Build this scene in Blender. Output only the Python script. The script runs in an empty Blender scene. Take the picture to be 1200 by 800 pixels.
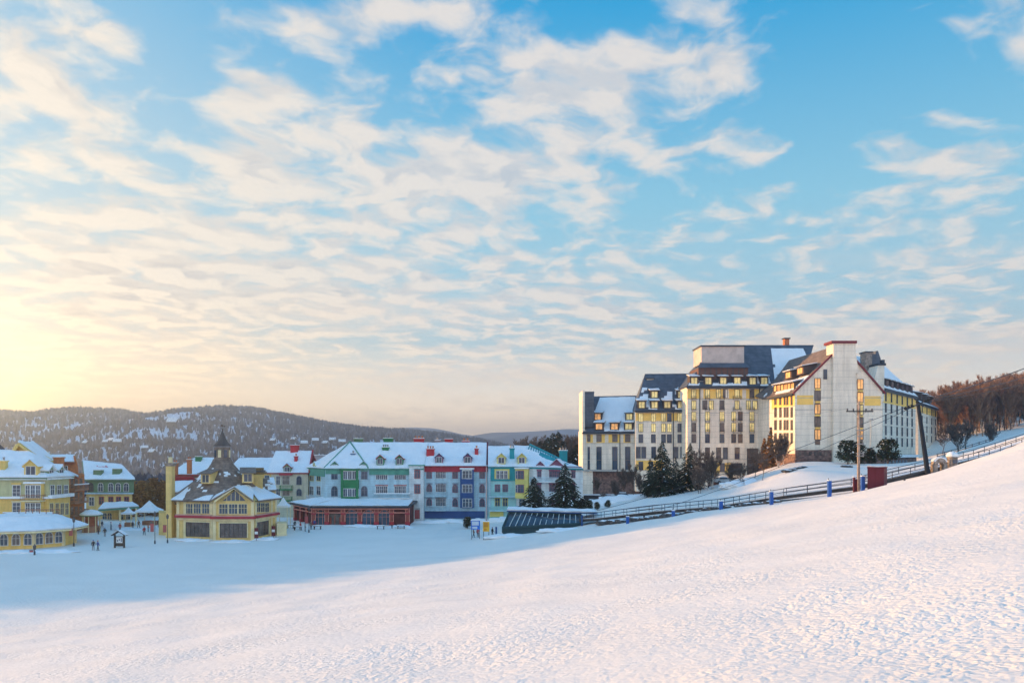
import bpy, bmesh, math, random
import numpy as np
from mathutils import Vector, Matrix, noise as mnoise
random.seed(7)
R = math.radians
sc = bpy.context.scene
col = sc.collection
F = 900.0; CX = 600.0; HY = 530.0     # focal length, centre column and horizon row of the photo, in photo pixels

# ---------------------------------------------------------------- camera
cam_d = bpy.data.cameras.new('camera'); cam = bpy.data.objects.new('camera', cam_d); col.objects.link(cam)
cam.location = (0, 0, 0); cam.rotation_euler = (R(90), 0, 0)
cam_d.sensor_width = 36; cam_d.lens = 36*F/1200; cam_d.shift_y = (HY-400)/1200
cam_d.clip_start = 0.2; cam_d.clip_end = 40000
sc.camera = cam
sc.view_settings.view_transform = 'Standard'; sc.view_settings.look = 'None'
sc.view_settings.exposure = 1.2; sc.view_settings.gamma = 1.0; sc.view_settings.use_curve_mapping = False
sc.cycles.max_bounces = 6; sc.cycles.diffuse_bounces = 3; sc.cycles.volume_bounces = 0
sc.cycles.use_denoising = True

# ---------------------------------------------------------------- sun + sky
SUN_AZ = R(-64); SUN_EL = R(8.0)        # azimuth measured from +Y, negative = left
sun_dir = Vector((math.sin(SUN_AZ)*math.cos(SUN_EL), math.cos(SUN_AZ)*math.cos(SUN_EL), math.sin(SUN_EL)))
sl = bpy.data.lights.new('sun', 'SUN'); sl.energy = 4.1; sl.angle = R(0.6); sl.color = (1.0, 0.55, 0.20)
so = bpy.data.objects.new('sun', sl); col.objects.link(so)
so.rotation_euler = sun_dir.to_track_quat('Z', 'Y').to_euler()

world = bpy.data.worlds.new('World'); sc.world = world; world.use_nodes = True
class NG:
    """tiny node-graph helper"""
    def __init__(s, nt): s.nt = nt; s.nt.nodes.clear()
    def n(s, t, **kw):
        nd = s.nt.nodes.new(t)
        for k, v in kw.items(): setattr(nd, k, v)
        return nd
    def l(s, a, b): s.nt.links.new(a, b)
    def put(s, sock, v):
        if hasattr(v, 'is_output') or isinstance(v, bpy.types.NodeSocket): s.l(v, sock)
        else: sock.default_value = v
    def m(s, op, a, b=0.0, c=0.0, clamp=False):
        nd = s.n('ShaderNodeMath', operation=op, use_clamp=clamp)
        for i, v in enumerate((a, b, c)): s.put(nd.inputs[i], v)
        return nd.outputs[0]
    def mr(s, v, a, b, c=0.0, d=1.0, smooth=True):
        nd = s.n('ShaderNodeMapRange', interpolation_type='SMOOTHSTEP' if smooth else 'LINEAR')
        for i, x in enumerate((v, a, b, c, d)): s.put(nd.inputs[i], x)
        return nd.outputs[0]
    def mix(s, f, a, b, mode='MIX'):
        nd = s.n('ShaderNodeMix', data_type='RGBA', blend_type=mode)
        s.put(nd.inputs[0], f)
        for i, v in ((6, a), (7, b)):
            if isinstance(v, tuple): v = (*v[:3], 1)
            s.put(nd.inputs[i], v)
        return nd.outputs[2]
    def ramp(s, f, stops, interp='LINEAR'):
        nd = s.n('ShaderNodeValToRGB'); s.put(nd.inputs[0], f); cr = nd.color_ramp; cr.interpolation = interp
        while len(cr.elements) > 1: cr.elements.remove(cr.elements[-1])
        cr.elements[0].position = stops[0][0]; cr.elements[0].color = (*stops[0][1], 1)
        for p, c in stops[1:]:
            e = cr.elements.new(p); e.color = (*c, 1)
        return nd.outputs[0]
    def vec(s, x, y, z):
        nd = s.n('ShaderNodeCombineXYZ')
        for i, v in enumerate((x, y, z)): s.put(nd.inputs[i], v)
        return nd.outputs[0]
    def noise(s, v, scale, det=2, rough=.5, dist=0.0, dim='3D', lac=2.0):
        nd = s.n('ShaderNodeTexNoise', noise_dimensions=dim)
        if v is not None: s.l(v, nd.inputs['Vector'])
        nd.inputs['Scale'].default_value = scale; nd.inputs['Detail'].default_value = det
        nd.inputs['Roughness'].default_value = rough; nd.inputs['Distortion'].default_value = dist
        nd.inputs['Lacunarity'].default_value = lac
        return nd.outputs[0]
def lin(c): return tuple((x/12.92 if x <= .04045 else ((x+.055)/1.055)**2.4) for x in [v/255 for v in c])

def build_world():
    g = NG(world.node_tree)
    out = g.n('ShaderNodeOutputWorld'); bg = g.n('ShaderNodeBackground'); g.l(bg.outputs[0], out.inputs[0])
    bg.inputs[1].default_value = 0.1
    sky = g.n('ShaderNodeTexSky', sky_type='NISHITA'); sky.sun_disc = False
    sky.sun_elevation = SUN_EL; sky.sun_rotation = SUN_AZ; sky.altitude = 300; sky.air_density = 1.0; sky.dust_density = 1.5; sky.ozone_density = 2.0
    tc = g.n('ShaderNodeTexCoord'); D = tc.outputs['Generated']
    sep = g.n('ShaderNodeSeparateXYZ'); g.l(D, sep.inputs[0]); x, y, z = sep.outputs
    zz = g.m('MAXIMUM', z, 0.0)
    # clear-air colour by height, bluer away from the sun
    dot = g.n('ShaderNodeVectorMath', operation='DOT_PRODUCT'); g.l(D, dot.inputs[0]); dot.inputs[1].default_value = sun_dir
    cs = dot.outputs['Value']
    far = [(0.0, (2.3, 1.62, 1.0)), (.05, (1.7, 1.32, .95)), (.09, (1.1, 1.0, .86)), (.14, lin((190, 217, 226))), (.3, lin((146, 208, 232))), (.5, lin((36, 168, 224))), (.7, lin((50, 130, 195))), (1.0, lin((70, 130, 190)))]
    near = [(0.0, (1.5, .88, .36)), (.07, (1.25, .92, .56)), (.16, lin((222, 222, 214))), (.3, lin((190, 216, 226))), (.48, lin((138, 196, 228))), (.7, lin((50, 140, 205))), (1.0, lin((50, 125, 190)))]
    cf = g.ramp(zz, far); cn = g.ramp(zz, near)
    w = g.mr(cs, 0.45, 0.93)
    clear = g.mix(w, cf, cn)
    # away from the camera's view the sky is the pale pink-grey of the side opposite a low sun
    opp = g.ramp(zz, [(0.0, lin((238, 205, 190))), (.18, lin((244, 222, 206))), (.42, lin((168, 208, 232))), (1.0, lin((52, 155, 222)))])
    clear = g.mix(g.mr(y, .12, -.25), clear, opp)
    # cloud sheet: flat layer seen in perspective
    inv = g.m('DIVIDE', 1.0, g.m('ADD', zz, 0.13))
    px = g.m('MULTIPLY', x, inv); py = g.m('MULTIPLY', y, inv)
    P = g.vec(px, py, 0.0)
    warp = g.noise(P, 2.2, 3, .6)
    P2 = g.vec(g.m('ADD', px, g.m('MULTIPLY', warp, .28)), g.m('ADD', g.m('MULTIPLY', py, .95), g.m('MULTIPLY', warp, .25)), 0.0)
    big = g.noise(P, .9, 3, .55)
    n1 = g.noise(P2, 6.6, 9, .54)
    # offset lookup towards the sun for the lit edge / grey underside
    P3 = g.n('ShaderNodeVectorMath', operation='ADD'); g.l(P2, P3.inputs[0]); P3.inputs[1].default_value = (-.04, .07, 0)
    n2 = g.noise(P3.outputs[0], 6.6, 5, .54)
    # where the photograph has its cloud banks (directions in the sky: azimuth tangent, elevation tangent)
    ta = g.m('DIVIDE', x, g.m('MAXIMUM', y, .05)); te = g.m('DIVIDE', z, g.m('MAXIMUM', y, .05))
    bank = None
    for bx, by, rx, ry, a in BANKS:
        cx_ = (bx-CX)/F; cy_ = (HY-by)/F
        dx = g.m('DIVIDE', g.m('SUBTRACT', ta, cx_), rx/F); dy = g.m('DIVIDE', g.m('SUBTRACT', te, cy_), ry/F)
        e = g.m('EXPONENT', g.m('MULTIPLY', g.m('ADD', g.m('MULTIPLY', dx, dx), g.m('MULTIPLY', dy, dy)), -1.0))
        e = g.m('MULTIPLY', e, a*.8)
        bank = e if bank is None else g.m('ADD', bank, e)
    fwd = g.mr(y, 0.0, .3)
    dens = g.m('ADD', g.m('ADD', n1, g.m('MULTIPLY', g.m('SUBTRACT', big, .5), .5)), g.m('MULTIPLY', bank, fwd))
    dens = g.m('SUBTRACT', dens, g.m('MULTIPLY', g.m('SUBTRACT', 1.0, fwd), .10)); dens = g.m('SUBTRACT', dens, g.mr(zz, .52, .75, 0, .25))
    dens = g.m('ADD', dens, g.m('MULTIPLY', w, .035)); cov = g.mr(dens, .445, .72)
    cov = g.m('MULTIPLY', cov, g.mr(zz, 0.0, .05))
    core = g.mr(g.m('SUBTRACT', n1, n2), -.09, .09)
    thick = g.mr(dens, .62, .86)
    lowgrey = g.mr(zz, .34, .06)
    litc = g.mix(w, (.97, .86, .75), (1.12, .94, .72))
    litc = g.mix(g.mr(zz, .22, .04), litc, g.mix(w, (1.30, 1.05, .80), (1.60, 1.18, .70)))
    greyc = g.mix(w, lin((160, 182, 202)), lin((206, 194, 186)))
    gf = g.m('MULTIPLY', g.m('MULTIPLY', g.m('SUBTRACT', 1.0, core), g.mr(thick, 0, 1, .5, 1)), g.m('ADD', .55, g.m('MULTIPLY', lowgrey, .45)))
    greyc = g.mix(g.mr(zz, .2, .05), greyc, g.mix(w, (.92, .80, .74), (1.15, .90, .62)))
    cloud = g.mix(gf, litc, greyc)
    # streaky low stratus near the horizon
    st = g.noise(g.vec(g.m('MULTIPLY', ta, 2.2), g.m('MULTIPLY', te, 17.0), 3.0), 1.0, 5, .6)
    stf = g.m('MULTIPLY', g.mr(st, .48, .66), g.m('MULTIPLY', g.mr(zz, .06, .12), g.mr(zz, .27, .14)))
    stcol = g.mix(w, (1.0, .84, .72), (1.2, .92, .62))
    c = g.mix(g.m('MULTIPLY', cov, .88), clear, cloud)
    c = g.mix(g.m('MULTIPLY', g.m('MULTIPLY', stf, fwd), .5), c, stcol)
    # aureole around the low sun
    glow = g.m('POWER', g.m('MAXIMUM', cs, 0.0), 60.0); glow2 = g.m('POWER', g.m('MAXIMUM', cs, 0.0), 10.0)
    k_ = g.m('MULTIPLY', g.m('ADD', 1.0, g.m('MULTIPLY', g.m('SUBTRACT', 1.0, g.mr(y, -.1, .5)), .75)), SKY_GAIN)
    c10 = g.mix(1.0, c, g.vec(k_, k_, k_), 'MULTIPLY')
    nis = g.mix(1.0, sky.outputs[0], (.9, .9, .9), 'MULTIPLY')
    c10 = g.mix(.12, c10, nis)
    gl = g.n('ShaderNodeMix', data_type='RGBA', blend_type='ADD'); gl.inputs[0].default_value = 1
    g.l(c10, gl.inputs[6]); g.l(g.mix(1.0, g.vec(glow, glow, glow), (1.5, .9, .3), 'MULTIPLY'), gl.inputs[7])
    gl2 = g.n('ShaderNodeMix', data_type='RGBA', blend_type='ADD'); gl2.inputs[0].default_value = 1
    g.l(gl.outputs[2], gl2.inputs[6]); g.l(g.mix(1.0, g.vec(glow2, glow2, glow2), (.15, .08, .02), 'MULTIPLY'), gl2.inputs[7])
    # extra sun glow painted low in the sky, apart from the sun lamp's direction
    gd = Vector((math.sin(R(-36)), math.cos(R(-36)), .035)).normalized(); d2 = g.n('ShaderNodeVectorMath', operation='DOT_PRODUCT'); g.l(D, d2.inputs[0]); d2.inputs[1].default_value = gd
    c2 = g.m('MAXIMUM', d2.outputs['Value'], 0.0); ga = g.m('POWER', c2, 260.0); lowz = g.mr(zz, .34, .0); gb = g.m('MULTIPLY', g.m('POWER', c2, 26.0), lowz)
    gl3 = g.n('ShaderNodeMix', data_type='RGBA', blend_type='ADD'); gl3.inputs[0].default_value = 1
    g.l(gl2.outputs[2], gl3.inputs[6]); g.l(g.mix(1.0, g.vec(ga, ga, ga), (4.2, 2.6, .5), 'MULTIPLY'), gl3.inputs[7])
    gl4 = g.n('ShaderNodeMix', data_type='RGBA', blend_type='ADD'); gl4.inputs[0].default_value = 1
    g.l(gl3.outputs[2], gl4.inputs[6]); g.l(g.mix(1.0, g.vec(gb, gb, gb), (.7, .25, .0), 'MULTIPLY'), gl4.inputs[7])
    g.l(gl4.outputs[2], bg.inputs[0])
    world.cycles.sampling_method = 'MANUAL'; world.cycles.sample_map_resolution = 512
SKY_GAIN = 4.5
BANKS = [(70, 40, 75, 28, .22), (60, 110, 80, 40, .30), (330, 165, 110, 45, .24), (300, 100, 60, 22, .18), (660, 85, 120, 42, .26), (850, 60, 55, 50, .26),
         (880, 160, 48, 45, .22), (1100, 180, 65, 60, .24), (1190, 60, 25, 20, .18), (560, 215, 120, 35, .18), (390, 240, 200, 60, .14), (650, 180, 140, 38, .14),
         (550, 330, 330, 70, .13), (200, 330, 260, 90, .16), (1010, 250, 80, 30, .12), (1100, 380, 200, 60, .10), (750, 420, 320, 60, .10), (140, 180, 100, 30, .12),
         (1180, 190, 40, 40, .2), (480, 15, 180, 20, .14),
         (1000, 60, 130, 100, -.34), (700, 15, 90, 25, -.2), (960, 180, 50, 60, -.2), (200, 150, 30, 60, -.14), (210, 30, 50, 90, -.2), (1010, 320, 100, 30, -.08), (420, 70, 90, 20, -.1)]
build_world()

# ---------------------------------------------------------------- mesh helpers
def P3(px, py, Y): return Vector(((px-CX)/F*Y, Y, (HY-py)/F*Y))
def XY(px, Y): return Vector(((px-CX)/F*Y, Y))
class MB:
    def __init__(s): s.v = []; s.f = []; s.m = []
    def poly(s, pts, m=0):
        b = len(s.v); s.v += [tuple(p) for p in pts]; s.f.append(tuple(range(b, b+len(pts)))); s.m.append(m)
    def hexa(s, q, m=0):         # q: 4 bottom then 4 top
        b = len(s.v); s.v += [tuple(p) for p in q]
        for f in ((3,2,1,0),(4,5,6,7),(0,1,5,4),(1,2,6,5),(2,3,7,6),(3,0,4,7)):
            s.f.append(tuple(b+i for i in f)); s.m.append(m)
    def box(s, x0, y0, z0, x1, y1, z1, m=0):
        s.hexa([(x0,y0,z0),(x1,y0,z0),(x1,y1,z0),(x0,y1,z0),(x0,y0,z1),(x1,y0,z1),(x1,y1,z1),(x0,y1,z1)], m)
    def prism(s, xy, z0, z1, m=0):
        n = len(xy); b = len(s.v)
        s.v += [(p[0], p[1], z0) for p in xy] + [(p[0], p[1], z1) for p in xy]
        s.f.append(tuple(b+i for i in reversed(range(n)))); s.f.append(tuple(b+n+i for i in range(n))); s.m += [m, m]
        for i in range(n):
            j = (i+1) % n; s.f.append((b+i, b+j, b+n+j, b+n+i)); s.m.append(m)
    def slab(s, pts, t, m=0):    # roof plane of thickness t below its top surface
        pts = [Vector(p) for p in pts]
        nrm = (pts[1]-pts[0]).cross(pts[2]-pts[0])
        if nrm.length < 1e-6: nrm = (pts[2]-pts[0]).cross(pts[3]-pts[0])
        nrm.normalize()
        if nrm.z < 0: nrm = -nrm
        n = len(pts); b = len(s.v)
        s.v += [tuple(p) for p in pts] + [tuple(p-nrm*t) for p in pts]
        s.f.append(tuple(b+i for i in range(n))); s.f.append(tuple(b+n+i for i in reversed(range(n)))); s.m += [m, m]
        for i in range(n):
            j = (i+1) % n; s.f.append((b+i, b+n+i, b+n+j, b+j)); s.m.append(m)
    def tube(s, p0, p1, r0, r1=None, n=6, m=0):
        p0 = Vector(p0); p1 = Vector(p1); r1 = r0 if r1 is None else r1
        d = (p1-p0); d = d.normalized() if d.length else Vector((0,0,1))
        a = d.orthogonal().normalized(); c = d.cross(a); b = len(s.v)
        for p, r in ((p0, r0), (p1, r1)):
            for i in range(n):
                t = 2*math.pi*i/n; s.v.append(tuple(p + a*(r*math.cos(t)) + c*(r*math.sin(t))))
        for i in range(n):
            j = (i+1) % n; s.f.append((b+i, b+j, b+n+j, b+n+i)); s.m.append(m)
        s.f.append(tuple(b+i for i in reversed(range(n)))); s.f.append(tuple(b+n+i for i in range(n))); s.m += [m, m]
    def lathe(s, c, prof, n=16, m=0, a0=0.0):
        b = len(s.v)
        for r, z in prof:
            for i in range(n):
                t = a0+2*math.pi*i/n; s.v.append((c[0]+r*math.cos(t), c[1]+r*math.sin(t), c[2]+z))
        for k in range(len(prof)-1):
            for i in range(n):
                j = (i+1) % n; s.f.append((b+k*n+i, b+k*n+j, b+(k+1)*n+j, b+(k+1)*n+i)); s.m.append(m)
        s.f.append(tuple(b+i for i in reversed(range(n)))); s.m.append(m)
        q = b+(len(prof)-1)*n; s.f.append(tuple(q+i for i in range(n))); s.m.append(m)
    def obox(s, c, u, w, d, h, m=0):   # box centred at c (bottom centre) with width axis u (2D), width w, depth d, height h
        u = Vector((u[0], u[1], 0)).normalized(); n = Vector((u.y, -u.x, 0)); c = Vector(c)
        q = [c - u*w/2 + n*d/2, c + u*w/2 + n*d/2, c + u*w/2 - n*d/2, c - u*w/2 - n*d/2]
        s.hexa(q + [p + Vector((0,0,h)) for p in q], m)
    def build_each(s, name, mats, parent=None):
        for k in range(len(s.v)//8):
            q = MB(); q.v = s.v[k*8:k*8+8]; q.f = [tuple(i-k*8 for i in f) for f in s.f[k*6:k*6+6]]; q.m = s.m[k*6:k*6+6]; q.build(name, mats, parent)
    def build(s, name, mats, parent=None, smooth=False, off=None):
        me = bpy.data.meshes.new(name)
        o = off if off is not None else (parent_loc(parent) if parent else Vector((0,0,0)))
        me.from_pydata([(p[0]-o[0], p[1]-o[1], p[2]-o[2]) for p in s.v], [], s.f)
        for mm in (mats if isinstance(mats, (list, tuple)) else [mats]): me.materials.append(mm)
        me.polygons.foreach_set('material_index', s.m)
        if smooth: me.polygons.foreach_set('use_smooth', [True]*len(s.f))
        me.update()
        ob = bpy.data.objects.new(name, me); col.objects.link(ob)
        if parent: ob.parent = parent
        return ob
def parent_loc(o):
    v = Vector((0,0,0))
    while o: v = v + o.location; o = o.parent
    return v
def tag(o, label=None, cat=None, group=None, kind=None):
    if label: o['label'] = label
    if cat: o['category'] = cat
    if group: o['group'] = group
    if kind: o['kind'] = kind
    return o
def empty(name, loc, label, cat, group=None):
    o = bpy.data.objects.new(name, None); col.objects.link(o); o.location = loc; o.empty_display_size = .3
    return tag(o, label, cat, group)
def copy_tree(o, parent=None, cache=None):
    c = o.copy(); col.objects.link(c)
    if parent: c.parent = parent
    for ch in KIDS.get(o.name, []): copy_tree(ch, c)
    return c
KIDS = {}
def kids(root, ch): 
    for o in ch: KIDS.setdefault(root.name, []).append(o)
def rotz(o, a): o.rotation_euler = (0, 0, a); return o

# ---------------------------------------------------------------- materials
MAT = {}
def mat(name, c, rough=.8, var=.12, scale=.6, bump=0.0, bscale=3.0, emit=None, es=0.0, metal=0.0, spec=.3, lines=None):
    if name in MAT: return MAT[name]
    m = bpy.data.materials.new(name); m.use_nodes = True; g = NG(m.node_tree)
    out = g.n('ShaderNodeOutputMaterial'); b = g.n('ShaderNodeBsdfPrincipled'); g.l(b.outputs[0], out.inputs[0])
    tc = g.n('ShaderNodeTexCoord'); V = tc.outputs['Object']
    n = g.noise(V, scale, 4, .6)
    f = g.mr(n, .3, .7, 1-var, 1+var)
    cc = g.mix(1.0, tuple(c), g.vec(f, f, f), 'MULTIPLY')
    if lines:                    # painted boards or panels: (axis, spacing m, darkness)
        sp = g.n('ShaderNodeSeparateXYZ'); g.l(V, sp.inputs[0])
        mp = g.n('ShaderNodeMapping'); g.l(V, mp.inputs[0]); mp.inputs['Scale'].default_value = (1.1, 1.1, .10)
        st = g.mr(g.noise(mp.outputs[0], 1.0, 5, .65), .35, .7, 1.06, .84); cc = g.mix(1.0, cc, g.vec(st, st, st), 'MULTIPLY')
        for ax, spc, dk in lines:
            co = g.m('ADD', sp.outputs[0], sp.outputs[1]) if ax == 3 else sp.outputs[ax]
            fr = g.m('FRACT', g.m('DIVIDE', co, spc))
            ln = g.m('LESS_THAN', fr, .10 if spc < 2 else .03)
            cc = g.mix(g.m('MULTIPLY', ln, dk), cc, tuple(x*.45 for x in c))
    g.l(cc, b.inputs['Base Color'])
    b.inputs['Roughness'].default_value = rough; b.inputs['Metallic'].default_value = metal
    b.inputs['Specular IOR Level'].default_value = spec
    if bump:
        bp = g.n('ShaderNodeBump'); bp.inputs['Strength'].default_value = bump; bp.inputs['Distance'].default_value = .1
        g.l(g.noise(V, bscale, 4, .6), bp.inputs['Height']); g.l(bp.outputs[0], b.inputs['Normal'])
    if emit:
        b.inputs['Emission Color'].default_value = (*emit, 1)
        g.l(g.mr(g.noise(V, .45, 3, .7), .35, .65, es*.25, es*1.7), b.inputs['Emission Strength'])
    MAT[name] = m; return m
WHITE = mat('white_render', (.74, .73, .70), var=.07, scale=.25)
HOTELW = mat('hotel_wall', (.88, .77, .63), var=.10, scale=.2, lines=[(2, 1.5, .3), (3, 2.4, .22)])
HYEL = mat('hotel_yellow_panel', (.98, .62, .16), var=.06)
HBASE = mat('hotel_brown_stone', (.20, .12, .10), var=.5, scale=1.5)
SLATE = mat('slate_roof', (.085, .098, .125), rough=.6, var=.25, scale=.5, lines=[(2, .9, .5)])
DORM = mat('brown_dormer', (.09, .06, .05), var=.2)
REDT = mat('red_trim', (.20, .035, .04))
GLASS = mat('window_glass', (.035, .06, .10), rough=.08, var=.4, scale=.4, spec=.9)
GLASSW = mat('window_glass_curtained', (.13, .10, .09), rough=.15, var=.5, scale=.7, spec=.7)
SUNREFL = mat('window_glass_sunset_glow', (.8, .6, .25), rough=.3, emit=(.92, .72, .28), es=.13, var=.3, scale=.8)  # emission stands in for the sunset reflected in the hotel panes
SUNREFLO = mat('window_glass_sunset_orange', (.8, .4, .15), rough=.3, emit=(1.0, .45, .14), es=.22, var=.3, scale=.8)  # orange version of the reflected sunset, put in as emission
FRAME = mat('window_frame_white', (.72, .72, .70))
FRAMED = mat('window_frame_dark', (.10, .09, .09))
FRAMER = mat('window_frame_red', (.42, .10, .10))
FRAMEP = mat('window_frame_mauve', (.26, .10, .16))
FRAMEB = mat('window_frame_slate', (.22, .24, .30))
BLUEW = mat('pale_blue_wall', (.44, .61, .68), var=.13, lines=[(2, .6, .4)])
PALEW = mat('pale_grey_wall', (.66, .70, .70), var=.13, lines=[(2, .6, .4)])
GREEN = mat('green_paint', (.03, .20, .08))
GREENM = mat('green_mansard', (.14, .24, .13), lines=[(2, .5, .3)])
GREENR = mat('pale_green_mansard', (.10, .32, .24), lines=[(2, .5, .3)])
REDM = mat('red_mansard', (.42, .04, .06), lines=[(2, .5, .3)])
NAVY = mat('navy_paint', (.03, .08, .22))
TEAL = mat('teal_paint', (.02, .30, .34), lines=[(2, .6, .25)])
TEALW = mat('pale_teal_wall', (.38, .68, .66), lines=[(2, .6, .25)])
YELP = mat('yellow_paint', (.70, .60, .18))
YEL = mat('yellow_wall', (.82, .54, .16), var=.08, lines=[(2, .6, .2)])
YELC = mat('mustard_wall', (.78, .54, .20), var=.10, lines=[(2, .55, .15)])
TRIMY = mat('cream_trim', (.80, .66, .38))
ORANGE = mat('orange_brick', (.50, .16, .06), var=.2, scale=2)
REDB = mat('red_brick', (.30, .07, .05), var=.2, scale=2)
REDP = mat('red_chimney_paint', (.50, .04, .05), var=.15)
BROWNW = mat('brown_wall', (.34, .16, .10), var=.25)
SHING = mat('brown_shingle', (.20, .15, .125), rough=.9, var=.35, scale=1.2, bump=.4, lines=[(2, .45, .5)])
SHINGD = mat('dark_shingle', (.10, .085, .08), rough=.9, var=.3)
STONE = mat('stone', (.30, .24, .20), var=.4, scale=2.5, bump=.5)
ROCK = mat('dark_rock', (.09, .08, .075), var=.5, scale=2.5, bump=.8)
METAL = mat('grey_metal', (.28, .28, .29), rough=.45, metal=.6)
DARKM = mat('dark_metal', (.035, .045, .06), rough=.5)
BLUEP = mat('blue_post_paint', (.02, .10, .38), rough=.5)
WOODP = mat('pole_wood', (.38, .28, .22), var=.3, scale=3)
WOODD = mat('dark_wood', (.055, .045, .04), var=.35, scale=2)
MAROON = mat('maroon_paint', (.13, .015, .025), rough=.6)
RUBBER = mat('black_rubber', (.02, .02, .02), rough=.8)
BLACK = mat('black_cloth', (.03, .03, .035))
SKIN = mat('skin', (.55, .32, .24))

def snow_mat():
    m = bpy.data.materials.new('snow'); m.use_nodes = True; g = NG(m.node_tree)
    out = g.n('ShaderNodeOutputMaterial'); b = g.n('ShaderNodeBsdfPrincipled'); g.l(b.outputs[0], out.inputs[0])
    tc = g.n('ShaderNodeTexCoord'); V = tc.outputs['Object']
    n = g.noise(V, .5, 4, .6); f = g.mr(n, .3, .7, .96, 1.02)
    g.l(g.mix(1.0, (.86, .87, .88), g.vec(f, f, f), 'MULTIPLY'), b.inputs['Base Color'])
    b.inputs['Roughness'].default_value = .6; b.inputs['Specular IOR Level'].default_value = .2
    bp = g.n('ShaderNodeBump'); bp.inputs['Strength'].default_value = .7; bp.inputs['Distance'].default_value = .2
    g.l(g.noise(V, 1.6, 6, .65), bp.inputs['Height']); g.l(bp.outputs[0], b.inputs['Normal'])
    return m
SNOW = snow_mat()
def ground_mat():
    m = bpy.data.materials.new('piste_snow'); m.use_nodes = True; g = NG(m.node_tree)
    out = g.n('ShaderNodeOutputMaterial'); b = g.n('ShaderNodeBsdfPrincipled'); g.l(b.outputs[0], out.inputs[0])
    tc = g.n('ShaderNodeTexCoord'); V = tc.outputs['Object']
    n = g.noise(V, .11, 5, .6); f = g.mr(n, .3, .7, .95, 1.01)
    g.l(g.mix(1.0, (.90, .835, .76), g.vec(f, f, f), 'MULTIPLY'), b.inputs['Base Color'])
    b.inputs['Roughness'].default_value = .75; b.inputs['Specular IOR Level'].default_value = .25
    # churned, skied-over snow: clods, grooves running down the fall line, fine grain
    mp = g.n('ShaderNodeMapping'); g.l(V, mp.inputs[0]); mp.inputs['Rotation'].default_value = (0, 0, R(-25)); mp.inputs['Scale'].default_value = (.18, 2.0, 1)
    dis = g.n('ShaderNodeTexNoise'); g.l(V, dis.inputs['Vector']); dis.inputs['Scale'].default_value = 2.2; dis.inputs['Detail'].default_value = 5
    va = g.n('ShaderNodeVectorMath', operation='MULTIPLY_ADD'); g.l(dis.outputs['Color'], va.inputs[0]); va.inputs[1].default_value = (.35, .35, 0); g.l(V, va.inputs[2])
    def vor(scale):
        n_ = g.n('ShaderNodeTexVoronoi', feature='F1'); g.l(va.outputs[0], n_.inputs['Vector']); n_.inputs['Scale'].default_value = scale; n_.inputs['Randomness'].default_value = 1
        return n_.outputs['Distance']
    c1 = g.m('SUBTRACT', 1.0, vor(2.6)); c2 = g.m('SUBTRACT', 1.0, vor(7.0))
    trk = g.noise(mp.outputs[0], 1.6, 6, .68, 0.0)
    patch = g.mr(g.noise(V, .13, 4, .6), .38, .62)
    amp = g.m('ADD', .30, g.m('MULTIPLY', patch, .70))
    # ski tracks: long thin grooves wandering down the slope in two directions
    grooves = None
    for ang, sc_, ds, w_ in ((-62, .16, 3.5, .05), (-38, .11, 5.0, .035), (-75, .23, 4.0, .03)):
        mp2 = g.n('ShaderNodeMapping'); g.l(V, mp2.inputs[0]); mp2.inputs['Rotation'].default_value = (0, 0, R(ang))
        wv = g.n('ShaderNodeTexWave', wave_type='BANDS', bands_direction='X', wave_profile='SAW'); g.l(mp2.outputs[0], wv.inputs['Vector']); wv.inputs['Scale'].default_value = sc_; wv.inputs['Distortion'].default_value = ds; wv.inputs['Detail'].default_value = 1; wv.inputs['Detail Scale'].default_value = .12
        gr = g.m('LESS_THAN', g.m('ABSOLUTE', g.m('SUBTRACT', wv.outputs['Fac'], .5)), w_)
        gr = g.m('MULTIPLY', gr, g.mr(g.noise(mp2.outputs[0], .06, 2, .5), .42, .55)); grooves = gr if grooves is None else g.m('MAXIMUM', grooves, gr)
    h0 = g.m('MULTIPLY', grooves, -.16)
    h = g.m('ADD', g.m('MULTIPLY', g.m('ADD', g.m('MULTIPLY', c1, .55), g.m('MULTIPLY', c2, .34)), amp), g.m('MULTIPLY', trk, .45))
    h = g.m('ADD', h, h0)
    bp = g.n('ShaderNodeBump'); bp.inputs['Strength'].default_value = .45; bp.inputs['Distance'].default_value = .26
    g.l(h, bp.inputs['Height']); g.l(bp.outputs[0], b.inputs['Normal'])
    return m
PISTE = ground_mat()

# ---------------------------------------------------------------- ground
def px_pt(px, py, Y): v = P3(px, py, Y); return (v.x, v.y, v.z)
CP = [(0,0,-4),(-30,0,-7.2),(30,0,1.2),(-15,10,-6.5),(15,10,-2.4),(0,20,-6),(-20,30,-9.2),(20,30,-3.4),(0,50,-9),(-35,50,-13),(35,50,-2.5),(0,75,-11.6),(50,75,-.6),
      (-50,110,-17),(-80,90,-17),(-100,130,-17),(-60,140,-17),(-20,140,-17),(-5,124,-16),(0,170,-17),(-30,190,-17),(-70,185,-17),(-100,190,-17),(-160,150,-17),(-160,230,-17),(-60,260,-17.5),(0,250,-17),(9,188,-14.3),(4,150,-15.4),(-25,160,-17),(0,142,-15.0),(10,142,-14.1),(-25,115,-16.5),
      (30,300,-10),(60,300,-3),(-300,400,-22),(-100,420,-21),(50,450,-14),
      (150,60,25),(150,0,28),(100,-60,18),(0,-80,3),(-150,-80,-15),(150,-100,28),(-150,50,-17.5),(-220,0,-18),(110,110,16),(150,150,20),(90,60,10),(90,0,12)]
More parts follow.
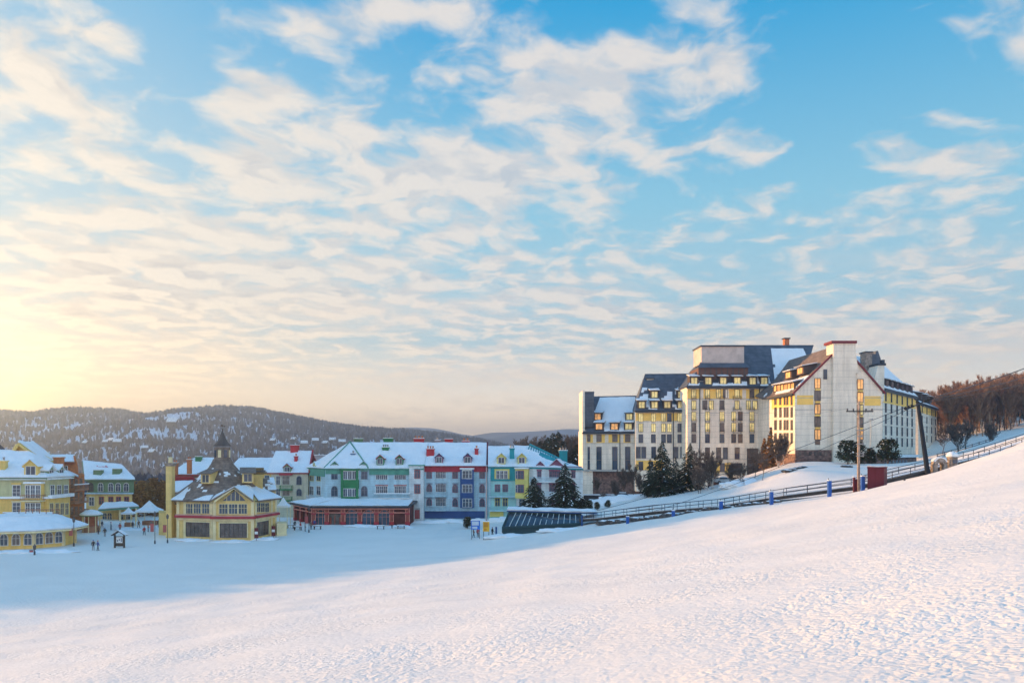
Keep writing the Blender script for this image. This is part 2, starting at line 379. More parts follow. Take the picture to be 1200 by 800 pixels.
CPP = [(0,732,75),(300,690,88),(560,652,102),(700,626,112),(800,609,112),(900,597,105),(1000,578,98),(1100,553,95),(1200,519,95),
       (690,615,140),(740,611,132),(790,604,125),(845,594,118),(905,590,112),(972,581,109),(1040,570,110),(1100,552,112),(1150,540,116),(1200,517,121),
       (1100,545,150),(1060,553,150),(1000,556,150),(940,549,155),(900,567,150),(860,583,150),(820,578,195),(760,578,195),(700,582,205),(720,590,165),(690,602,152),(780,588,155),
       (930,541,176),(1030,545,178),(1040,552,205),(1075,541,235),(1100,526,255),(1150,520,200),(1200,505,190),(1150,509,262),(1210,500,262),(1260,480,320),(1100,508,330),(1200,470,430),(1120,490,450),(905,550,192),(875,566,165)]
CP += [px_pt(*c) for c in CPP]
def tps_fit(pts, lam=30.0):
    A = np.array(pts, float); n = len(A); X = A[:, :2]/100.0
    d = np.linalg.norm(X[:, None]-X[None], axis=2); K = np.where(d > 0, d*d*np.log(d+1e-12), 0) + np.eye(n)*lam*1e-4
    Pm = np.hstack([np.ones((n, 1)), X]); L = np.zeros((n+3, n+3)); L[:n, :n] = K; L[:n, n:] = Pm; L[n:, :n] = Pm.T
    return X, np.linalg.solve(L, np.concatenate([A[:, 2], np.zeros(3)]))
TX, TW = tps_fit(CP)
def zg_arr(x, y):
    x = np.asarray(x, float); y = np.asarray(y, float)
    cx = np.clip(x, -420, 330); cy = np.clip(y, -110, 520)
    q = np.stack([cx.ravel(), cy.ravel()], 1)/100.0
    d = np.linalg.norm(q[:, None]-TX[None], axis=2); n = len(TX)
    z = (np.where(d > 0, d*d*np.log(d+1e-12), 0)@TW[:n]) + TW[n] + q@TW[n+1:]
    z = z.reshape(x.shape)
    r = np.sqrt((x*.8)**2 + (y-100)**2)
    w = np.clip((r-330)/450, 0, 1); w = w*w*(3-2*w)
    xr = np.clip(x/900, 0, 1)
    return z*(1-w) + (-24 + 70*xr*xr*(3-2*xr))*w
def zg(x, y): return float(zg_arr(np.array([x]), np.array([y]))[0])
def axis(segs):
    a = [segs[0][0]]
    for s0, s1, st in segs:
        n = max(1, int(round((s1-s0)/st))); a += [s0 + (s1-s0)*(i+1)/n for i in range(n)]
    return np.array(a)
def ground():
    xs = axis([(-3300,-500,100),(-500,-130,12),(-130,130,.8),(130,400,12),(400,3300,100)])
    ys = axis([(-1500,-150,100),(-150,0,10),(0,150,1.0),(150,300,2.5),(300,600,15),(600,4300,100)])
    Xg, Yg = np.meshgrid(xs, ys); Z = np.empty_like(Xg)
    for i in range(0, len(ys), 20): Z[i:i+20] = zg_arr(Xg[i:i+20], Yg[i:i+20])
    near = np.exp(-((Yg-55)/90.0)**2)*np.exp(-(Xg/150.0)**2)
    rng = np.random.RandomState(3); und = np.zeros_like(Z)
    for k in range(26):
        a = rng.uniform(0, 2*math.pi); wl = rng.uniform(2.5, 11); ph = rng.uniform(0, 6.28)
        und += wl*.0022*np.sin((Xg*math.cos(a)+Yg*math.sin(a))*2*math.pi/wl + ph)
    Z += und*near
    nx, ny = len(xs), len(ys)
    v = np.stack([Xg, Yg, Z], 2).reshape(-1, 3)
    idx = np.arange(nx*ny).reshape(ny, nx)
    f = np.stack([idx[:-1, :-1], idx[:-1, 1:], idx[1:, 1:], idx[1:, :-1]], 2).reshape(-1, 4)
    me = bpy.data.meshes.new('snow_ground'); me.from_pydata(v.tolist(), [], f.tolist()); me.materials.append(PISTE)
    me.polygons.foreach_set('use_smooth', [True]*len(f)); me.update()
    o = bpy.data.objects.new('snow_ground', me); col.objects.link(o); tag(o, kind='structure')
ground()

# ---------------------------------------------------------------- building helpers
def xyv(p): return Vector((p[0], p[1], 0))
class Fac:
    """a vertical wall plane through two plan points A (left) and B (right) seen from the front"""
    def __init__(s, pxA, YA, pxB, YB):
        s.A = XY(pxA, YA); s.B = XY(pxB, YB); s.u = (s.B-s.A).normalized(); s.L = (s.B-s.A).length
        s.n = Vector((s.u.y, -s.u.x))
    def uv(s, px, py):
        k = (px-CX)/F                      # X = k*Y ; solve A + t u on that ray
        t = (k*s.A.y - s.A.x)/(s.u.x - k*s.u.y); Y = s.A.y + t*s.u.y
        return t, (HY-py)/F*Y
    def pt(s, t, z, o=0.0):
        p = s.A + s.u*t + s.n*o; return Vector((p.x, p.y, z))
    def box(s, mb, t0, t1, z0, z1, o0, o1, m=0):
        a, b = sorted((o0, o1)); t0, t1 = sorted((t0, t1)); z0, z1 = sorted((z0, z1))
        q = [s.pt(t0, z0, b), s.pt(t1, z0, b), s.pt(t1, z0, a), s.pt(t0, z0, a)]
        q += [Vector((p.x, p.y, z1)) for p in q]
        mb.hexa(q, m)
    def pbox(s, mb, px0, py0, px1, py1, o0, o1, m=0):
        t0, z0 = s.uv(px0, py1); t1, z1 = s.uv(px1, py1); _, z2 = s.uv((px0+px1)/2, py0)
        _, zb = s.uv((px0+px1)/2, py1)
        s.box(mb, t0, t1, zb, z2, o0, o1, m)
WINS = {}
def window(fac, root, px, pyt, pyb, w=None, wm=None, glass=None, frame=None, arch=False, mull=(1, 1), sill=True, z=None, name='window', snow=False, lintel=None, off=.03, parts=True):
    """frame with mullions (part) and its pane (sub-part); px, pyt, pyb in photo pixels, w in pixels or wm in metres"""
    t, _ = fac.uv(px, (pyt+pyb)/2)
    if z: z0, z1 = z
    else: z1 = fac.uv(px, pyt)[1]; z0 = fac.uv(px, pyb)[1]
    if wm is None:
        a = fac.uv(px-w/2, pyt)[0]; b = fac.uv(px+w/2, pyt)[0]; wm = abs(b-a)*1.10; z0 -= .08; z1 += .12
    h = z1-z0; fw = min(.10, wm*.12); glass = glass or GLASS; frame = frame or FRAME
    fr = MB(); pn = MB()
    t0, t1 = t-wm/2, t+wm/2
    n = 6
    if arch:
        zc = z1-wm/2; c = lambda r, k: (t+r*math.cos(math.pi*k/n), zc+r*math.sin(math.pi*k/n))
        for k in range(n):
            a0, a1 = c(wm/2+fw*.6, k), c(wm/2+fw*.6, k+1); b0, b1 = c(wm/2-fw*.6, k), c(wm/2-fw*.6, k+1)
            q = [fac.pt(*b0, off+.07), fac.pt(*a0, off+.07), fac.pt(*a0, off-.02), fac.pt(*b0, off-.02), fac.pt(*b1, off+.07), fac.pt(*a1, off+.07), fac.pt(*a1, off-.02), fac.pt(*b1, off-.02)]
            fr.hexa(q)
        zt = zc
        pts = [fac.pt(t0, z0, off+.02), fac.pt(t1, z0, off+.02)] + [fac.pt(*c(wm/2, k), off+.02) for k in range(n+1)]
        pn.poly(pts)
    else:
        zt = z1
        fac.box(fr, t0-fw, t1+fw, z1-fw*.3, z1+fw, off-.02, off+.08)
        fac.box(pn, t0, t1, z0, z1, off-.02, off+.02)
    fac.box(fr, t0-fw, t0+fw*.2, z0, zt-fw*.3, off-.02, off+.07); fac.box(fr, t1-fw*.2, t1+fw, z0, zt-fw*.3, off-.02, off+.07)
    fac.box(fr, t0-fw, t1+fw, z0-fw, z0-.004, off-.02, off+(.16 if sill else .07))
    nx, nz = mull
    for i in range(1, nx+1):
        tm = t0+(t1-t0)*i/(nx+1); fac.box(fr, tm-fw*.35, tm+fw*.35, z0, z1-fw*.35, off+.021, off+.055)
    for i in range(1, nz+1):
        zm = z0+h*i/(nz+1)*(1.15 if nz == 1 else 1); fac.box(fr, t0+fw*.2, t1-fw*.2, zm-fw*.3, zm+fw*.3, off+.022, off+.052)
    if lintel:
        lm, lh = lintel; fac.box(fr, t0-fw*2, t1+fw*2, z1+fw+.01, z1+fw+.01+lh, off-.02, off+.18, 1)
    cnt = WINS.get(root.name, 0); WINS[root.name] = cnt+1
    ob = fr.build(name, [frame] + ([lintel[0]] if lintel else []), root)
    pb = pn.build('pane', glass, ob)
    return ob
def snow_quad(mb, q, th=.4, cell=1.3, mask=0.0, seed=0.0, edge=.75, m=0, mscale=.22):
    """snow lying on a roof plane q (4 corners, CCW from the eave): a lumpy sheet with thickness; mask > 0 leaves bare patches"""
    q = [Vector(p) for p in q]
    W = max((q[1]-q[0]).length, (q[2]-q[3]).length); H = max((q[3]-q[0]).length, (q[2]-q[1]).length)
    nu = max(2, min(70, int(W/cell))); nv = max(2, min(40, int(H/cell)))
    top = {}; ok = {}
    def base(i, j):
        u = i/nu; v = j/nv
        return (q[0]*(1-u)+q[1]*u)*(1-v) + (q[3]*(1-u)+q[2]*u)*v
    for i in range(nu+1):
        for j in range(nv+1):
            p = base(i, j); s_ = mnoise.noise(Vector((p.x*.35, p.y*.35+seed, p.z*.35))); s2 = mnoise.noise(Vector((p.x*1.3+seed, p.y*1.3, p.z*1.3)))
            e = min(i, nu-i, j, nv-j); t = th*(.8+.55*s_+.3*s2)
            if e == 0: t *= edge
            if j == 0: p = p + (q[0]-q[3]).normalized()*(.18+.35*s2) if (q[0]-q[3]).length > .5 else p
            top[i, j] = p + Vector((0, 0, max(.05, t)))
    for i in range(nu):
        for j in range(nv):
            p = base(i+.5, j+.5)
            nn = mnoise.fractal(Vector((p.x*mscale+seed, p.y*mscale, p.z*mscale*1.6)), 1.0, 2.0, 3)
            ok[i, j] = nn > mask-1.0 if mask <= 0 else nn*.9+.5 > mask
    for (i, j), o in ok.items():
        if not o: continue
        c = [(i, j), (i+1, j), (i+1, j+1), (i, j+1)]
        mb.poly([top[k] for k in c], m)
        for a, b, di, dj in ((c[0], c[1], 0, -1), (c[1], c[2], 1, 0), (c[2], c[3], 0, 1), (c[3], c[0], -1, 0)):
            if not ok.get((i+di, j+dj), False):
                mb.poly([base(*a)+Vector((0,0,-.0)), base(*b), top[b], top[a]], m)
def lift(pts, d): return [Vector(p)+Vector((0,0,d)) for p in pts]
def dormer(root, P, u, w, h, depth, wallm, roofm, kind='gable', glass=None, frame=None, snow=True, over=.25, name='dormer', arch=False, rise=None):
    """small roof window box: front face at P (bottom centre), width axis u, running back into the roof"""
    u = Vector((u[0], u[1], 0)).normalized(); n = Vector((u.y, -u.x, 0)); P = Vector(P); up = Vector((0, 0, 1))
    b = MB()
    L, Rr = P-u*w/2, P+u*w/2; Bk = -n*depth
    rise = (w*.45 if kind == 'gable' else h*.18) if rise is None else rise
    if kind == 'gable':
        top = P+up*(h+rise)
        b.hexa([L, Rr, Rr+Bk, L+Bk, L+up*h, Rr+up*h, Rr+up*h+Bk, L+up*h+Bk], 0)
        b.poly([L+up*h, Rr+up*h, top], 0)
        for A_, s_ in ((L, -1), (Rr, 1)):
            e = A_+up*h+u*s_*over-up*over*.8; f = n*over
            b.slab([e+f, top+f+up*.05, top+Bk+up*.05, e+Bk], .14, 1)
    else:
        b.hexa([L, Rr, Rr+Bk, L+Bk, L+up*h, Rr+up*h, Rr+up*(h+rise*2)+Bk, L+up*(h+rise*2)+Bk], 0)
        b.slab([L+up*(h+.16)-u*over+n*over*1.6, Rr+up*(h+.16)+u*over+n*over*1.6, Rr+up*(h+.16+rise*2)+u*over+Bk, L+up*(h+.16+rise*2)-u*over+Bk], .15, 1)
    ob = b.build(name, [wallm, roofm], root)
    fr = MB(); f = Fac.__new__(Fac); f.A = Vector((L.x, L.y)); f.u = Vector((u.x, u.y)); f.n = Vector((n.x, n.y)); f.L = w
    t0, t1, z0, z1 = w*.16, w*.84, P.z+h*.14, P.z+h*.92
    f.box(fr, t0, t1, z0, z1, .0, .03, 1)
    fw = .08
    for a, c, d, e in ((t0-fw, t0, z0-fw, z1+fw), (t1, t1+fw, z0-fw, z1+fw), (t0, t1, z0-fw, z0), (t0, t1, z1, z1+fw), ((t0+t1)/2-.04, (t0+t1)/2+.04, z0, z1)):
        f.box(fr, a, c, d, e, 0.0, .06, 0)
    fr.build('window', [frame or FRAME, glass or GLASS], ob)
    if snow:
        s_ = MB()
        if kind == 'gable':
            top = P+up*(h+rise+.06)
            for A_, sg in ((L, -1), (Rr, 1)):
                e = A_+up*(h+.06)+u*sg*over*.8-up*over*.7
                snow_quad(s_, [e+n*over*.8, top+n*over*.8, top+Bk, e+Bk] if sg > 0 else [top+n*over*.8, e+n*over*.8, e+Bk, top+Bk], .22, .6, 0, P.x)
        else:
            snow_quad(s_, [L+up*(h+.17)-u*over*.9+n*over*1.4, Rr+up*(h+.17)+u*over*.9+n*over*1.4, Rr+up*(h+.17+rise*2)+u*over*.9+Bk, L+up*(h+.17+rise*2)-u*over*.9+Bk], .32, .6, 0, P.x)
        s_.build('snow', SNOW, ob, smooth=True)
    return ob
def chimney(root, P, w, d, h, m, u=(1, 0), pots=1, name='chimney', capm=None, cap=True):
    b = MB(); b.obox(P, u, w, d, h, 0)
    if cap: b.obox((P[0], P[1], P[2]+h), u, w+.3, d+.3, .22, 1)
    ob = b.build(name, [m, capm or m], root)
    if pots:
        for i in range(pots):
            q = MB(); o = (i-(pots-1)/2)*w/max(1, pots); x, y = P[0]+u[0]*o, P[1]+u[1]*o
            q.lathe((x, y, P[2]+h+.2), [(.2, 0), (.17, .6), (.24, .62), (.24, .75)], 8)
            q.build('chimney_pot', ORANGE if m in (REDP, REDB, ORANGE) else METAL, ob)
    s_ = MB(); s_.obox((P[0], P[1], P[2]+h+(.22 if cap else 0)), u, w+.2, d+.2, .16, 0); s_.build('snow_cap', SNOW, ob)
    return ob
def balcony(fac, root, px0, px1, py_floor, m_floor=None, m_rail=None, proj=1.1, h=1.0, snow=False, label=None):
    t0, z = fac.uv(px0, py_floor); t1, _ = fac.uv(px1, py_floor)
    b = MB(); fac.box(b, t0, t1, z-.25, z, 0.0, proj, 0)
    for zz in (z+h, z+.12): fac.box(b, t0, t1, zz-.05, zz+.05, proj-.08, proj, 1)
    n = max(3, int((t1-t0)/.35))
    for i in range(n+1):
        t = t0+.04+(t1-t0-.08)*i/n; fac.box(b, t-.03, t+.03, z+.17, z+h-.05, proj-.07, proj-.02, 1)
    for t in (t0, t1-.08):
        fac.box(b, t, t+.08, z+h-.05, z+h+.05, .004, proj-.085, 1)
        for k in range(3): fac.box(b, t+.01, t+.06, z, z+h-.05, .2+k*.3, .26+k*.3, 1)
    ob = b.build('balcony', [m_floor or WHITE, m_rail or FRAME], root)
    if snow:
        s_ = MB(); fac.box(s_, t0-.02, t1+.02, z+h+.05, z+h+.25, proj-.2, proj+.03); s_.build('snow', SNOW, ob)
    return ob

# ================================================================ the big hotel on the slope
def hotel():
    base = XY(820, 206); root = empty('hotel', (base.x, base.y, -11), 'huge white and yellow hotel with dark roofs standing alone on the slope', 'hotel')
    ZB = -18
    wall = MB()                                        # 0 white 1 yellow 2 brown base
    def block(pts, z0, z1, m=0): wall.prism([XY(*p) if not isinstance(p, Vector) else p for p in pts], z0, z1, m)
    # footprints (photo column, depth)
    f1 = Fac(684, 222, 745, 218); f2 = Fac(745, 214, 806, 213); f3 = Fac(805.5, 206, 905, 206)
    f4 = Fac(904.5, 195, 931.5, 180); f5 = Fac(931.5, 180, 1034, 180); f6 = Fac(1034.5, 204, 1073, 235); f7 = Fac(1076, 244, 1098, 280)
    z1e, z2e, z3e, z5e, z6e, z7e = 5.9, 11.7, 17.7, 14.4, 16.9, 15.8
    def quad(fa, fb, Dp, z0, z1, m=0, inset=0):
        A, B = fa.A, fb.B; n = fa.n
        wall.prism([A, B, B-fb.n*Dp, A-n*Dp], z0, z1, m)
    quad(f1, f1, 17, -5.2, z1e, 0)
    quad(f2, f2, 16, -10.8, z2e, 0)
    quad(f3, f3, 18, -6.5, z3e, 0)
    # lower part of the main block: white piers beside a dark recessed entrance
    for a, b_ in ((805.5, 829), (876, 888)):
        t0 = f3.uv(a, 560)[0]; t1 = f3.uv(b_, 560)[0]; f3.box(wall, t0, t1, -12, -6.5, -17, -.003, 0)
    t0 = f3.uv(829, 560)[0]; t1 = f3.uv(905, 560)[0]; f3.box(wall, t0, t1, -12.5, -6.504, -17, -2.5, 2)
    # left block stands on a brown recessed ground floor
    f1.box(wall, .6, f1.L-.3, -14, -5.204, -16.5, -1.5, 2); f2.box(wall, .3, f2.L-.3, -14, -10.804, -15.5, -.5, 2)
    f1.box(wall, 0, .5, -14, -5.203, -1.3, 0, 0)
    # projecting wing: left flank + front gable
    ridge_x = (f5.uv(972, 400)[0]+f5.uv(1001, 400)[0])/2
    rp = f5.A + f5.u*ridge_x
    A4, B4, B5 = f4.A, f4.B, f5.B
    backR = Vector((B5.x+2.0, 207)); backL = Vector((A4.x, 212))
    wall.prism([A4, B4, B5, backR, backL], -.4, z5e, 0)
    wall.prism([A4, B4, B5, backR, backL], -9, -.404, 2)
    zr = 25.3
    gl, gr = f5.pt(0, z5e), f5.pt(f5.L, z5e); gt = f5.pt(ridge_x, zr-.2)
    for dy in (0.0,):
        b_ = [Vector((p.x, p.y+24, p.z)) for p in (gl, gr, gt)]
        b = len(wall.v); wall.v += [tuple(p) for p in (gl, gr, gt)]+[tuple(p) for p in b_]
        wall.f += [(b, b+1, b+2), (b+5, b+4, b+3)]; wall.m += [0, 0]
    quad(f6, f6, 18, -9, z6e, 0); quad(f7, f7, 14, -6, z7e, 0)
    # link walls behind, stepping the gables of the main roof
    wall_o = wall.build('wall', [HOTELW, HYEL, HBASE], root)
    # trims: string courses, yellow bands, downpipes
    tr = MB()
    def course(f, z, o=.06, t=.12, m=0): f.box(tr, 0, f.L, z-t/2, z+t/2, 0.0, o, m)
    for f, zs in ((f1, (5.4, 2.6)), (f2, (11.2, 8.6, -1.6, -5.0)), (f3, (17.3, 14.3, 10.6, -1.7, -5.9)), (f5, (12.8, 10.0, -.4)), (f6, (16.3, -.6)), (f7, (15.2,)), (f4, (13.9, 10.9, -.4))):
        for z in zs: course(f, z, m=3 if z in (-.4,) else 0)
    f1.box(tr, -.2, f1.L, -5.4, -4.9, 0, .5, 0)
    for f, px, za, zb in ((f3, 820, -12, 17.6), (f3, 890, -12, 17.6), (f2, 789, -11, 11.6), (f1, 726.5, -6, 5.8)):
        t = f.uv(px, 500)[0]; f.box(tr, t-.1, t+.1, za, zb, .01, .25, 2)
    tr.build_each('string_course', [mat('hotel_joint', (.45, .43, .40)), HYEL, DARKM, REDT], root)
    yb = MB()
    f1.box(yb, .3, f1.L-.02, 2.8, 5.2, 0, .04); f2.box(yb, .02, f2.L-.02, 8.8, 11.0, 0, .04); f3.box(yb, .05, f3.L-.02, 14.45, 17.0, 0, .04)
    f5.pbox(yb, 934, 463, 953, 474, 0, .05); f5.pbox(yb, 1013, 464, 1032, 475, 0, .05)
    f3.pbox(yb, 836, 542, 843.5, 554, 0, .05); f3.pbox(yb, 849.5, 542, 857, 554, 0, .05)
    f2.box(yb, .02, f2.L*.55, -4.85, -2.2, 0, .04)
    f4.box(yb, .05, f4.L-.05, 11.05, 13.8, 0, .04); f6.box(yb, .05, f6.L-.05, 13.3, 16.2, 0, .04); f7.box(yb, .05, f7.L-.05, 12.9, 15.1, 0, .04)
    yb.build_each('yellow_panel', HYEL, root)
    # white separators in the yellow bands
    sp = MB()
    for f, cols, za, zb in ((f1, (697, 711, 728.5, 741), 2.85, 5.15), (f3, (822, 852, 872, 892), 14.5, 16.95)):
        for c in cols:
            t = f.uv(c, 500)[0]; f.box(sp, t-.5, t+.5, za, zb, .041, .07)
    sp.build_each('white_panel', HOTELW, root)
    # ---- roofs
    rf = MB(); sn = MB()
    def roof(pts, m=0, t=.3): rf.slab(pts, t, m)
    # left block S1: rises back from the eave
    e0, e1 = f1.pt(-.1, z1e, .5), f1.pt(f1.L, z1e, .5); r0, r1 = f1.pt(-.1, 16.9, -10), f1.pt(f1.L+14, 16.9, -10)
    e1b = f1.pt(f1.L+1, z1e, .5)
    roof([e0, e1b, r1, r0]); 
    roof([r0, r1, f1.pt(f1.L+14, z1e, -19), f1.pt(-.1, z1e, -19)])
    snow_quad(sn, lift([f1.pt(1.2, z1e+.1, .35), f1.pt(f1.L-.1, z1e+.1, .35), f1.pt(f1.L-1.2, 16.3, -9.5), f1.pt(3.2, 16.3, -9.5)], .05), .28, .8, .22, 3.0, mscale=.12)
    # S2
    e0, e1 = f2.pt(-.3, z2e, .6), f2.pt(f2.L, z2e, .6); r0, r1 = f2.pt(3.5, 22.8, -9), f2.pt(f2.L+2, 22.8, -9)
    roof([e0, e1, r1, r0]); roof([r0, r1, f2.pt(f2.L, z2e, -17), f2.pt(-.3, z2e, -17)]); roof([e0, r0, f2.pt(-.3, z2e, -17), f2.pt(-.31, z2e, -8)])
    snow_quad(sn, lift([f2.pt(.2, z2e+.2, .3), f2.pt(f2.L-.2, z2e+.2, .3), f2.pt(f2.L, z2e+6.5, -4.9), f2.pt(2.3, z2e+6.5, -4.9)], .05), .3, .8, .50, 8.0, mscale=.2)
    # S3 main
    e0, e1 = f3.pt(-.4, z3e, .6), f3.pt(f3.L, z3e, .6); r0, r1 = f3.pt(10, 30.2, -10), f3.pt(f3.L+15, 30.2, -10)
    roof([e0, f3.pt(f3.L+8, z3e, .6), r1, r0]); roof([r0, r1, f3.pt(f3.L+8, z3e, -20), f3.pt(-.4, z3e, -20)]); roof([e0, r0, f3.pt(-.4, z3e, -20), f3.pt(-.41, z3e, -9)])
    snow_quad(sn, lift([f3.pt(.2, z3e+.1, .4), f3.pt(f3.L-.4, z3e+.1, .4), f3.pt(f3.L-.4, z3e+3.0, -2.0), f3.pt(2, z3e+3.0, -2.0)], .05), .3, .7, .46, 12.0, mscale=.25)
    ts = f3.uv(908, 430)[0]
    snow_quad(sn, lift([f3.pt(ts, z3e+.6, .2), f3.pt(ts+12, z3e+.6, .2), f3.pt(ts+11, 28.9, -9), f3.pt(ts+2, 28.9, -9)], .06), .3, .7, .20, 21.0, mscale=.2)
    # wing roof: left slope and right slope over the gable
    k = 13.0
    lz = zr-z5e
    pl0 = Vector((gl.x-.5, gl.y-.5, z5e-.4)); pt0 = Vector((gt.x, gt.y-.5, zr+.1)); pr0 = Vector((gr.x+.5, gr.y-.5, z5e-.4))
    pl1 = Vector((A4.x-.8, A4.y+5, z5e-.4)); pt1 = Vector((gt.x-1, gt.y+34, zr+.1)); pr1 = Vector((gr.x+3, gr.y+26, z5e-.4))
    roof([pl0, pt0, pt1, pl1], 1); roof([pr0, pr1, pt1, pt0], 0)
    roof([pl1, pt1, Vector((A4.x-.8, A4.y+17, z5e+2))], 1)
    snow_quad(sn, lift([pl1+Vector((.3,0,.3)), pl0+Vector((.3,.8,.3)), pl0.lerp(pt0, .34)+Vector((0,.8,0)), pl1.lerp(pt1, .30)], .1), .3, .7, .40, 31.0, mscale=.25)
    snow_quad(sn, lift([pr0.lerp(pr1, .15), pr1, pr1.lerp(pt1, .9), pr0.lerp(pr1, .15).lerp(pt0.lerp(pt1, .15), .86)], .1), .3, .9, .30, 41.0, mscale=.2)
    # red barge boards on the gable
    bb = MB()
    for a, c in ((pl0, pt0), (pr0, pt0)):
        d = (c-a).normalized(); up = Vector((0,0,1)); w = up*.45
        bb.hexa([a-w, c-w, c-w+Vector((0,.35,0)), a-w+Vector((0,.35,0)), a+up*.1, c+up*.1, c+up*.1+Vector((0,.35,0)), a+up*.1+Vector((0,.35,0))])
    bb.build_each('barge_board', REDT, root)
    # right wings
    def wing_roof(f, ze, zrr, dpt, seed, msk):
        a, b_ = f.pt(-.5, ze, .6), f.pt(f.L+.4, ze, .6); c, d = f.pt(f.L-1.5, zrr, -dpt), f.pt(-.5, zrr, -dpt)
        roof([a, b_, c, d]); roof([d, c, f.pt(f.L+.4, ze, -dpt*2), f.pt(-.5, ze, -dpt*2)]); roof([b_, f.pt(f.L+.4, ze, -dpt*2), c])
        snow_quad(sn, lift([a.lerp(d, .34), b_.lerp(c, .34), c.lerp(b_, .04), d.lerp(a, .04)], .12), .35, 1.0, msk, seed)
        snow_quad(sn, lift([a.lerp(d, .01), b_.lerp(c, .01), b_.lerp(c, .1), a.lerp(d, .1)], .08), .3, .9, -.2, seed)
    wing_roof(f6, z6e, 27.2, 9, 51, -.2); wing_roof(f7, z7e, 21.5, 7, 61, -.2)
    ro = rf.build('roof', [SLATE, SHING], root)
    sn.build('roof_snow', SNOW, ro, smooth=True)
    # eave gutters
    gt_ = MB()
    for f, z in ((f1, z1e), (f2, z2e), (f3, z3e), (f4, z5e-.45), (f6, z6e), (f7, z7e)):
        f.box(gt_, -.3, f.L+.1, z-.55, z-.1, .3, .75)
    gt_.build_each('gutter', DARKM, ro)
    # left end: warm-lit end wall with dark slated chimney tower
    tw = MB(); a = f1.A
    tw.prism([a+Vector((-.3, -.2)), a+Vector((2.6, -.35)), a+Vector((2.6, 14)), a+Vector((-.3, 14))], -14, z1e+.5, 0)
    fl = [Vector((a.x-.35, a.y-.15)), Vector((a.x+.3, a.y-.2)), Vector((a.x+.3, a.y+11)), Vector((a.x-.35, a.y+11))]
    tw.prism(fl, z1e+.5, 17.9, 0)
    tw.prism([Vector((a.x+.3, a.y-.19)), Vector((a.x+3.0, a.y-.25)), Vector((a.x+3.0, a.y+10)), Vector((a.x+.3, a.y+10))], z1e+1.5, 17.6, 1)
    tw.build('end_tower', [HOTELW, SLATE], root)
    # penthouse block above the main roof
    ph = MB()
    fp = Fac(822, 208.6, 872, 208.6)
    z_a, z_b = (HY-426)/F*208.6, (HY-406)/F*208.6
    fp.box(ph, 0, fp.L, z_a, z_b, -9, 0, 0); fp.box(ph, -.3, fp.L+.3, z_b, z_b+.35, -9.3, .3, 1)
    ph.slab([fp.pt(-1.4, z_a-1.2, 2.2), fp.pt(fp.L+1, z_a-1.2, 2.2), fp.pt(fp.L+.2, z_a+.4, -.3), fp.pt(-.3, z_a+.4, -.3)], .2, 2)
    fp.box(ph, -1.2, fp.L+.6, z_a-5, z_a-1.3, -8, 1.6, 3)
    for i in range(9): fp.box(ph, -1.0+i*(fp.L+1.2)/8.5, -.8+i*(fp.L+1.2)/8.5, z_a-4.6, z_a-1.4, 1.6, 1.75, 4)
    fp.box(ph, -1.2, fp.L+.6, z_a-4.9, z_a-4.4, 1.6, 2.2, 1)
    ph.build('penthouse', [mat('pinkish_cladding', (.62, .50, .44)), DARKM, SLATE, mat('louvre_brown', (.16, .08, .06)), FRAMED], root)
    # big white chimney stack of the gable
    ch = MB()
    t0 = f5.uv(974.5, 500)[0]; t1 = f5.uv(1000.5, 500)[0]
    f5.box(ch, t0, t1, -6, 25.4, -3, 1.0, 0); f5.box(ch, t0-.5, t1+.2, 25.4, 26.0, -3.3, 1.3, 1)
    q = [f5.pt(t1, 18.5, .8), f5.pt(t1+.8, 18.5, .8), f5.pt(t1+.8, 18.5, -2), f5.pt(t1, 18.5, -2)]
    ch.hexa(q + [f5.pt(t1, 24, .8), f5.pt(t1+.05, 24, .8), f5.pt(t1+.05, 24, -2), f5.pt(t1, 24, -2)], 0)
    ch.build('gable_chimney', [HOTELW, REDT], root)
    # smaller stacks
    def stack(px0, px1, pyt, zb, Y, dp, m, name='chimney', capm=DARKM):
        x0, x1 = XY(px0, Y).x, XY(px1, Y).x; zt = (HY-pyt)/F*Y
        b = MB(); b.box(x0, Y, zb, x1, Y+dp, zt, 0); b.box(x0-.25, Y-.25, zt, x1+.25, Y+dp+.25, zt+.3, 1); b.build(name, [m, capm], root)
    stack(919.5, 925, 397, 27, 216, 1.5, ORANGE); stack(758, 766, 444, 14, 221, 6, HOTELW); stack(1014, 1022, 413, 22, 205, 3, STONE)
    # dark gable parapet and white tower rising beside the right wing
    b = MB(); Y = 200; X = lambda p: XY(p, Y).x
    for (m, pts) in ((0, [(1022, 470), (1036, 470), (1036.5, 428), (1029, 428), (1022, 455)]),):
        fr = [P3(px, py, Y) for px, py in pts]; bk = [p+Vector((0, 6, 0)) for p in fr]; k0 = len(b.v)
        b.v += [tuple(p) for p in fr+bk]; n_ = len(fr)
        b.f += [tuple(k0+i for i in range(n_)), tuple(k0+n_+i for i in reversed(range(n_)))]; b.m += [m, m]
        for i in range(n_): b.f.append((k0+i, k0+n_+i, k0+n_+(i+1) % n_, k0+(i+1) % n_)); b.m.append(m)
    b.box(X(1028.5), Y-.2, P3(0, 428, Y).z, X(1038), Y+6, P3(0, 425.5, Y).z, 1); b.box(X(1035.5), Y+.5, P3(0, 426, Y).z, X(1038), Y+2, P3(0, 421, Y).z, 1)
    b.build('side_tower', [HOTELW, DARKM], root)
    b = MB(); Y = 211
    pts = [(1017, 430), (1034, 437), (1032, 420), (1029, 411), (1027, 411), (1026, 415), (1017, 413)]
    fr = [P3(px, py, Y) for px, py in pts]; bk = [p+Vector((0, 3, 0)) for p in fr]; k0 = len(b.v); b.v += [tuple(p) for p in fr+bk]; n_ = len(fr)
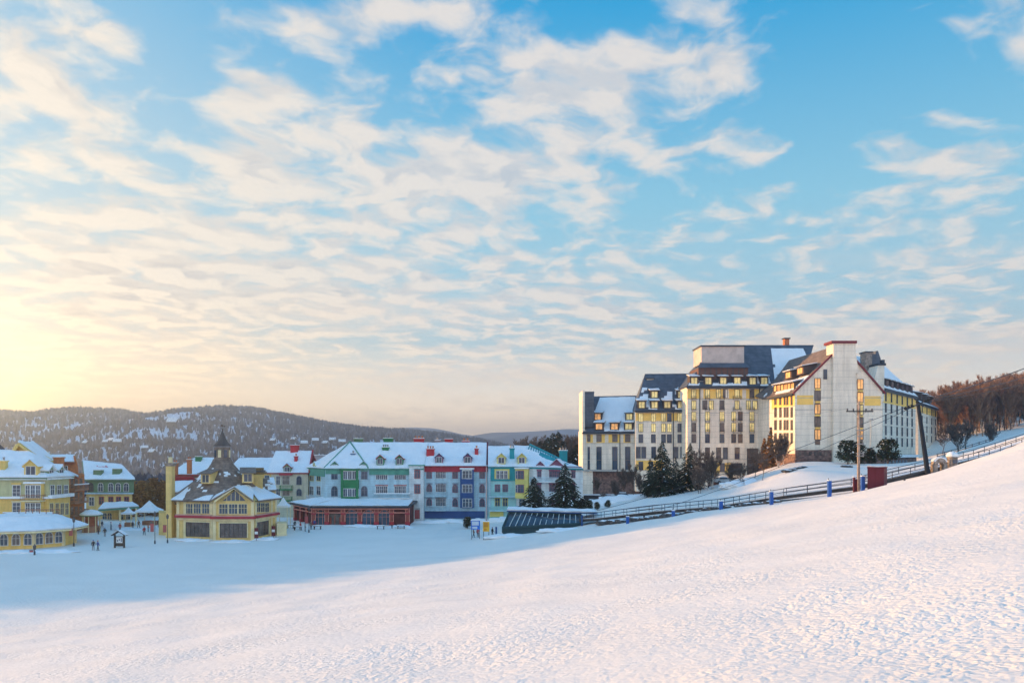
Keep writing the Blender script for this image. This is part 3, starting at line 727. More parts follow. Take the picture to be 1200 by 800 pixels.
    b.f += [tuple(k0+i for i in range(n_)), tuple(k0+n_+i for i in reversed(range(n_)))]; b.m += [0, 0]
    for i in range(n_): b.f.append((k0+i, k0+n_+i, k0+n_+(i+1) % n_, k0+(i+1) % n_)); b.m.append(0)
    b.build('roof_parapet', [SLATE], root)
    # ---- windows: collected first; the hundred largest become parts of their own, the rest one object
    W = []     # fac, px, z0, z1, wm, glass
    def wcol(f, px, pyc, h=2.25, w=1.1, g=GLASS, rail=False, fr=None): 
        t, z = f.uv(px, pyc); W.append((f, px, z-h/2, z+h/2, w, g, fr))
    rnd = random.Random(5)
    gl3 = lambda r: SUNREFL if r < 3 else (GLASSW if rnd.random() < .5 else GLASS)
    for px in (813, 829, 842, 850, 863.7, 881, 899): wcol(f3, px, 461, g=SUNREFL if rnd.random() < .8 else GLASSW)
    for px in (813, 826, 833.5, 846, 863.7, 877, 884.6, 899): wcol(f3, px, 474.4, g=SUNREFL if rnd.random() < .7 else GLASSW)
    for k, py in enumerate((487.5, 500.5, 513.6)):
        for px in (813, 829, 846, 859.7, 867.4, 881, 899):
            wcol(f3, px, py, g=(SUNREFL if rnd.random() < (.7, .45, .03)[k] else GLASSW if rnd.random() < .3 else GLASS))
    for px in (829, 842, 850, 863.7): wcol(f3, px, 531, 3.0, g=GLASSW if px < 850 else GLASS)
    for px in (826, 833.5, 846.5): wcol(f3, px, 547.6, 2.2)
    wcol(f3, 863, 548, 2.4, 3.0)
    for k, py in enumerate((489, 501, 513.7)):
        for px in (751, 765.7, 777.5, 784.4, 796.6): wcol(f2, px, py, g=(SUNREFL if k < 2 and rnd.random() < .8 else GLASS))
    for px in (748, 754.4, 766, 792, 800): wcol(f2, px, 530, 3.0)
    for px in (751, 763): wcol(f2, px, 545.5, 2.2)
    for px, w in ((690, .8), (702, 1.3), (720.6, 1.3), (735.6, 1.3)):
        wcol(f1, px, 513.2, 2.0, w, g=GLASSW); wcol(f1, px, 531, 3.6, w if w > 1 else .5, g=GLASS); wcol(f1, px, 544.5, 2.6, w if w > 1 else .5)
    for py in (468.5, 483, 497.8, 513): 
        for px, w in ((909, 1.5), (914.8, 1.3), (919.8, 1.1), (923, 1.1), (928, 1.1)): wcol(f4, px, py+ (px-918)*.0, 2.3, w*.95, g=GLASSW, fr=FRAMED)
    zs6 = [(HY-464.8)/F*207 - 3.02*i for i in range(5)]
    for px in (1037.8, 1044.4, 1051, 1057, 1063, 1068.6):
        for z in zs6: W.append((f6, px, z-1.15, z+1.15, 1.3, GLASS, FRAMED))
    for px in (1080.5, 1086, 1091.5, 1096):
        for i in range(4): W.append((f7, px, 12.9-3.1*i-.0, 15.0-3.1*i, 1.4, GLASSW if i % 2 else GLASS, FRAMED))
    # gable: bay window columns
    for px, rows in ((958, (449, 463.5, 479, 494, 509)), (1008, (450, 465.5, 480, 495, 509))):
        for k, py in enumerate(rows): wcol(f5, px, py, 2.2, 1.3, g=(SUNREFLO if k % 2 == 0 else GLASSW) if px == 958 else (SUNREFLO, SUNREFLO, SUNREFL, GLASSW, SUNREFLO)[k])
    wcol(f5, 967, 438.5, 2.2, .7)
    W.sort(key=lambda w: -(w[3]-w[2])*w[4])
    def wgeo(fr, w, z0, z1, f, t, mf=0, mg=None):
        pass
    rest = MB(); nparts = 0
    for i, (f, px, z0, z1, wm, g, frm) in enumerate(W):
        if i < 100:
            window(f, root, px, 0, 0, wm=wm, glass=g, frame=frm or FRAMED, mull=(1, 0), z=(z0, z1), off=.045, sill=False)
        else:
            t = f.uv(px, 500)[0]; gi = {GLASS: 1, GLASSW: 2, SUNREFL: 3, SUNREFLO: 4}[g]
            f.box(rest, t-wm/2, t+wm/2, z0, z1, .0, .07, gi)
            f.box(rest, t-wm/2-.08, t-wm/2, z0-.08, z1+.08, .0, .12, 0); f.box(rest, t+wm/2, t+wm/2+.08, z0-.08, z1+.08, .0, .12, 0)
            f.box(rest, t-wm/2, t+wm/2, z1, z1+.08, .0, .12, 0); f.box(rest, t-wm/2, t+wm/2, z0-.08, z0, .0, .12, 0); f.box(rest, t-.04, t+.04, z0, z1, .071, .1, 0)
    tag(rest.build('window', [FRAMED, GLASS, GLASSW, SUNREFL, SUNREFLO], root), kind='stuff')
    # dark recess panels between the tall stacked windows of the gable (bay boxes)
    for px, ya, yb in ((958, 446, 521), (1008, 447, 521)):
        b = MB(); f5.pbox(b, px-3.0, ya-2, px+3.0, yb, 0, .035, 0)
        for py in ((456.5, 471, 486.5, 501.5) if px < 1000 else (458, 472.5, 487.5, 502)): f5.pbox(b, px-2.9, py-1.0, px+2.9, py+1.0, .036, .30, 1)
        b.build('bay', [mat('bay_brown', (.22, .14, .10)), HYEL], root)
    # juliet rails on the main front
    b = MB()
    for px in (813, 829, 846, 863.6, 881):
        for py in (466, 479, 492.5, 505.5):
            w = 4.6 if px == 863.6 else 2.6; t, z = f3.uv(px, py)
            wm = w/F*206
            for zz in (z-.4, z, z+.4): f3.box(b, t-wm, t+wm, zz-.03, zz+.03, .2, .26)
            for s_ in (-1, 1): f3.box(b, t+s_*wm-.03, t+s_*wm+.03, z-.5, z+.45, .05, .26)
    tag(b.build('window_rail', DARKM, root), kind='stuff')
    # entrance glazing of the main block
    b = MB(); t0 = f3.uv(875.5, 530)[0]; t1 = f3.uv(889, 530)[0]
    f3.box(b, t0, t1, -11, 1.0, 0, .06, 1)
    for i in range(5): t = t0+(t1-t0)*i/4; f3.box(b, t-.06, t+.06, -11, 1.0, .061, .16, 0)
    for z in (-8, -5, -2.2, 1.0): f3.box(b, t0, t1, z-.08, z+.08, .161, .2, 0)
    b.build('glazed_stair', [FRAMED, GLASSW], root)
    # canopy over the entrance with two red awnings
    b = MB(); f3.pbox(b, 832, 556, 880, 558.5, 0, 5, 0); b.build('entrance_canopy', [HOTELW], root)
    # brown pavilion ground floor by the right wing
    b = MB(); fq = Fac(1036, 192, 1074, 214); fq.box(b, 0, fq.L, -7, -1.3, -6, 0, 0); fq.box(b, -.5, fq.L+.5, -1.3, -.6, -6.5, .6, 1)
    for i in range(7): fq.box(b, 1.2+i*2.9, 2.7+i*2.9, -4.6, -2.0, .0, .06, 2)
    lo = b.build('lower_pavilion', [HBASE, SNOW, GLASS], root)
    # stone base panels under the gable
    b = MB(); f5.pbox(b, 932, 527, 974, 538.5, 0, .25, 0)
    for px in (937, 943, 949, 955, 961, 967): f5.pbox(b, px-1.6, 529, px+1.6, 533.5, .25, .3, 1)
    b.build('stone_plinth', [HBASE, GLASSW], root)
    # ---- dormers
    def dm(f, px, pyc, back, w, h, g, ztop=None, kind='shed', depth=3.0, n_=None):
        k = (px-CX)/F; A_ = f.A - f.n*back; t = (k*A_.y-A_.x)/(f.u.x-k*f.u.y); Y = A_.y+t*f.u.y; z = (HY-pyc)/F*Y
        p = A_+f.u*t; dormer(root, (p.x, p.y, z-h/2), f.u, w, h, depth, DORM, DORM, kind, glass=g, frame=FRAMED, over=.3, rise=.35)
    for px in (813.5, 830, 847.5, 864, 882, 895.5): dm(f3, px, 446.5, -.1, 2.3, 2.2, SUNREFL)
    for px in (752, 767, 782, 798): dm(f2, px, 474.5, -.2, 2.3, 2.1, SUNREFL)
    for px in (767, 798): dm(f2, px, 462.5, 2.1, 2.3, 2.1, SUNREFL)
    for px in (702, 720, 736.5): dm(f1, px, 499.8, -.2, 2.6, 2.0, SUNREFLO if px < 725 else SUNREFL)
    for px in (688.5, 700.5, 737.5): dm(f1, px, 488.3, 2.4, 2.4, 2.0, SUNREFLO if px < 725 else SUNREFL)
    for px in (908.5, 912.6, 916.7, 920.8, 924.8, 928.8): dm(f4, px, 455.5-(px-908)*.14, .4, 2.3, 1.7, SUNREFLO, depth=2.6)
    for px, py in ((926, 439), (940, 434)): 
        Y = 190 if px < 930 else 184; p = P3(px, py, Y); dormer(root, (p.x-.5, p.y, p.z-1), f4.u, 4.2, 1.7, 3.2, DORM, DORM, 'shed', glass=SUNREFLO, frame=FRAMED, over=.3, rise=.35)
    for px in (1040, 1046, 1052, 1058, 1063.5, 1068.5): dm(f6, px, 449.5+(px-1038)*.27, 0.0, 2.5, 2.3, GLASS)
    for px in (1080, 1086, 1091.5): dm(f7, px, 464.5+(px-1080)*.35, 0.1, 2.6, 2.0, GLASS)
    return root
hotel()

# ================================================================ the village
ZV = -17.0
def gz(v): return zg(v.x, v.y)
def solid(mb, front, dy, m=0, dx=0.0):
    """closed solid from a front outline (list of 3D points, CCW from the front) swept back"""
    fr = [Vector(p) for p in front]; bk = [p+Vector((dx, dy, 0)) for p in fr]; k = len(mb.v); n = len(fr)
    mb.v += [tuple(p) for p in fr+bk]; mb.f += [tuple(k+i for i in range(n)), tuple(k+n+i for i in reversed(range(n)))]; mb.m += [m, m]
    for i in range(n):
        j = (i+1) % n; mb.f.append((k+i, k+n+i, k+n+j, k+j)); mb.m.append(m)
def strip(mb, f, px0, px1, py0, py1, o0, o1, m=0): f.pbox(mb, px0, py0, px1, py1, o0, o1, m)

# ---------------------------------------------------------------- green-trimmed building with the red arcade
def green_block():
    root = empty('chalet_block', P3(430, 612, 191), 'long pale blue hotel block with green trim above a red arcade of arches', 'hotel block')
    f = Fac(381, 191, 479.5, 191); fc = Fac(361, 206, 381, 191); ft = Fac(479.5, 190.3, 496.5, 190.3)
    ze = f.uv(400, 549)[1]; zb = ZV-1
    w = MB()
    w.prism([fc.A, f.A, f.B, f.B+Vector((0, 14)), fc.A+Vector((0, 14))], zb, ze, 0)
    w.build('wall', [BLUEW], root)
    # white stair tower
    t = MB(); zt = ft.uv(488, 545.5)[1]
    t.prism([ft.A, ft.B, ft.B+Vector((0, 8)), ft.A+Vector((0, 8))], zb, zt, 0); ft.box(t, -.2, ft.L+.2, zt, zt+.25, -7, .25, 1)
    t.build('stair_tower', [PALEW, GREENR], root)
    for py0, py1 in ((551, 559.5), (568.5, 577)): window(ft, root, 489, py0, py1, w=5.5, frame=FRAMER, lintel=(FRAMEB, .15))
    b = MB(); ft.pbox(b, 486, 597, 492, 607.5, 0, .08, 0); ft.pbox(b, 484.6, 595, 485.9, 607.5, 0, .25, 1); ft.pbox(b, 492.1, 595, 493.4, 607.5, 0, .25, 1); ft.pbox(b, 484.6, 593.6, 493.4, 594.9, 0, .4, 1)
    b.build('door', [FRAMER, FRAME], root)
    # green band (mansard face) under the roof, on the right half and the corner
    b = MB(); f.box(b, f.uv(433, 550)[0], f.L-.01, f.uv(0, 556)[1], ze-.02, 0, .25, 0)
    for px0, px1 in ((433, 439), (455, 461), (476, 479)): pass
    b.build('mansard_band', [GREENR], root)
    b = MB(); fc.box(b, .1, fc.L-.1, ze-2.0, ze-.02, 0, .2, 0); f.pbox(b, 381.6, 549.2, 399, 555, 0, .2, 0); b.build('mansard_band', [GREENR], root)
    # roof: big hipped snow roof, front pyramid at (410,519)
    zr = (HY-519)/F*200
    pk = P3(410, 519, 200); E = lambda px, dz=0.0, o=.6: Vector(((px-CX)/F*191, 191-o, ze+dz))
    cl = Vector((fc.A.x-.6, fc.A.y, ze)); bl = Vector((fc.A.x-.3, 212, ze)); rr = P3(497, 519.2, 200); 
    rf = MB(); rf.slab([E(380.5), E(432), pk], .3); rf.slab([E(432), E(480), rr, pk], .3)
    rf.slab([E(480), Vector((ft.B.x, 190, ze)), Vector((ft.B.x, 200, rr.z)), rr], .3)
    rf.slab([cl, E(380.5), pk], .3); rf.slab([bl, cl, pk], .3); rf.slab([rr, pk, bl, Vector((rr.x, 212, ze))][::-1], .3)
    ro = rf.build('roof', [GREENR], root)
    s = MB(); up = Vector((0, 0, .06))
    snow_quad(s, [E(380.8)+up, E(431.6)+up, pk+up, pk+up], .35, 1.0, 0, 1); snow_quad(s, [E(432.4)+up, E(480)+up, rr+up, pk+up+Vector((.4, 0, 0))], .35, 1.0, 0, 2)
    snow_quad(s, [cl+up, E(380.2)+up, pk+up, pk+up], .35, 1.0, 0, 3)
    snow_quad(s, [E(480)+up, Vector((ft.B.x, 190.4, ze+.06)), Vector((ft.B.x, 200, rr.z)), rr+up], .35, 1.0, 0, 2)
    s.build('roof_snow', SNOW, ro, smooth=True)
    # hip ridge caps (bare dark lines)
    h = MB(); 
    h.tube(E(432)+Vector((0, 0, .3)), pk+Vector((0, 0, .42)), .16, n=5); h.tube(E(380.5)+Vector((0, 0, .3)), pk+Vector((0, 0, .42)), .14, n=5)
    h.build('hip_cap', GREENR, ro)
    # arcade: red timber porch with snow roof
    fa = Fac(366, 181, 479, 181); f2 = Fac(343.5, 194, 366, 181)
    za = fa.uv(400, 594)[1]; zt_ = za+1.3
    b = MB(); 
    b.slab([fa.pt(0, za+.2, .8), fa.pt(fa.L, za+.2, .8), fa.pt(fa.L+1, za+1.0, -10), fa.pt(4, za+1.4, -10)], .35, 0)
    b.slab([f2.pt(-.5, za+.2, .8), f2.pt(f2.L+.3, za+.2, .8), fa.pt(4, za+1.4, -10), f2.pt(6, za+2.0, -9)], .35, 0)
    pr = b.build('porch_roof', [DARKM], root)
    s = MB(); 
    snow_quad(s, [fa.pt(.2, za+.3, .6), fa.pt(fa.L-.1, za+.3, .6), fa.pt(fa.L-.1, za+1.1, -9.9), fa.pt(4, za+1.5, -9.9)], .3, .8, 0, 5)
    snow_quad(s, [f2.pt(-.4, za+.3, .6), f2.pt(f2.L+.3, za+.3, .6), fa.pt(4, za+1.5, -9.9), f2.pt(6, za+2.1, -9)], .35, .8, 0, 6)
    s.build('snow', SNOW, pr, smooth=True)
    # back wall behind arches
    b = MB(); b.prism([f2.A+Vector((.5, .8)), fa.A+Vector((.2, .45)), fa.B+Vector((0, .45)), fa.B+Vector((0, 9.9)), f2.A+Vector((3, 6))], ZV-1, za-.1, 0); b.build('arcade_wall', [mat('arcade_brown', (.11, .03, .03), var=.4)], root)
    def pier(fx, px, wpx):
        b = MB(); t, _ = fx.uv(px, 600); ww = wpx/F*181/2
        fx.box(b, t-ww, t+ww, ZV-.6, za-.15, -.5, .05, 0); fx.box(b, t-ww-.15, t+ww+.15, ZV-.6, ZV+.7, -.6, .15, 1); fx.box(b, t-ww-.1, t+ww+.1, ZV+2.4, ZV+2.8, -.55, .12, 1)
        fx.box(b, t-ww-.12, t-ww+.02, ZV+.7, za-.2, .051, .1, 2); fx.box(b, t+ww-.02, t+ww+.12, ZV+.7, za-.2, .051, .1, 2)
        return b.build('pier', [REDB, REDM, mat('salmon_trim', (.74, .28, .22))], root)
    for px in (367.5, 383, 402, 421.5, 441, 459, 477.5): pier(fa, px, 4)
    for px in (345, 352, 359): pier(f2, px, 3)
    b = MB()
    for fx in (fa, f2):
        fx.box(b, 0.1, fx.L-.1, za-.55, za-.25, -.3, .12, 0); fx.box(b, .1, fx.L-.1, za-1.4, za-1.2, -.3, .10, 0)
    b.build('arcade_beam', [mat('salmon_trim', (1, 1, 1))], root)
    for px in (375, 412, 431.5, 450):
        window(fa, root, px, 597.5, 616.5, w=13.5, frame=mat('salmon_trim', (1, 1, 1)), arch=True, mull=(2, 1), sill=False, off=-.44)
    b = MB(); fa.pbox(b, 385, 602, 400, 617.5, -.45, -.38, 1); fa.pbox(b, 386, 606, 388, 617.5, -.38, -.3, 0); fa.pbox(b, 391.5, 604, 392.6, 617.5, -.38, -.3, 0); fa.pbox(b, 397, 606, 399, 617.5, -.38, -.3, 0)
    b.build('porch_door', [REDB, GLASSW], root)
    # green bay window
    g = MB(); z = lambda py: f.uv(410, py)[1]
    t0 = f.uv(401, 560)[0]; t1 = f.uv(420.5, 560)[0]
    f.box(g, t0, t1, z(562), z(551), 0, 1.0, 1); f.box(g, t0-.05, t1+.05, z(572), z(561.8), 0, 1.1, 0); f.box(g, t0, t1, z(581.5), z(571.8), 0, 1.0, 1); f.box(g, t0-.05, t1+.05, z(586.5), z(581.3), 0, 1.1, 0)
    f.box(g, t0-.1, t0+.5, z(581.5), z(551), 1.101, 1.2, 0); f.box(g, t1-.5, t1+.1, z(581.5), z(551), 1.101, 1.2, 0); f.box(g, t0-.2, t1+.2, z(551), z(549.5), 0, 1.3, 0)
    f.box(g, t0+.2, t1-.2, ZV+4.8, z(586.6), 0, .5, 2)
    bo = g.build('bay', [GREEN, FRAME, TRIMY], root)
    for a, c in ((552.6, 560.6), (572.8, 580.6)):
        for px in (405.7, 411, 416.2): window(f, root, px, a, c, w=4.0, mull=(1, 0), off=1.03, sill=False)
    # windows
    for px in (392, 427.0):
        window(f, root, px, 553, 560.5, w=6, frame=FRAMEB, lintel=(GREENR, .2)); window(f, root, px, 569.8, 580.5, w=6.3, arch=True, frame=FRAMEB)
    for px in (447.3, 469):
        for a, c in ((553, 561), (570, 578)):
            for d in (-4.6, 0, 4.6): window(f, root, px+d, a, c, w=3.6, mull=(1, 1), frame=FRAME, lintel=(FRAMER, .22), sill=False)
    for px in (365.5, 373.5):
        window(fc, root, px, 554, 562.5, w=4, frame=YELP, lintel=(GREENR, .2)); window(fc, root, px, 570, 579, w=4, frame=FRAME)
    b_ = balcony(f, root, 439, 481, 583, WHITE, BLUEW, snow=True); balcony(fc, root, 363.5, 378, 584, FRAME, FRAME, h=.9)
    # dormers, roof chimneys
    for px in (445.5, 468): dormer(root, P3(px, 544.5, 191.2), (1, 0), 1.8, 1.7, 3.6, GREEN, REDM, 'gable', frame=FRAME)
    for px in (392, 426): dormer(root, P3(px, 553, 191.2)+Vector((0, .2, 1.0)), (1, 0), 1.7, .9, 2.0, GREENR, GREENR, 'gable')
    dormer(root, P3(371, 553, 199)+Vector((-.4, 0, .8)), fc.u, 1.8, 1.0, 2.0, GREENR, YELP, 'gable')
    chimney(root, P3(414, 545, 195.5), 1.0, 1.0, 2.8, mat('slate_blue_paint', (.10, .20, .34)), pots=1)
    chimney(root, P3(452, 536, 197), 1.6, 1.0, 2.4, GREEN, pots=3); chimney(root, P3(440.5, 527, 201), 2.0, 1.0, 1.5, GREEN, pots=1)
    chimney(root, P3(420, 522, 204), 2.2, 1.2, 1.6, GREENM, pots=2); chimney(root, P3(455, 522, 204), 2.4, 1.2, 1.7, GREEN, pots=2); chimney(root, P3(491, 521, 203), 2.6, 1.2, 1.4, REDP, pots=3)
green_block()

def red_block():
    root = empty('chalet_block', P3(535, 608, 191), 'white hotel block with a navy bay, red mansard band and red chimneys', 'hotel block')
    f = Fac(496.7, 192, 571.5, 192); ze = f.uv(530, 546)[1]
    w = MB(); w.prism([f.A, f.B, f.B+Vector((0, 14)), f.A+Vector((0, 14))], ZV-1, ze, 0); w.build('wall', [BLUEW], root)
    b = MB(); f.box(b, .05, f.L-.05, f.uv(0, 552.6)[1], ze-.05, 0, .22, 0); b.build('mansard_band', [REDM], root)
    b = MB(); f.pbox(b, 497.5, 598.5, 568, 607, 0, .15, 0); b.build('navy_base', [NAVY], root)
    pa = P3(497, 519.2, 201); pb = P3(572, 519.2, 201)
    a = f.pt(0, ze, .6); c = f.pt(f.L, ze, .6)
    rf = MB(); rf.slab([a, c, pb, pa], .3); rf.slab([pa, pb, Vector((pb.x, 212, ze)), Vector((pa.x, 212, ze))], .3); ro = rf.build('roof', [REDM], root)
    s = MB(); u_ = Vector((0, 0, .06)); snow_quad(s, [a+u_, c+u_, pb+u_, pa+u_], .36, 1.0, 0, 9); s.build('roof_snow', SNOW, ro, smooth=True)
    s = MB(); s.box(c.x-.3, c.y+.5, ZV-1, c.x+.0, c.y+1.2, ze+.5); 
    # party wall rising through the roof on the right
    q = [f.pt(f.L-.35, ze, .55), f.pt(f.L, ze, .55), Vector((pb.x, pb.y, pb.z-.1)), Vector((pb.x-.35, pb.y, pb.z-.1))]
    s = MB(); s.hexa(q+[p+Vector((0, 0, .45)) for p in q]); s.build('party_wall', [MAROON], root)
    # navy bay
    z = lambda py: f.uv(548, py)[1]; t0 = f.uv(540, 560)[0]; t1 = f.uv(555, 560)[0]
    g = MB(); f.box(g, t0, t1, z(561), z(549.5), 0, .9, 1); f.box(g, t0-.05, t1+.05, z(567), z(560.8), 0, 1.0, 0); f.box(g, t0, t1, z(577), z(566.8), 0, .9, 1); f.box(g, t0-.05, t1+.05, z(583), z(576.8), 0, 1.0, 0); f.box(g, t0, t1, z(594.5), z(582.8), 0, .9, 0)
    f.box(g, t0-.1, t0+.3, z(594.5), z(549), 1.001, 1.08, 0); f.box(g, t1-.3, t1+.1, z(594.5), z(549), 1.001, 1.08, 0); f.box(g, t0-.2, t1+.2, z(549.5), z(548), 0, 1.2, 2)
    g.build('bay', [NAVY, FRAME, SNOW], root)
    for a_, c_ in ((551.8, 559.5), (568.2, 576), (584.5, 593)):
        for px in (544, 547.7, 551.5): window(f, root, px, a_, c_, w=2.9, mull=(0, 1), off=.94, sill=False)
    for a_, c_ in ((551.5, 559.5), (568, 576), (584.5, 592.5)):
        for px in (503, 533.3, 565): window(f, root, px, a_, c_, w=5, frame=FRAMEP, lintel=(FRAMEB, .2), arch=(a_ > 560))
        for px in (512.5, 516.5, 520.5): window(f, root, px, a_, c_, w=3.2, frame=FRAME, lintel=(FRAMEB, .2), sill=False)
    balcony(f, root, 497.5, 523.5, 580.7, BLUEW, BLUEW, h=1.0); balcony(f, root, 497.5, 523.5, 597, BLUEW, BLUEW, h=1.0)
    for px in (514.5, 548): dormer(root, P3(px, 543, 192.2), (1, 0), 1.9, 1.7, 3.6, FRAMEP, NAVY, 'gable')
    chimney(root, P3(504.5, 542, 195.5), 1.9, 1.2, 3.3, REDP, pots=3); chimney(root, P3(558.5, 541, 196), .9, 1.0, 3.2, REDP, pots=1)
    chimney(root, P3(526, 521, 204), 2.0, 1.4, 1.3, REDP, pots=0); chimney(root, P3(513, 521, 204), 1.3, 1.0, 1.0, mat('grey_vent', (.4, .36, .38)), pots=1); chimney(root, P3(546, 521.5, 204), 1.9, 1.2, .9, REDP, pots=2)
    # downpipe and conical shrub box at the door
red_block()

def teal_block():
    root = empty('chalet_block', P3(620, 600, 190), 'teal and yellow hotel block at the right end of the row behind two snowy spruces', 'hotel block')
    f = Fac(572, 189.5, 605, 189.5); g = Fac(605.2, 189, 683, 183); ze = f.uv(590, 547)[1]
    w = MB(); w.prism([f.A, f.B, f.B+Vector((0, 14)), f.A+Vector((0, 14))], ZV-1, ze, 0); w.prism([g.A, g.B, g.B+Vector((-1, 14)), g.A+Vector((0, 14))], ZV-1, ze-.3, 1)
    w.build('wall', [TEALW, PALEW], root)
    b = MB(); f.pbox(b, 575, 547.3, 604.7, 563, 0, .3, 0); f.pbox(b, 572.3, 547.3, 575, 600, 0, .12, 1); b.build('teal_mansard', [TEAL, BLUEW], root)
    b = MB(); f.pbox(b, 579.5, 549.3, 597, 561, .3, .42, 0); f.pbox(b, 574, 598.5, 590, 605, 0, .3, 0); b.build_each('yellow_surround', [YELP], root)
    b = MB(); g.pbox(b, 605.2, 549, 620, 583.5, 0, .9, 0); g.pbox(b, 604.6, 547.5, 620.6, 549, 0, 1.2, 1); b.build('bay', [YELP, SNOW], root)
    b = MB(); g.pbox(b, 658, 546, 682, 549, 0, .5, 0); b.build('fascia', [FRAMEB], root)
    for a, c, fr in ((552, 560, YELP), (568.3, 576, FRAMEP), (584, 592.5, YELP)):
        for px in (583, 592) if a > 560 else (583.5, 588, 592.7): window(f, root, px, a, c, w=3.2 if a < 560 else 5, frame=fr if a > 560 else FRAME, off=.45 if a < 560 else .03, sill=False, mull=(1, 1))
    balcony(f, root, 573.5, 604.5, 581, BLUEW, TEALW, h=1.0); balcony(f, root, 573.5, 604.5, 597.5, BLUEW, TEALW, h=1.0)
    for a, c in ((552, 560), (568.3, 576)): window(g, root, 611.8, a, c, w=6, frame=FRAMEP, off=.93); window(g, root, 606.8, a, c, w=1.8, mull=(0, 1), frame=FRAME, off=.93, sill=False)
    for a, c in ((552.5, 559), (568, 575), (583, 590)):
        for px in (632, 646, 650, 654, 672): window(g, root, px, a, c, w=3.4, frame=FRAMEP, lintel=(FRAMEP, .3), sill=False)
    window(g, root, 611.8, 585, 592, w=6, frame=FRAME); balcony(g, root, 622, 660, 563.5, PALEW, BLUEW); balcony(g, root, 622, 660, 580, PALEW, BLUEW); balcony(g, root, 606, 680, 597, PALEW, BLUEW)
    # roof
    a = f.pt(0, ze, .6); c = f.pt(f.L, ze, .6); d = g.pt(g.L+.3, ze-.3, .6); pa = P3(572, 523.5, 199); pb = P3(621, 523, 199); pc = P3(659, 541.5, 193)
    gA = g.pt(0, ze, .6)
    rf = MB(); rf.slab([a, c, pb, pa], .3); rf.slab([c, d, pc, pb], .3); e = Vector((d.x-1, 204, ze-.3)); rf.slab([d, e, pc], .3)
    rf.slab([pa, pb, Vector((pb.x, 210, ze)), Vector((pa.x, 210, ze))], .3); rf.slab([pb, pc, e, Vector((pb.x, 210, ze))], .3)
    ro = rf.build('roof', [TEAL], root)
    s = MB(); u_ = Vector((0, 0, .07)); snow_quad(s, [a+u_, c+u_, pb+u_, pa+u_], .36, 1.0, 0, 19); snow_quad(s, [c+u_, d+u_, pc+u_, pb+u_], .36, 1.0, 0, 19); s.build('roof_snow', SNOW, ro, smooth=True)
    # bare teal ribs along the sloping ridge
    r_ = MB(); 
    for i in range(16):
        t = i/15; p = pb.lerp(pc, t); q = c.lerp(d, .1+.9*t); dn = (q-p).normalized()
        r_.tube(p+Vector((0, 0, .45)), p+dn*(2.6-.8*t)+Vector((0, 0, .45)), .13, n=4)
    r_.tube(pb+Vector((0, 0, .5)), pc+Vector((0, 0, .5)), .3, n=6)
    r_.build('ridge_rib', [TEAL], ro)
    for px in (587.5, 611.5): dormer(root, P3(px, 543.5, 189.6), (1, 0), 2.0, 1.7, 3.6, YELP, YELP, 'gable', over=.3)
    for px in (652,): dormer(root, g.pt(g.uv(px, 550)[0], ze-1.0, -.4), g.u, 3.4, 1.4, 2.5, FRAMEP, FRAMEP, 'gable', over=.3)
    dormer(root, g.pt(g.uv(633, 550)[0], ze-1.0, -.4), g.u, 2.2, 1.4, 2.5, FRAMEP, FRAMEP, 'gable', over=.3)
    chimney(root, P3(600, 540.5, 192.5), 1.2, 1.0, 3.1, TEAL, pots=2); chimney(root, P3(660, 543, 196), 2.0, 1.6, 3.1, TEAL, pots=3, capm=TEAL)
teal_block()

def grey_block():      # behind, between church and the row
    root = empty('chalet_block', P3(342, 600, 204), 'cream block with green balconies and red rooftop chimneys beside the spired clubhouse', 'hotel block')
    f = Fac(318, 204, 361, 204); ze = f.uv(340, 554)[1]
    w = MB(); w.prism([f.A, f.B, f.B+Vector((0, 14)), f.A+Vector((0, 14))], ZV-1, ze, 0); w.build('wall', [mat('cream_wall', (.62, .58, .44), lines=[(2, .6, .25)])], root)
    a = f.pt(-1, ze, .5); c = f.pt(f.L+.3, ze, .5); pa = P3(323, 529, 212); pb = P3(366, 529, 212)
    rf = MB(); rf.slab([a, c, pb, pa], .3); rf.slab([pa, pb, Vector((pb.x, 222, ze)), Vector((pa.x, 222, ze))], .3); ro = rf.build('roof', [REDM], root)
    s = MB(); u_ = Vector((0, 0, .06)); snow_quad(s, [a+u_, c+u_, pb+u_, pa+u_], .36, 1.0, 0, 29); s.build('roof_snow', SNOW, ro, smooth=True)
    r_ = MB(); r_.tube(c+Vector((.1, 0, .3)), pb+Vector((.1, 0, .4)), .25, n=5); r_.build('verge_board', REDM, root)
    for a_, c_ in ((558, 567), (573, 580)):
        for px in (333, 337.5): window(f, root, px, a_, c_, w=3.6, frame=FRAME, glass=GLASSW, sill=False)
        window(f, root, 350.5, a_, c_, w=5, frame=FRAMEB, arch=True)
        window(f, root, 326, a_, c_, w=4, frame=FRAME)
    balcony(f, root, 329, 343, 573, GREEN, GREEN, h=1.0); balcony(f, root, 329, 343, 586, GREEN, GREEN, h=1.0)
    b = MB(); f.pbox(b, 328, 554.5, 343, 556.5, 0, .8, 0); b.build('awning', [REDM], root)
    dormer(root, P3(336.5, 553, 203.6), (1, 0), 1.9, 1.4, 2.6, GREENM, REDM, 'gable')
    chimney(root, P3(345.5, 530.5, 212), 2.0, 1.6, 1.9, REDP, pots=0); chimney(root, P3(347, 546.5, 208), .8, .8, 2.6, REDP, pots=1)
grey_block()

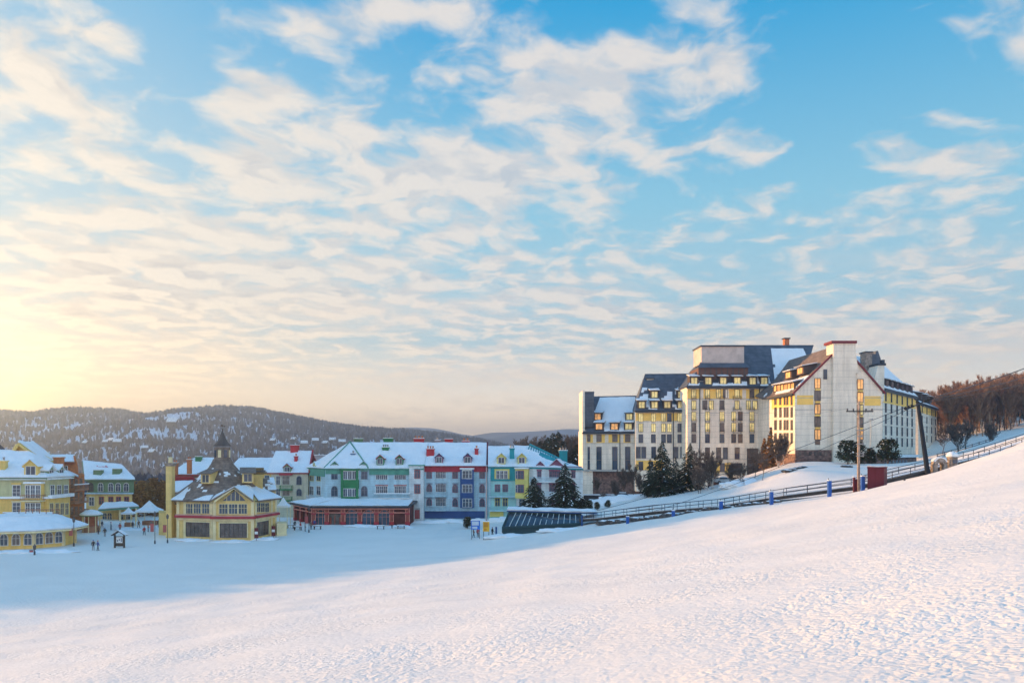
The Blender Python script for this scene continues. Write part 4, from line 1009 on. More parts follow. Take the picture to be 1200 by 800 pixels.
# snow-roofed houses further behind, seen over the roofs
def back_house(px0, px1, py_e, py_r, Y, label, wallm, roofm=REDM, hip=True, dp=9, zb=-20):
    root = empty('back_house', P3((px0+px1)/2, 560, Y), label, 'house', 'houses behind the village row')
    f = Fac(px0, Y, px1, Y); ze = f.uv(0, py_e)[1]; w = MB(); w.prism([f.A, f.B, f.B+Vector((0, 2*dp-2)), f.A+Vector((0, 2*dp-2))], zb, ze, 0); w.build('wall', [wallm], root)
    zr = (HY-py_r)/F*(Y+dp); k = min(4.0, f.L*.2) if hip else 0
    a, c = f.pt(-.5, ze, .6), f.pt(f.L+.5, ze, .6); pa, pb = f.pt(k, zr, -dp), f.pt(f.L-k, zr, -dp); d, e = f.pt(f.L+.5, ze, -2*dp+1), f.pt(-.5, ze, -2*dp+1)
    rf = MB(); rf.slab([a, c, pb, pa], .3); rf.slab([d, e, pa, pb], .3)
    if hip: rf.slab([c, d, pb], .3); rf.slab([e, a, pa], .3)
    else:
        for p, q, r_ in ((f.pt(0, ze), f.pt(0, ze, -2*dp+2), f.pt(0, zr-.4, -dp)), (f.pt(f.L, ze, -2*dp+2), f.pt(f.L, ze), f.pt(f.L, zr-.4, -dp))): rf.poly([p, q, r_], 1)
    ro = rf.build('roof', [roofm, wallm], root)
    s = MB(); u_ = Vector((0, 0, .06)); snow_quad(s, [a+u_, c+u_, pb+u_, pa+u_], .4, 1.4, 0, px0)
    if hip: snow_quad(s, [e+u_, a+u_, pa+u_, pa+u_], .4, 1.4, 0, px0); snow_quad(s, [c+u_, d+u_, pb+u_, pb+u_], .4, 1.4, 0, px0)
    s.build('roof_snow', SNOW, ro, smooth=True)
    n = max(1, int(f.L/4))
    for i in range(n):
        for zz in (ze-2.6,): window(f, root, px0+(px1-px0)*(i+.5)/n, 0, 0, wm=1.3, z=(zz, zz+1.6), sill=False)
    return root
back_house(268, 322, 553, 537, 228, 'long snow roofed house right behind the spire of the clubhouse', YEL, SHINGD, hip=False)
r = back_house(200, 262, 556, 537, 215, 'house with a wide snowy roof and red eaves behind the tall yellow chimney', BROWNW, REDM, hip=True)
chimney(r, P3(205.5, 556, 208), 1.1, 1.1, 3.0, ORANGE, pots=2); chimney(r, P3(222, 555, 206), 1.0, 1.0, 3.6, ORANGE, pots=2); chimney(r, P3(233, 541, 222), 1.6, 1.2, 1.3, GREEN, pots=0)
r = back_house(364, 402, 551, 536, 232, 'blue grey house with a snowy roof behind the green hipped roof', BLUEW, NAVY, hip=True)
chimney(r, P3(376, 540, 238), 5.0, 1.4, 1.6, mat('grey_vent', (.4, .36, .38)), pots=0)

# ---------------------------------------------------------------- yellow clubhouse with the spire
def clubhouse():
    root = empty('clubhouse', P3(265, 630, 152), 'mustard yellow clubhouse with a brown spired tower roof and snow on its eaves', 'clubhouse')
    fl = Fac(207.5, 152.5, 249.5, 150.4); fm = Fac(249.5, 149.2, 298, 149.2); fr = Fac(298, 150.4, 324, 159)
    ze = (HY-586)/F*150; zb = ZV-1.5
    w = MB(); back = 17
    w.prism([fl.A, fl.B, Vector((fm.A.x, 150.4)), fm.A, fm.B, fr.A, fr.B, XY(322, 170), XY(209, 168)], zb, ze, 0)
    w.prism([XY(196, 156), XY(207.7, 153.5), XY(207.7, 165), XY(196, 166)], zb, ze-.6, 0)
    # centre gable wall
    gp = P3(276, 570.5, 149.2); solid(w, [fm.pt(0, ze), fm.pt(fm.L, ze), Vector((gp.x, 149.2, gp.z-.5))], 6, 0)
    w.build('wall', [YELC], root)
    # corner boards
    b = MB()
    for f, ps in ((fl, (208.8, 217, 248)), (fm, (251.5, 296)), (fr, (299.6, 318, 322.8))):
        for px in ps: t = f.uv(px, 600)[0]; f.box(b, t-.3, t+.3, zb, ze-.3, 0, .12, 0)
    b.build_each('corner_board', [TRIMY], root)
    # belt canopy in dark red with light underline
    b = MB(); zc = (HY-605.5)/F*150
    for f in (fl, fm, fr):
        f.box(b, -.1 if f is not fm else -.35, f.L+(.1 if f is not fm else .35), zc-.25, zc+.2, 0, .75, 0); f.box(b, -.05, f.L+.05, zc+.2, zc+.38, 0, .55, 1); f.box(b, 0, f.L, zc-.75, zc-.25, 0, .3, 2)
    b.build_each('belt_canopy', [REDM, mat('pink_flashing', (.62, .36, .32)), TRIMY], root)
    # upper windows
    for px in (221.8, 231.3, 241.3): window(fl, root, px, 590.5, 600.8, w=7.6, frame=TRIMY, mull=(2, 1))
    for px in (262, 273.4, 284.6): window(fm, root, px, 591, 601, w=9, frame=TRIMY, mull=(2, 1))
    for px in (302.5, 307.6, 312.6): window(fr, root, px, 589.5, 599, w=4.2, frame=TRIMY, mull=(1, 1))
    # garage-like glazed doors
    for f, a, c in ((fl, 218.5, 246), (fm, 258.2, 289.4), (fr, 299.8, 314)):
        fr_ = MB(); z1 = (HY-612.5)/F*150; z0 = (HY-629.5)/F*150+.1
        t0 = f.uv(a, 620)[0]; t1 = f.uv(c, 620)[0]
        f.box(fr_, t0, t1, z0, z1, 0, .05, 1)
        nx, nz = (6, 4) if f is not fr else (4, 4)
        for i in range(nx+1): t = t0+(t1-t0)*i/nx; f.box(fr_, t-.06, t+.06, z0, z1, .051, .12, 0)
        for i in range(nz+1): z = z0+(z1-z0)*i/nz; f.box(fr_, t0, t1, z-.05, z+.05, .121, .15, 0)
        f.box(fr_, t0-.25, t1+.25, z1+.05, z1+.3, .0, .2, 2); f.box(fr_, t0-.25, t0-.07, z0, z1+.05, .0, .2, 2); f.box(fr_, t1+.07, t1+.25, z0, z1+.05, .0, .2, 2)
        fr_.build('glazed_door', [FRAMED, GLASSW, TRIMY], root)
    # gable glazing
    b = MB(); c = P3(273.5, 586, 149.2); q = lambda px, py: fm.pt(fm.uv(px, py)[0], fm.uv(px, py)[1], .05)
    b.poly([q(261, 586.5), q(288, 586.5), q(275.6, 574)], 0); b.build('gable_glazing', [GLASS], root)
    b = MB()
    for px, pt in ((266, 581.5), (271, 577), (276, 574), (281, 579)): t, z = fm.uv(px, 586.5); z2 = fm.uv(px, pt)[1]; fm.box(b, t-.05, t+.05, z, z2, .055, .12)
    b.build_each('gable_mullion', [TRIMY], root)
    # rake boards
    b = MB(); A_ = q(253.5, 585.8)+Vector((0, -1.0, 0)); C_ = q(298.5, 585)+Vector((0, -1.0, 0)); T_ = Vector((gp.x, 148.2, gp.z+.05))
    for p in (A_, C_): b.hexa([p-Vector((0, 0, .4)), T_-Vector((0, 0, .4)), T_+Vector((0, .3, -.4)), p+Vector((0, .3, -.4)), p, T_, T_+Vector((0, .3, 0)), p+Vector((0, .3, 0))])
    b.build_each('rake_board', [TRIMY], root)
    # roofs: steep bell-curved pyramid on top of flared eaves
    cx_, cy_ = XY(260.5, 159).x, 159.0
    n = 8; ring = lambda r, ry, z, a0=R(22.5): [(cx_+r*math.cos(a0+2*math.pi*i/n), cy_+ry*math.sin(a0+2*math.pi*i/n), z) for i in range(n)]
    prof = [(11.0, 9.6, -7.4), (8.9, 7.8, -5.9), (6.2, 5.6, -3.4), (4.1, 3.8, -.8), (2.6, 2.5, 1.2), (1.6, 1.6, 2.9), (1.35, 1.35, 3.2)]
    prof = [(a_, b_, (HY-p)/F*159) for a_, b_, p in ((10.9, 9.4, 583), (8.2, 7.1, 574), (5.6, 4.8, 563), (3.6, 3.2, 552.5), (2.3, 2.2, 544), (1.8, 1.8, 538))]
    rf = MB(); rings = [ring(*p) for p in prof]
    for k in range(len(rings)-1):
        for i in range(n): j = (i+1) % n; rf.poly([rings[k][i], rings[k][j], rings[k+1][j], rings[k+1][i]])
    rf.poly(rings[-1]); rf.poly(rings[0][::-1])
    ro = rf.build('tower_roof', [SHING], root)
    ts = MB()
    for k in range(1, len(rings)-2):
        for i in (3, 4, 5, 6, 7, 0):
            j = (i+1) % n; snow_quad(ts, lift([rings[k][i], rings[k][j], rings[k+1][j], rings[k+1][i]], .03), .09, .40, .80, 2.0+k, mscale=.5)
    tag(ts.build('snow_patch', SNOW, ro, smooth=True), kind='stuff')
    # eave skirts
    ev = MB(); sn = MB()
    def skirt(A1, B1, A2, B2, seed, cov=True):
        ev.slab([A1, B1, B2, A2], .25); 
        if cov: snow_quad(sn, lift([A1, B1, B2, A2], .05), .32, .7, 0, seed)
    k = Vector((0, 0, 0))
    L0, L1 = fl.pt(-.6, ze-.1, .9), fl.pt(fl.L, ze-.1, .9); M0, M1 = fm.pt(-.3, ze, 1.0), fm.pt(fm.L+.3, ze, 1.0); R0, R1 = fr.pt(.0, ze-.1, .9), fr.pt(fr.L+.5, ze-.1, .9)
    zi = (HY-572)/F*156
    skirt(L0, L1, P3(220, 572, 156), P3(256, 572, 155), 1); skirt(R0, R1, P3(291, 571.5, 156), P3(305, 571, 162), 2)
    tb = Vector((gp.x, 156.5, gp.z)); 
    ev.slab([M0+Vector((0, -.2, 0)), T_, tb, Vector((P3(255, 0, 155).x, 155.5, ze+1.7))], .25, 0); ev.slab([M1+Vector((0, -.2, 0)), T_, tb, Vector((P3(296, 0, 155).x, 155.5, ze+1.7))][::-1], .25, 0)
    snow_quad(sn, lift([M0+Vector((.3, .2, .1)), T_+Vector((-.1, .3, -.05)), tb, Vector((P3(257, 0, 155).x, 156, ze+1.8))][::-1], .05), .25, .7, 0, 3)
    snow_quad(sn, lift([T_+Vector((.1, .3, -.05)), M1+Vector((-.3, .2, .1)), Vector((P3(296, 0, 155).x, 156, ze+1.8)), tb], .05), .25, .7, 0, 4)
    ev.slab([XY(195, 155.6).to_3d()+Vector((0, 0, ze-.9)), XY(209, 153).to_3d()+Vector((0, 0, ze-.9)), XY(211, 160).to_3d()+Vector((0, 0, ze+2)), XY(199, 162).to_3d()+Vector((0, 0, ze+2))], .25)
    eo = ev.build('eave_roof', [SHING], root); sn.build('roof_snow', SNOW, eo, smooth=True)
    # left rear block with its own snowy roof and red railing
    b = MB(); b.prism([XY(201, 158), XY(228, 158), XY(228, 168), XY(201, 168)], zb, (HY-577)/F*158, 0); b.build('rear_wall', [YELC], root)
    b = MB(); A1, B1 = P3(200, 577, 157), P3(229, 577, 157); A2, B2 = P3(203, 564.5, 162), P3(226, 564.5, 162); b.slab([A1, B1, B2, A2], .25, 0)
    for i in range(9): b.box(A2.x+i*(B2.x-A2.x)/8-.06, 162.2, A2.z, A2.x+i*(B2.x-A2.x)/8+.06, 162.35, A2.z+1.0, 1)
    b.box(A2.x, 162.15, A2.z+.95, B2.x, 162.4, A2.z+1.15, 1); b.box(A2.x, 162.5, A2.z-.3, B2.x, 163.0, A2.z+.9, 1)
    po = b.build('rear_roof', [SHING, REDM], root); s = MB(); snow_quad(s, lift([A1, B1, B2, A2], .05), .4, .6, 0, 4); s.build('snow', SNOW, po, smooth=True)
    b = MB(); b.prism([XY(296, 160), XY(308, 160), XY(308, 166), XY(296, 166)], zb, (HY-556)/F*160, 0); b.prism([XY(308, 161), XY(323, 163), XY(322, 168), XY(308, 168)], zb, (HY-574)/F*161, 0)
    b.build('rear_wall', [YELC], root)
    b = MB(); A1, B1 = P3(307, 575, 160), P3(324, 574, 162); A2, B2 = P3(308, 560, 167), P3(321, 560, 168); b.slab([A1, B1, B2, A2], .25, 0); po = b.build('rear_roof', [SHING], root); s = MB(); snow_quad(s, lift([A1, B1, B2, A2], .05), .3, .6, .4, 4); s.build('snow', SNOW, po, smooth=True)
    b = MB(); c = XY(302, 162); b.box(c.x-1.0, 161, (HY-556)/F*160, c.x+1.0, 163, (HY-548)/F*160, 0); b.box(c.x-1.25, 160.7, (HY-553)/F*160, c.x+1.25, 163.3, (HY-551)/F*160, 1); b.build('rooftop_hut', [mat('gold_brown', (.24, .16, .06), var=.4), FRAMED], root)
    # dormers on the tower roof
    for px, pt_, uu, Y in ((241, 566.5, (1, -.12), 153.2), (290.5, 565.5, (1, .35), 154.5)):
        P = P3(px, pt_, Y); dormer(root, P, uu, 2.0 if px < 260 else 2.2, 1.9, 4.2, YELC, SHING, 'shed', frame=TRIMY, over=.45, snow=False, rise=.5)
    # clock stage / belfry
    b = MB(); zc0 = (HY-538.5)/F*159; b1 = (HY-522)/F*159
    b.lathe((cx_, cy_, zc0-.3), [(1.85, 0), (1.85, .4), (1.6, .5), (1.55, (b1-zc0))], 8, 0, R(22.5)); 
    for i in range(8):
        a_ = 2*math.pi*i/8; u = (-math.sin(a_), math.cos(a_)); r_ = 1.50
        b.obox((cx_+r_*math.cos(a_), cy_+r_*math.sin(a_), zc0+.5), u, .6, .12, 1.5, 2 if i % 2 == 0 else 1)
    b.lathe((cx_, cy_, b1-.1), [(1.8, 0), (1.7, .15), (1.05, .9), (.62, 1.7), (.32, 2.6), (.08, 3.5)], 8, 3, R(22.5))
    b.build('belfry', [SHING, GLASS, TRIMY, SHINGD], root)
    b = MB(); zt = b1+3.2; b.tube((cx_, cy_, zt-.2), (cx_, cy_, zt+1.1), .05, .03); b.lathe((cx_, cy_, zt), [(.03, 0), (.2, .15), (.2, .25), (.03, .4)], 8)
    b.box(cx_-.55, cy_-.03, zt+.75, cx_+.35, cy_+.03, zt+.85); b.poly([(cx_+.35, cy_, zt+.6), (cx_+.7, cy_, zt+.8), (cx_+.35, cy_, zt+1.0)]); b.poly([(cx_-.3, cy_, zt+.8), (cx_+.25, cy_, zt+.8), (cx_+.1, cy_, zt+1.15), (cx_-.35, cy_, zt+1.2)])
    b.build('weathervane', [FRAMED], root)
    # tall chimney stack
    Y = 152.5; b = MB(); x0, x1 = XY(194.3, Y).x, XY(201, Y).x; zt = (HY-546)/F*Y
    b.box(x0, Y, zb, x1, Y+1.6, zt, 0); b.box(x0-.15, Y-.15, zt, x1+.15, Y+1.75, zt+.35, 1); b.box(x0-.3, Y-.3, zt+.35, x1+.3, Y+1.9, zt+.65, 1)
    co = b.build('chimney', [YELC, STONE], root)
    s = MB(); s.lathe(((x0+x1)/2, Y+.8, zt+.65), [(.42, 0), (.38, .9), (.5, .95), (.3, 1.15)], 10); s.build('chimney_pot', [TRIMY], co)
    # low porch block on the left, walled terrace on the right
    b = MB(); b.prism([XY(186, 158), XY(195, 157), XY(195, 163), XY(186, 163)], zb, (HY-600)/F*158, 0); b.build('side_porch', [YELC], root)
    b = MB(); b.prism([XY(324.5, 156), XY(336, 157), XY(336, 161), XY(324.5, 161)], zb, (HY-613)/F*156, 0); b.build('terrace_wall', [TRIMY], root)
    # wall lamps: round lit yellow lamp above door
clubhouse()

# ---------------------------------------------------------------- left end of the village
def left_block():
    root = empty('chalet_block', P3(30, 612, 150), 'large yellow hotel block with a thick snow mansard roof at the left edge', 'hotel block')
    Y = 150; f = Fac(-150, Y, 57, Y); fb = Fac(57, Y, 82, 158); zb = ZV-1; ze = (HY-561)/F*Y; zm = (HY-583)/F*Y
    w = MB(); w.prism([f.A, f.B, fb.B, XY(80, 172), f.A+Vector((0, 20))], zb, zm, 0); w.prism([f.A+Vector((0, .01)), f.B+Vector((0, .01)), fb.B+Vector((-.3, .2)), XY(79, 170), f.A+Vector((0, 19))], zm+.004, ze, 1)
    w.build('wall', [YEL, mat('pale_olive_wall', (.52, .50, .28), lines=[(2, .5, .2)])], root)
    b = MB(); f.box(b, -.3, f.L+.2, zm-.15, zm+.25, 0, .7, 0); fb.box(b, -.2, fb.L+.2, zm-.15, zm+.5, 0, .8, 0); b.build_each('ledge_snow', [SNOW], root)
    b = MB(); f.box(b, -.3, f.L+.4, ze-.15, ze+.2, 0, .7, 0); fb.box(b, -.2, fb.L+.3, ze-.15, ze+.2, 0, .7, 0); b.build_each('cornice', [FRAME], root)
    # mansard
    a, c = f.pt(-1, ze+.2, .8), f.pt(f.L+.2, ze+.2, .8); pa, pb = P3(-150, 527, 158), P3(34, 531, 158); d = fb.pt(fb.L+.3, ze+.2, .8); pc = P3(57, 541, 161)
    rf = MB(); rf.slab([a, c, pb, pa], .4); rf.slab([c, d, pc, pb], .4); pb2 = Vector((*XY(34, 172), pb.z)); pc2 = Vector((*XY(56, 172), pc.z)); rf.slab([pa, pb, pb2, pa+Vector((0, 14, 0))], .4); rf.slab([pb, pc, pc2, pb2], .4)
    ro = rf.build('roof', [GREENM], root)
    s = MB(); snow_quad(s, lift([a, c, pb, pa], .08), .55, .9, 0, 4); snow_quad(s, lift([c, d, pc, pb], .08), .55, .9, 0, 5); snow_quad(s, lift([pa, pb, pb2, pa+Vector((0, 14, 0))], .08), .55, 1.5, 0, 6); s.build('roof_snow', SNOW, ro, smooth=True)
    # yellow gable behind with snow on its right slope
    g = MB(); G = [P3(8, 541, 160), P3(50, 541, 160), P3(21, 519.5, 160)]; solid(g, G, 10, 0, dx=-7); go = g.build('attic_gable', [YEL], root)
    r_ = MB(); r_.slab([P3(21, 518.6, 159), P3(53, 542, 159), P3(53, 542, 159)+Vector((-3, 11, 0)), P3(21, 518.6, 159)+Vector((-3, 11, 0))], .4); r_.slab([P3(5, 543, 159), P3(21, 518.6, 159), P3(21, 518.6, 159)+Vector((-3, 11, 0)), P3(5, 543, 159)+Vector((-3, 11, 0))], .4); r2 = r_.build('gable_roof', [YEL], go)
    s = MB(); snow_quad(s, lift([P3(21, 518.6, 160.4), P3(53, 542, 160.4), P3(53, 542, 160)+Vector((-3, 10, 0)), P3(21, 518.6, 160)+Vector((-3, 10, 0))], .06), .7, .9, 0, 6); s.build('roof_snow', SNOW, go, smooth=True)
    # dormer + chimney-like post
    p = P3(36, 557.5, 149.6); dormer(root, p, (1, 0), 2.6, 2.0, 4.5, YEL, YEL, 'gable', frame=FRAME, over=.3)
    p = P3(-40, 557.5, 149.6); dormer(root, p, (1, 0), 2.6, 2.0, 4.5, YEL, YEL, 'gable', frame=FRAME, over=.3)
    chimney(root, P3(4.5, 560, 151.5), 1.0, 1.0, 3.2, YEL, pots=1)
    # windows
    for px in (19.5, -8, -40, -80): window(f, root, px, 569, 580.5, w=8, lintel=(YEL, .35), mull=(1, 2)); window(f, root, px, 589.5, 601, w=8, lintel=(TRIMY, .3), mull=(1, 2))
    # curved bay with balconies
    b = MB(); f.pbox(b, 33, 566, 52, 606, 0, 1.0, 0); bo = b.build('bay', [YEL], root)
    for a_, c_ in ((569, 582), (589.5, 602)):
        for px in (36.5, 42.5, 48.5): window(f, root, px, a_, c_, w=4.4, off=1.03, mull=(1, 2), sill=False)
    balcony(f, root, 31, 54, 585.5, TRIMY, BROWNW, proj=2.0, h=1.0); balcony(f, root, 12, 70, 606, TRIMY, BROWNW, proj=2.2, h=1.0, snow=True)
    b = MB(); f.pbox(b, 32, 564, 53, 566.3, 0, 1.3, 0); b.build('bay_snow', [SNOW], root)
    for px in (60, 66.5, 72.5, 78): window(fb, root, px, 590, 602, w=3.6, frame=TRIMY, glass=GLASSW, mull=(1, 1)); 
    for px in (61, 69, 77): window(fb, root, px, 569, 579, w=4, frame=FRAME, mull=(1, 1))
    for px in (62.5, 74): dormer(root, fb.pt(fb.uv(px, 560)[0], ze+.3, -.4), fb.u, 2.0, 1.5, 2.5, GREENM, FRAME, 'gable')
left_block()

def pavilion():
    root = empty('pavilion', P3(40, 643, 140), 'low glazed yellow pavilion with arched windows and a snow covered roof', 'pavilion')
    cx_, cy_ = XY(36, 141).x-2.6, 141.5; n = 10; a0 = R(18+4)
    cx_ = XY(22, 141).x
    ringf = lambda rx, ry, z: [(cx_+rx*math.cos(a0+2*math.pi*i/n), cy_+ry*math.sin(a0+2*math.pi*i/n), z) for i in range(n)]
    zw = (HY-622)/F*135; zt = (HY-605)/F*141
    w = MB(); base = ringf(9.2, 7.2, 0); w.prism([(p[0], p[1]) for p in base], ZV-1, zw, 0); w.build('wall', [YEL], root)
    b = MB()
    for p in base: b.obox((p[0], p[1], ZV-.8), (1, 0), .45, .45, zw-ZV+.7, 0)
    b.build('post', [TRIMY], root)
    r0, r1 = ringf(11.3, 9.2, zw), ringf(6.2, 4.6, zt); rf = MB()
    for i in range(n): j = (i+1) % n; rf.poly([r0[i], r0[j], r1[j], r1[i]])
    rf.poly(r1); rf.poly(r0[::-1]); lo = ringf(11.3, 9.2, zw-.3)
    for i in range(n): j = (i+1) % n; rf.poly([lo[i], lo[j], (r0[j][0], r0[j][1], r0[j][2]-.002), (r0[i][0], r0[i][1], r0[i][2]-.002)], 1)
    ro = rf.build('roof', [SHING, TRIMY], root)
    s = MB()
    for i in range(n): j = (i+1) % n; snow_quad(s, lift([r0[i], r0[j], r1[j], r1[i]], .05), .45, .8, 0, 7)
    c = Vector((cx_, cy_, zt+.1))
    for i in range(n): j = (i+1) % n; snow_quad(s, lift([r1[i], r1[j], c, c], .05), .45, 1.5, 0, 7)
    s.build('roof_snow', SNOW, ro, smooth=True)
    # arched windows on the sides that face the piste
    for i in range(n):
        j = (i+1) % n; A_, B_ = Vector(base[i][:2]), Vector(base[j][:2])
        if (A_+B_).y/2 > cy_-1: continue
        f = Fac.__new__(Fac); f.A = A_; f.B = B_; f.u = (B_-A_).normalized(); f.L = (B_-A_).length; f.n = Vector((f.u.y, -f.u.x))
        if f.L < 2: continue
        m = 3
        for k in range(m):
            t = f.L*(k+.5)/m; p = f.pt(t, 0); px = CX+p.x/p.y*F
            window(f, root, px, 0, 0, wm=1.15, z=(ZV+.75, ZV+2.75), arch=True, mull=(1, 1), glass=GLASSW if k % 2 else GLASS, frame=FRAME)
    # dark rooftop clutter railing
    b = MB(); 
    for i in range(7): x = XY(22+i*8, 143).x; b.box(x-.05, 143, zt, x+.05, 143.1, zt+1.1)
    b.box(XY(22, 143).x, 143, zt+1.05, XY(70, 143).x, 143.1, zt+1.2); b.build('roof_railing', [BROWNW], root)
pavilion()

def red_house():
    root = empty('town_house', P3(82, 612, 165), 'narrow orange red brick house with balconies and a square brick chimney', 'house')
    f = Fac(79, 163, 99, 170); g = Fac(55, 168, 80, 164); zb = ZV-1; ze = (HY-556)/F*166
    w = MB(); w.prism([g.A, g.B, f.A, f.B, XY(97, 182), XY(56, 182)], zb, ze, 0)
    w.build('wall', [ORANGE], root)
    # mansard red front + gable end
    b = MB(); a, c = P3(60, 552, 166), P3(88, 556, 166); solid(b, [P3(60, 553, 166), P3(92, 557, 166), P3(91.5, 547, 166), P3(88, 533.5, 166), P3(86, 541, 166), P3(60, 541, 166)], 5, 0, dx=-3.5); b.build('mansard', [ORANGE], root)
    b = MB(); b.slab([P3(58, 541.5, 165.4), P3(87, 541.5, 165.4), P3(87.5, 533.5, 170), P3(52, 534, 170)], .4); b.slab([P3(52, 534, 170), P3(87.5, 533.5, 170), P3(87, 541, 178), P3(55, 541, 178)], .4)
    b.slab([P3(70, 551, 164), P3(93, 560, 164), P3(92, 556, 168), P3(72, 548, 167)], .3)
    ro = b.build('roof', [REDB], root); s = MB(); snow_quad(s, lift([P3(58, 541.5, 165.5), P3(87, 541.5, 165.5), P3(87.5, 533.5, 170), P3(52, 534, 170)], .06), .4, .8, 0, 3); snow_quad(s, lift([P3(71, 550.6, 164), P3(92, 559.4, 164), P3(91.5, 556, 168), P3(72, 548, 167)], .06), .35, .8, 0, 3); s.build('roof_snow', SNOW, ro, smooth=True)
    chimney(root, P3(69, 551, 163), 1.5, 1.5, 2.6, ORANGE, pots=0)
    window(g, root, 77, 546.5, 552, w=4, frame=FRAME)
    for a_, c_ in ((561, 571), (577, 586), (594, 602)):
        for px in (84, 89, 94.5): window(f, root, px, a_, c_, w=3.0, frame=BROWNW, glass=GLASSW, mull=(1, 1), sill=False)
    for py in (574, 589, 604): balcony(f, root, 81.5, 98.5, py, BROWNW, BROWNW, snow=(py == 574))
red_house()

def green_house():
    root = empty('town_house', P3(128, 608, 195), 'yellow house with a green mansard storey, two green chimneys and a red roof sign', 'house')
    Y = 196; f = Fac(101, Y, 155, Y); zb = ZV-1; zm = (HY-578)/F*Y; ze = (HY-562)/F*Y; zr = (HY-540)/F*205
    w = MB(); w.prism([f.A, f.B, XY(154, 210), XY(103, 210)], zb, zm, 0); w.build('wall', [YELC], root)
    b = MB(); g = Fac(103, Y+.6, 157, Y+.6); b.prism([g.A, g.B, XY(156, 209), XY(104, 209)], zm+.004, ze, 0); f.box(b, -.2, f.L+.3, zm-.1, zm+.25, 0, .6, 1); g.box(b, -.3, g.L+.4, ze-.35, ze, .0, .4, 0); b.build('mansard', [GREENM, BLUEW], root)
    a, c = g.pt(-.5, ze, .6), g.pt(g.L+.5, ze, .6); pa, pb = P3(97, 540, 203), P3(142, 545, 204)
    rf = MB(); rf.slab([a, c, pb, pa], .3); cc = Vector((*XY(157.5, 209), ze)); rf.slab([c, cc, pb], .3); rf.slab([cc, a+Vector((0, 12, 0)), pa, pb], .3); rf.slab([a+Vector((0, 12, 0)), a, pa], .3)
    ro = rf.build('roof', [GREENM], root); s = MB(); snow_quad(s, lift([a, c, pb, pa], .06), .4, .9, 0, 13); snow_quad(s, lift([c, cc, pb, pb], .06), .4, .9, 0, 13); s.build('roof_snow', SNOW, ro, smooth=True)
    for px in (118, 130, 138.5, 148, 106.5): window(g, root, px, 566, 575, w=5, mull=(1, 1), frame=FRAME if px != 106.5 else FRAMED, arch=True)
    for px in (119, 130, 139, 148.5): window(f, root, px, 582.5, 590, w=4.6, frame=FRAMER)
    window(f, root, 107.5, 583, 591.5, w=5, frame=FRAME)
    for px in (123, 128.5, 142, 150): window(f, root, px, 601, 608.5, w=5, frame=TRIMY, arch=True)
    # porch roof
    b = MB(); q = [P3(115, 597, 192), P3(163, 593.5, 190), P3(155, 588.5, 196), P3(122, 589.5, 196)]; b.slab(q, .4, 0); b.box(q[0].x, 192, ZV-.5, q[0].x+.3, 192.3, q[0].z-.3, 1); b.box(q[1].x-1, 190.2, ZV-.5, q[1].x-.7, 190.5, q[1].z-.3, 1); b.box((q[0].x+q[1].x)/2, 191.3, ZV-.5, (q[0].x+q[1].x)/2+.3, 191.6, q[1].z-.5, 1)
    po = b.build('porch_roof', [GREENR, TRIMY], root); s = MB(); snow_quad(s, lift(q, .08), .4, .7, 0, 3); s.build('snow', SNOW, po, smooth=True)
    chimney(root, P3(115.5, 561, 198), 2.0, 1.4, 2.3, GREENM, pots=0, cap=False); chimney(root, P3(137.5, 560, 198.5), 1.9, 1.4, 2.4, GREENM, pots=0, cap=False)
    return root
gh = green_house()
# red letter-shaped roof sign (unreadable in the photo: a row of small red strokes on a bar)
b = MB(); p0, p1 = P3(113, 548.6, 201), P3(127.5, 548.6, 201)
b.box(p0.x, 201, p0.z-.1, p1.x, 201.12, p0.z, 1)
for sx in (p0.x+.2, p1.x-.3): b.box(sx, 201, p0.z-1.0, sx+.08, 201.1, p0.z-.104, 1)
x = p0.x+.1; rr = random.Random(2)
for i in range(7):
    h = (.75, .5, .5, .55, .5, .75, .5)[i]; b.box(x, 201, p0.z+.004, x+.1, 201.12, p0.z+h, 0); b.box(x+.104, 201, p0.z+h-.12, x+.26, 201.12, p0.z+h, 0)
    if i % 2: b.box(x+.264, 201, p0.z+.004, x+.34, 201.12, p0.z+h, 0)
    x += .44
tag(b.build('roof_sign', [REDP, FRAMED]), 'small red lettering sign standing on the snowy roof of the green mansard house', 'sign')

# ================================================================ hills and far forest
def leafmat(name, cols, rough=.9, sc=.8):
    m = bpy.data.materials.new(name); m.use_nodes = True; g = NG(m.node_tree)
    out = g.n('ShaderNodeOutputMaterial'); b = g.n('ShaderNodeBsdfPrincipled'); g.l(b.outputs[0], out.inputs[0])
    geo = g.n('ShaderNodeNewGeometry'); r = geo.outputs['Random Per Island']
    n = len(cols); c = g.ramp(r, [(i/n, c) for i, c in enumerate(cols)], 'LINEAR')
    g.l(c, b.inputs['Base Color']); b.inputs['Roughness'].default_value = rough; b.inputs['Specular IOR Level'].default_value = .1
    return m
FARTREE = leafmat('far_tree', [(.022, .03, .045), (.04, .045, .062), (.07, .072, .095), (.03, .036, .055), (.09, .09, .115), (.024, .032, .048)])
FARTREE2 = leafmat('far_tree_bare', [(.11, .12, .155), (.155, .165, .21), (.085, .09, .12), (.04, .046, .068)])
NEEDLE = leafmat('spruce_needles', [(.012, .025, .014), (.02, .04, .02), (.035, .05, .025), (.03, .03, .018), (.05, .055, .03)])
TWIG = leafmat('bare_twigs_brown', [(.25, .125, .07), (.34, .175, .09), (.14, .08, .06), (.42, .225, .12)])
TWIGG = leafmat('bare_twigs_grey', [(.14, .11, .09), (.22, .17, .14), (.10, .08, .07)])
BROWNL = leafmat('brown_leaves', [(.20, .09, .03), (.30, .14, .04), (.14, .07, .03), (.36, .18, .06)])
